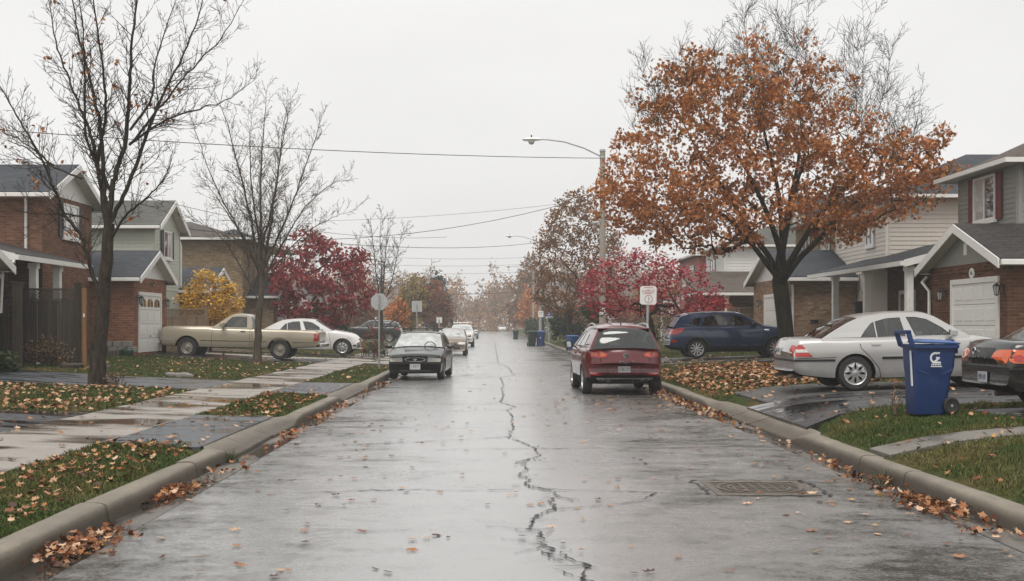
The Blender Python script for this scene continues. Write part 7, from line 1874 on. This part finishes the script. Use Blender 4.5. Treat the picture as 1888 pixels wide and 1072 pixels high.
# ================================================================== grass
rng = np.random.default_rng(9)
def clear(x, y, pad=.0):
    k = np.ones(len(x), bool)
    for (x0, x1, y0, y1) in DR: k &= ~((x > x0 - pad) & (x < x1 + pad) & (y > y0 - pad) & (y < y1 + pad))
    # flare of the black driveway, ramps of the curb
    k &= ~((x > 4.5) & (x < 4.66 + 1.2) & (y > 17.5 + (x - 4.66)*1.0) & (y < 22.5))
    for cuts, m in ((L_CUTS, (x > -3.85) & (x < 0)), (R_CUTS, (x < 4.8) & (x > 0))):
        for c0, c1 in cuts: k &= ~(m & (y > c0 - .3) & (y < c1 + .3))
    px = CX + F*x/y; return k & (px > -900) & (px < 2800) & (y > 6.5)
P_, S_ = [], []
for (x0, x1, y0, y1, d, hgt) in ((-5.0, -3.58, 6.5, 15.2, 2600, (.030, .065)), (-6.66, -6.62, 7, 60, 60, (.04, .07)), (4.57, 9.0, 7.5, 18.8, 2000, (.030, .065)), (-5.0, -3.58, 19.9, 26.4, 1500, (.03, .06)), (-13.5, -6.62, 19.6, 26.7, 900, (.03, .07)),
                                (-11, -6.62, 8, 15.4, 900, (.03, .07)), (-14, -6.62, 30.9, 44.7, 330, (.03, .07)), (-5.0, -3.58, 31, 45, 500, (.03, .06)), (4.57, 10, 24.5, 41, 420, (.03, .07)), (7.0, 12, 18.0, 18.9, 1500, (.04, .09)), (-14, -3.6, 49, 80, 50, (.05, .10)), (4.57, 12, 44, 80, 60, (.05, .10))):
    n = int((x1 - x0)*(y1 - y0)*d); x = rng.uniform(x0, x1, n); y = rng.uniform(y0, y1, n); k = clear(x, y); x, y = x[k], y[k]
    tuft = .6 + .8*np.clip(np.sin(x*5.1 + np.sin(y*3.3)*2)*np.sin(y*4.7 + np.sin(x*2.9)*2) + .3, 0, 1)
    P_.append(np.c_[x, y, gh(x, y) - .004]); S_.append(np.c_[np.full(len(x), .010 if y0 < 18 else .016)*rng.uniform(.7, 1.4, len(x)), np.full(len(x), .010), rng.uniform(*hgt, len(x))*tuft])
P_ = np.concatenate(P_); S_ = np.concatenate(S_); n = len(P_)
BL = ([(-.5, 0, 0), (.5, 0, 0), (.0, .9, 1)], [(0, 1, 2)]); BL = ([(-.5, 0, 0), (.5, 0, 0), (.0, 2.2, 1)], [(0, 1, 2)])
g_ = scatter('grass', BL[0], BL[1], P_, rot_mats(rng, n, .55), S_, MT['grass']); tag(g_, 'short wet grass of the lawns and verges', 'grass', None, 'stuff')
# grass tufts growing in the curb joints
for lab, x, y, nb in (('grass tuft sprouting from the left curb beside the first driveway', LX + .03, 14.9, 90), ('dry weed tuft growing in the right gutter by the curb', RX - .04, 13.0, 60), ('small green weed in the left gutter further on', LX + .02, 21.8, 30)):
    p = np.c_[rng.normal(x, .05, nb), rng.normal(y, .10, nb), np.full(nb, -.01)]; o = scatter('weed_tuft', BL[0], BL[1], p, rot_mats(rng, nb, .5), np.c_[np.full(nb, .008), np.full(nb, .05), rng.uniform(.06, .2, nb)], MT['grass']); tag(o, lab, 'weed')
    
# ================================================================== fallen leaves
def leaf_shape(lobes, seed, curl, asp=1.0):
    r = np.random.default_rng(seed); V = [(0, 0, 0.0)]; n = lobes*2
    for i in range(n):
        t = 2*PI*i/n - PI/2 + r.normal(0, .08); tip = i % 2 == 1
        rad = (.50 if tip else .30)*(1 - .18*abs(math.sin(t/2 + .78)))*r.uniform(.85, 1.15)
        V.append((rad*math.cos(t)*asp, rad*math.sin(t), curl*rad*rad*(1.2 if tip else .5)*r.uniform(.3, 1.5)))
    Fc = [(0, i, i % n + 1) for i in range(1, n + 1)]
    return V, Fc
SH = [leaf_shape(5, 1, .22, .8), leaf_shape(6, 2, .4, 1.0), leaf_shape(4, 3, .08, .6), leaf_shape(7, 4, .6, .7), leaf_shape(4, 5, .15, .55), leaf_shape(5, 6, -.25, .9)]
rows = []    # x, y, z, size, shape, colour, place, tilt
def drop(n, x0, x1, y0, y1, size, cols, place, zf=None, tilt=.25, gx=None, lift=.012):
    if gx: x = rng.normal(gx[0], gx[1], n); y = rng.normal(gx[2], gx[3], n)
    else: x = rng.uniform(x0, x1, n); y = rng.uniform(y0, y1, n)
    for a, b in zip(x, y):
        if place in ('road', 'gutter'):
            if a < LX + .02 or a > RX - .02: continue
            z = .004
        else: z = gz(a, b) + (.028 if place != 'lawn' else .035)
        if place == 'lawn' and rng.random() > .55 + .8*max(0, math.sin(a*2.1 + 1.7*math.sin(b*.9))*math.sin(b*1.6 + 1.3*math.sin(a*1.4))): continue
        px = CX + F*a/b
        if not -700 < px < 2600 or b < 7.0: continue
        rows.append((a, b, z + lift*rng.uniform(.5, 1.5) + (zf(a, b)*rng.random() if zf else 0), rng.uniform(*size), rng.integers(0, 6), cols[rng.integers(0, len(cols))], place, tilt))
T_, U_, X_ = 'g_tan', 'g_rust', 'g_mix'
drop(170, LX + .1, RX - .1, 8, 24, (.07, .135), (X_, T_, U_), 'road'); drop(130, LX + .1, RX, 24, 60, (.09, .16), (X_, U_, T_), 'road')
drop(60, 2.2, 4.1, 9, 22, (.07, .135), (T_, X_), 'road'); drop(170, 1.2, 4.2, 22.5, 29.5, (.08, .16), (T_, X_, U_), 'road'); drop(60, LX, -1.2, 8, 22, (.07, .135), (X_, U_), 'road')
# gutters
drop(70, LX + .02, LX + .33, 8, 32, (.06, .12), (U_, X_, U_), 'gutter', None, .5); drop(55, RX - .36, RX - .02, 9, 22, (.06, .12), (T_, X_), 'gutter', None, .5); drop(330, RX - .5, RX - .02, 21.5, 31, (.06, .125), (T_, U_, X_), 'gutter', lambda a, b: .05, .6)
for (gx, gy, sx, sy, n, hh) in ((-3.12, 9.0, .13, .36, 240, .07), (-3.16, 11.9, .10, .30, 170, .06), (-3.1, 13.6, .12, .2, 26, .05), (-3.15, 21.5, .1, .5, 46, .06), (-3.15, 24.3, .1, .6, 46, .06), (-3.1, 18.3, .1, .8, 40, .04), (-3.1, 33.2, .1, .5, 40, .06), (4.02, 11.0, .13, .42, 240, .055), (4.06, 12.9, .14, .22, 45, .05), (4.0, 9.7, .14, .25, 26, .05), (4.1, 14.3, .12, .3, 24, .03)):
    drop(n, 0, 0, 0, 0, (.05, .11), (U_, X_, U_, T_), 'gutter', lambda a, b, hh=hh: hh, .8, (gx, sx, gy, sy))
# lawns and paving
drop(680, -4.95, -3.65, 7, 15.2, (.05, .12), (X_, T_, U_), 'lawn', None, .5); drop(420, -4.95, -3.65, 20, 26.3, (.05, .13), (T_, X_, U_), 'lawn', None, .5)
drop(1900, -12, -6.6, 19.7, 26.5, (.06, .14), (T_, T_, X_), 'lawn', None, .5); drop(700, -12, -6.6, 31, 44, (.06, .13), (X_, T_), 'lawn', None, .5); drop(90, -4.95, -3.65, 31, 44, (.08, .15), (X_, T_), 'lawn', None, .5)
drop(380, 4.6, 9, 8.5, 18.6, (.05, .13), (X_, T_, U_), 'lawn', None, .5); drop(3600, 4.6, 8.5, 24.4, 36.5, (.07, .14), (U_, X_, T_, U_), 'lawn', lambda a, b: .03, .6); drop(1500, 4.7, 7.8, 26, 34, (.07, .14), (T_, X_), 'lawn', lambda a, b: .04, .6); drop(350, 4.6, 10, 33, 41, (.10, .17), (X_, T_), 'lawn', None, .5)
drop(300, -11, -6.65, 8, 15.2, (.06, .13), (T_, X_), 'lawn', None, .5); drop(90, -6.6, -5.0, 9, 30, (.07, .14), (X_, T_, U_), 'paving'); drop(60, -4.95, -3.7, 15, 20, (.07, .14), (X_, T_), 'paving'); drop(20, -4.95, -3.7, 26, 31, (.07, .14), (X_, T_), 'paving'); drop(60, -9, -6.6, 15.3, 19.6, (.08, .14), (T_, X_), 'paving')
drop(130, 4.7, 9.5, 18.8, 24.5, (.08, .15), (T_, X_, T_), 'paving'); drop(12, 4.7, 7, 14.1, 14.7, (.08, .14), (X_,), 'paving'); drop(200, -14, -4, 45, 75, (.1, .18), (T_, X_), 'lawn'); drop(300, 4.6, 11, 41, 80, (.1, .18), (T_, X_), 'lawn')
rows.sort(key=lambda r: r[1]/r[3] + (1e4 if not (-10 < CX + F*r[0]/r[1] < 1898 and HY - F*(r[2] - CAMZ)/r[1] < 1075) else 0))
LAB = {'road': ('single fallen leaf lying flat on the wet asphalt of the road', 'fallen leaves on the road'), 'gutter': ('fallen leaf gathered in the wet gutter along the curb', 'fallen leaves in the gutters'),
       'lawn': ('fallen leaf lying in the grass of a lawn or verge', 'fallen leaves in the grass'), 'paving': ('fallen leaf lying on the sidewalk or a driveway', 'fallen leaves on the paving')}
CACHE = {}
for i, (x, y, z, s_, sh, col, place, tilt) in enumerate(rows[:300]):
    k = (sh, col)
    if k not in CACHE:
        v, f = SH[sh]; me = bpy.data.meshes.new('fallen_leaf'); me.from_pydata(v, [], f)
        CACHE[k] = []
        for vv in range(3):
            m2 = me.copy(); base = {'g_tan': ((.36, .19, .10), (.52, .35, .23), (.22, .10, .045)), 'g_rust': ((.07, .024, .012), (.17, .055, .02), (.30, .11, .035)), 'g_mix': ((.06, .024, .014), (.30, .135, .055), (.44, .27, .16))}[col][vv]
            if (col, vv) not in MT: MT[(col, vv)] = plain('fallen_leaf_' + col[2:], base, .62, var=.35, scale=14)
            m2.materials.append(MT[(col, vv)]); CACHE[k].append(m2)
    o = bpy.data.objects.new('fallen_leaf', CACHE[k][i % 3]); C.objects.link(o); o.location = (x, y, z); o.scale = (s_, s_, s_*(.6 if place == 'road' else 1))
    tilt = .12 if place == 'road' else tilt; o.rotation_euler = (rng.normal(0, tilt*.6), rng.normal(0, tilt*.6), rng.uniform(0, 6.28)); tag(o, LAB[place][0], 'leaf', LAB[place][1])
for place in LAB:
    for col in (T_, U_, X_):
        for sh in (0, 1, 3):
            q = [r for r in rows[300:] if r[6] == place and r[5] == col and (r[4] % 3) == {0: 0, 1: 1, 3: 2}[sh]]
            if not q: continue
            a = np.array([r[:4] for r in q], float); n = len(a)
            o = scatter('leaf_litter', SH[sh][0], SH[sh][1], a[:, :3], rot_mats(rng, n, .18 if place == 'road' else q[0][7]*1.6), np.c_[a[:, 3], a[:, 3], a[:, 3]*(.6 if place == 'road' else 1)], MT[col])
            tag(o, {'road': 'scatter of small fallen leaves over the road', 'gutter': 'drift of fallen leaves along the gutters', 'lawn': 'litter of fallen leaves over the lawns', 'paving': 'scatter of fallen leaves on sidewalk and driveways'}[place], 'leaf litter', 'leaf litter', 'stuff')

# ================================================================== damp air
hz = bpy.data.materials.new('damp_air'); hz.use_nodes = True; t = hz.node_tree; t.nodes.clear()
pv = t.nodes.new('ShaderNodeVolumePrincipled'); pv.inputs['Color'].default_value = (1.0, 1.0, 1.0, 1); pv.inputs['Density'].default_value = 0.0012; pv.inputs['Anisotropy'].default_value = 0.0
ou = t.nodes.new('ShaderNodeOutputMaterial'); t.links.new(pv.outputs[0], ou.inputs['Volume'])
o = MB().box(-302, 302, -62, 422, -1.4, 17.5).build('haze', hz); o['kind'] = 'stuff'; o['label'] = 'pale damp haze hanging over the whole street'
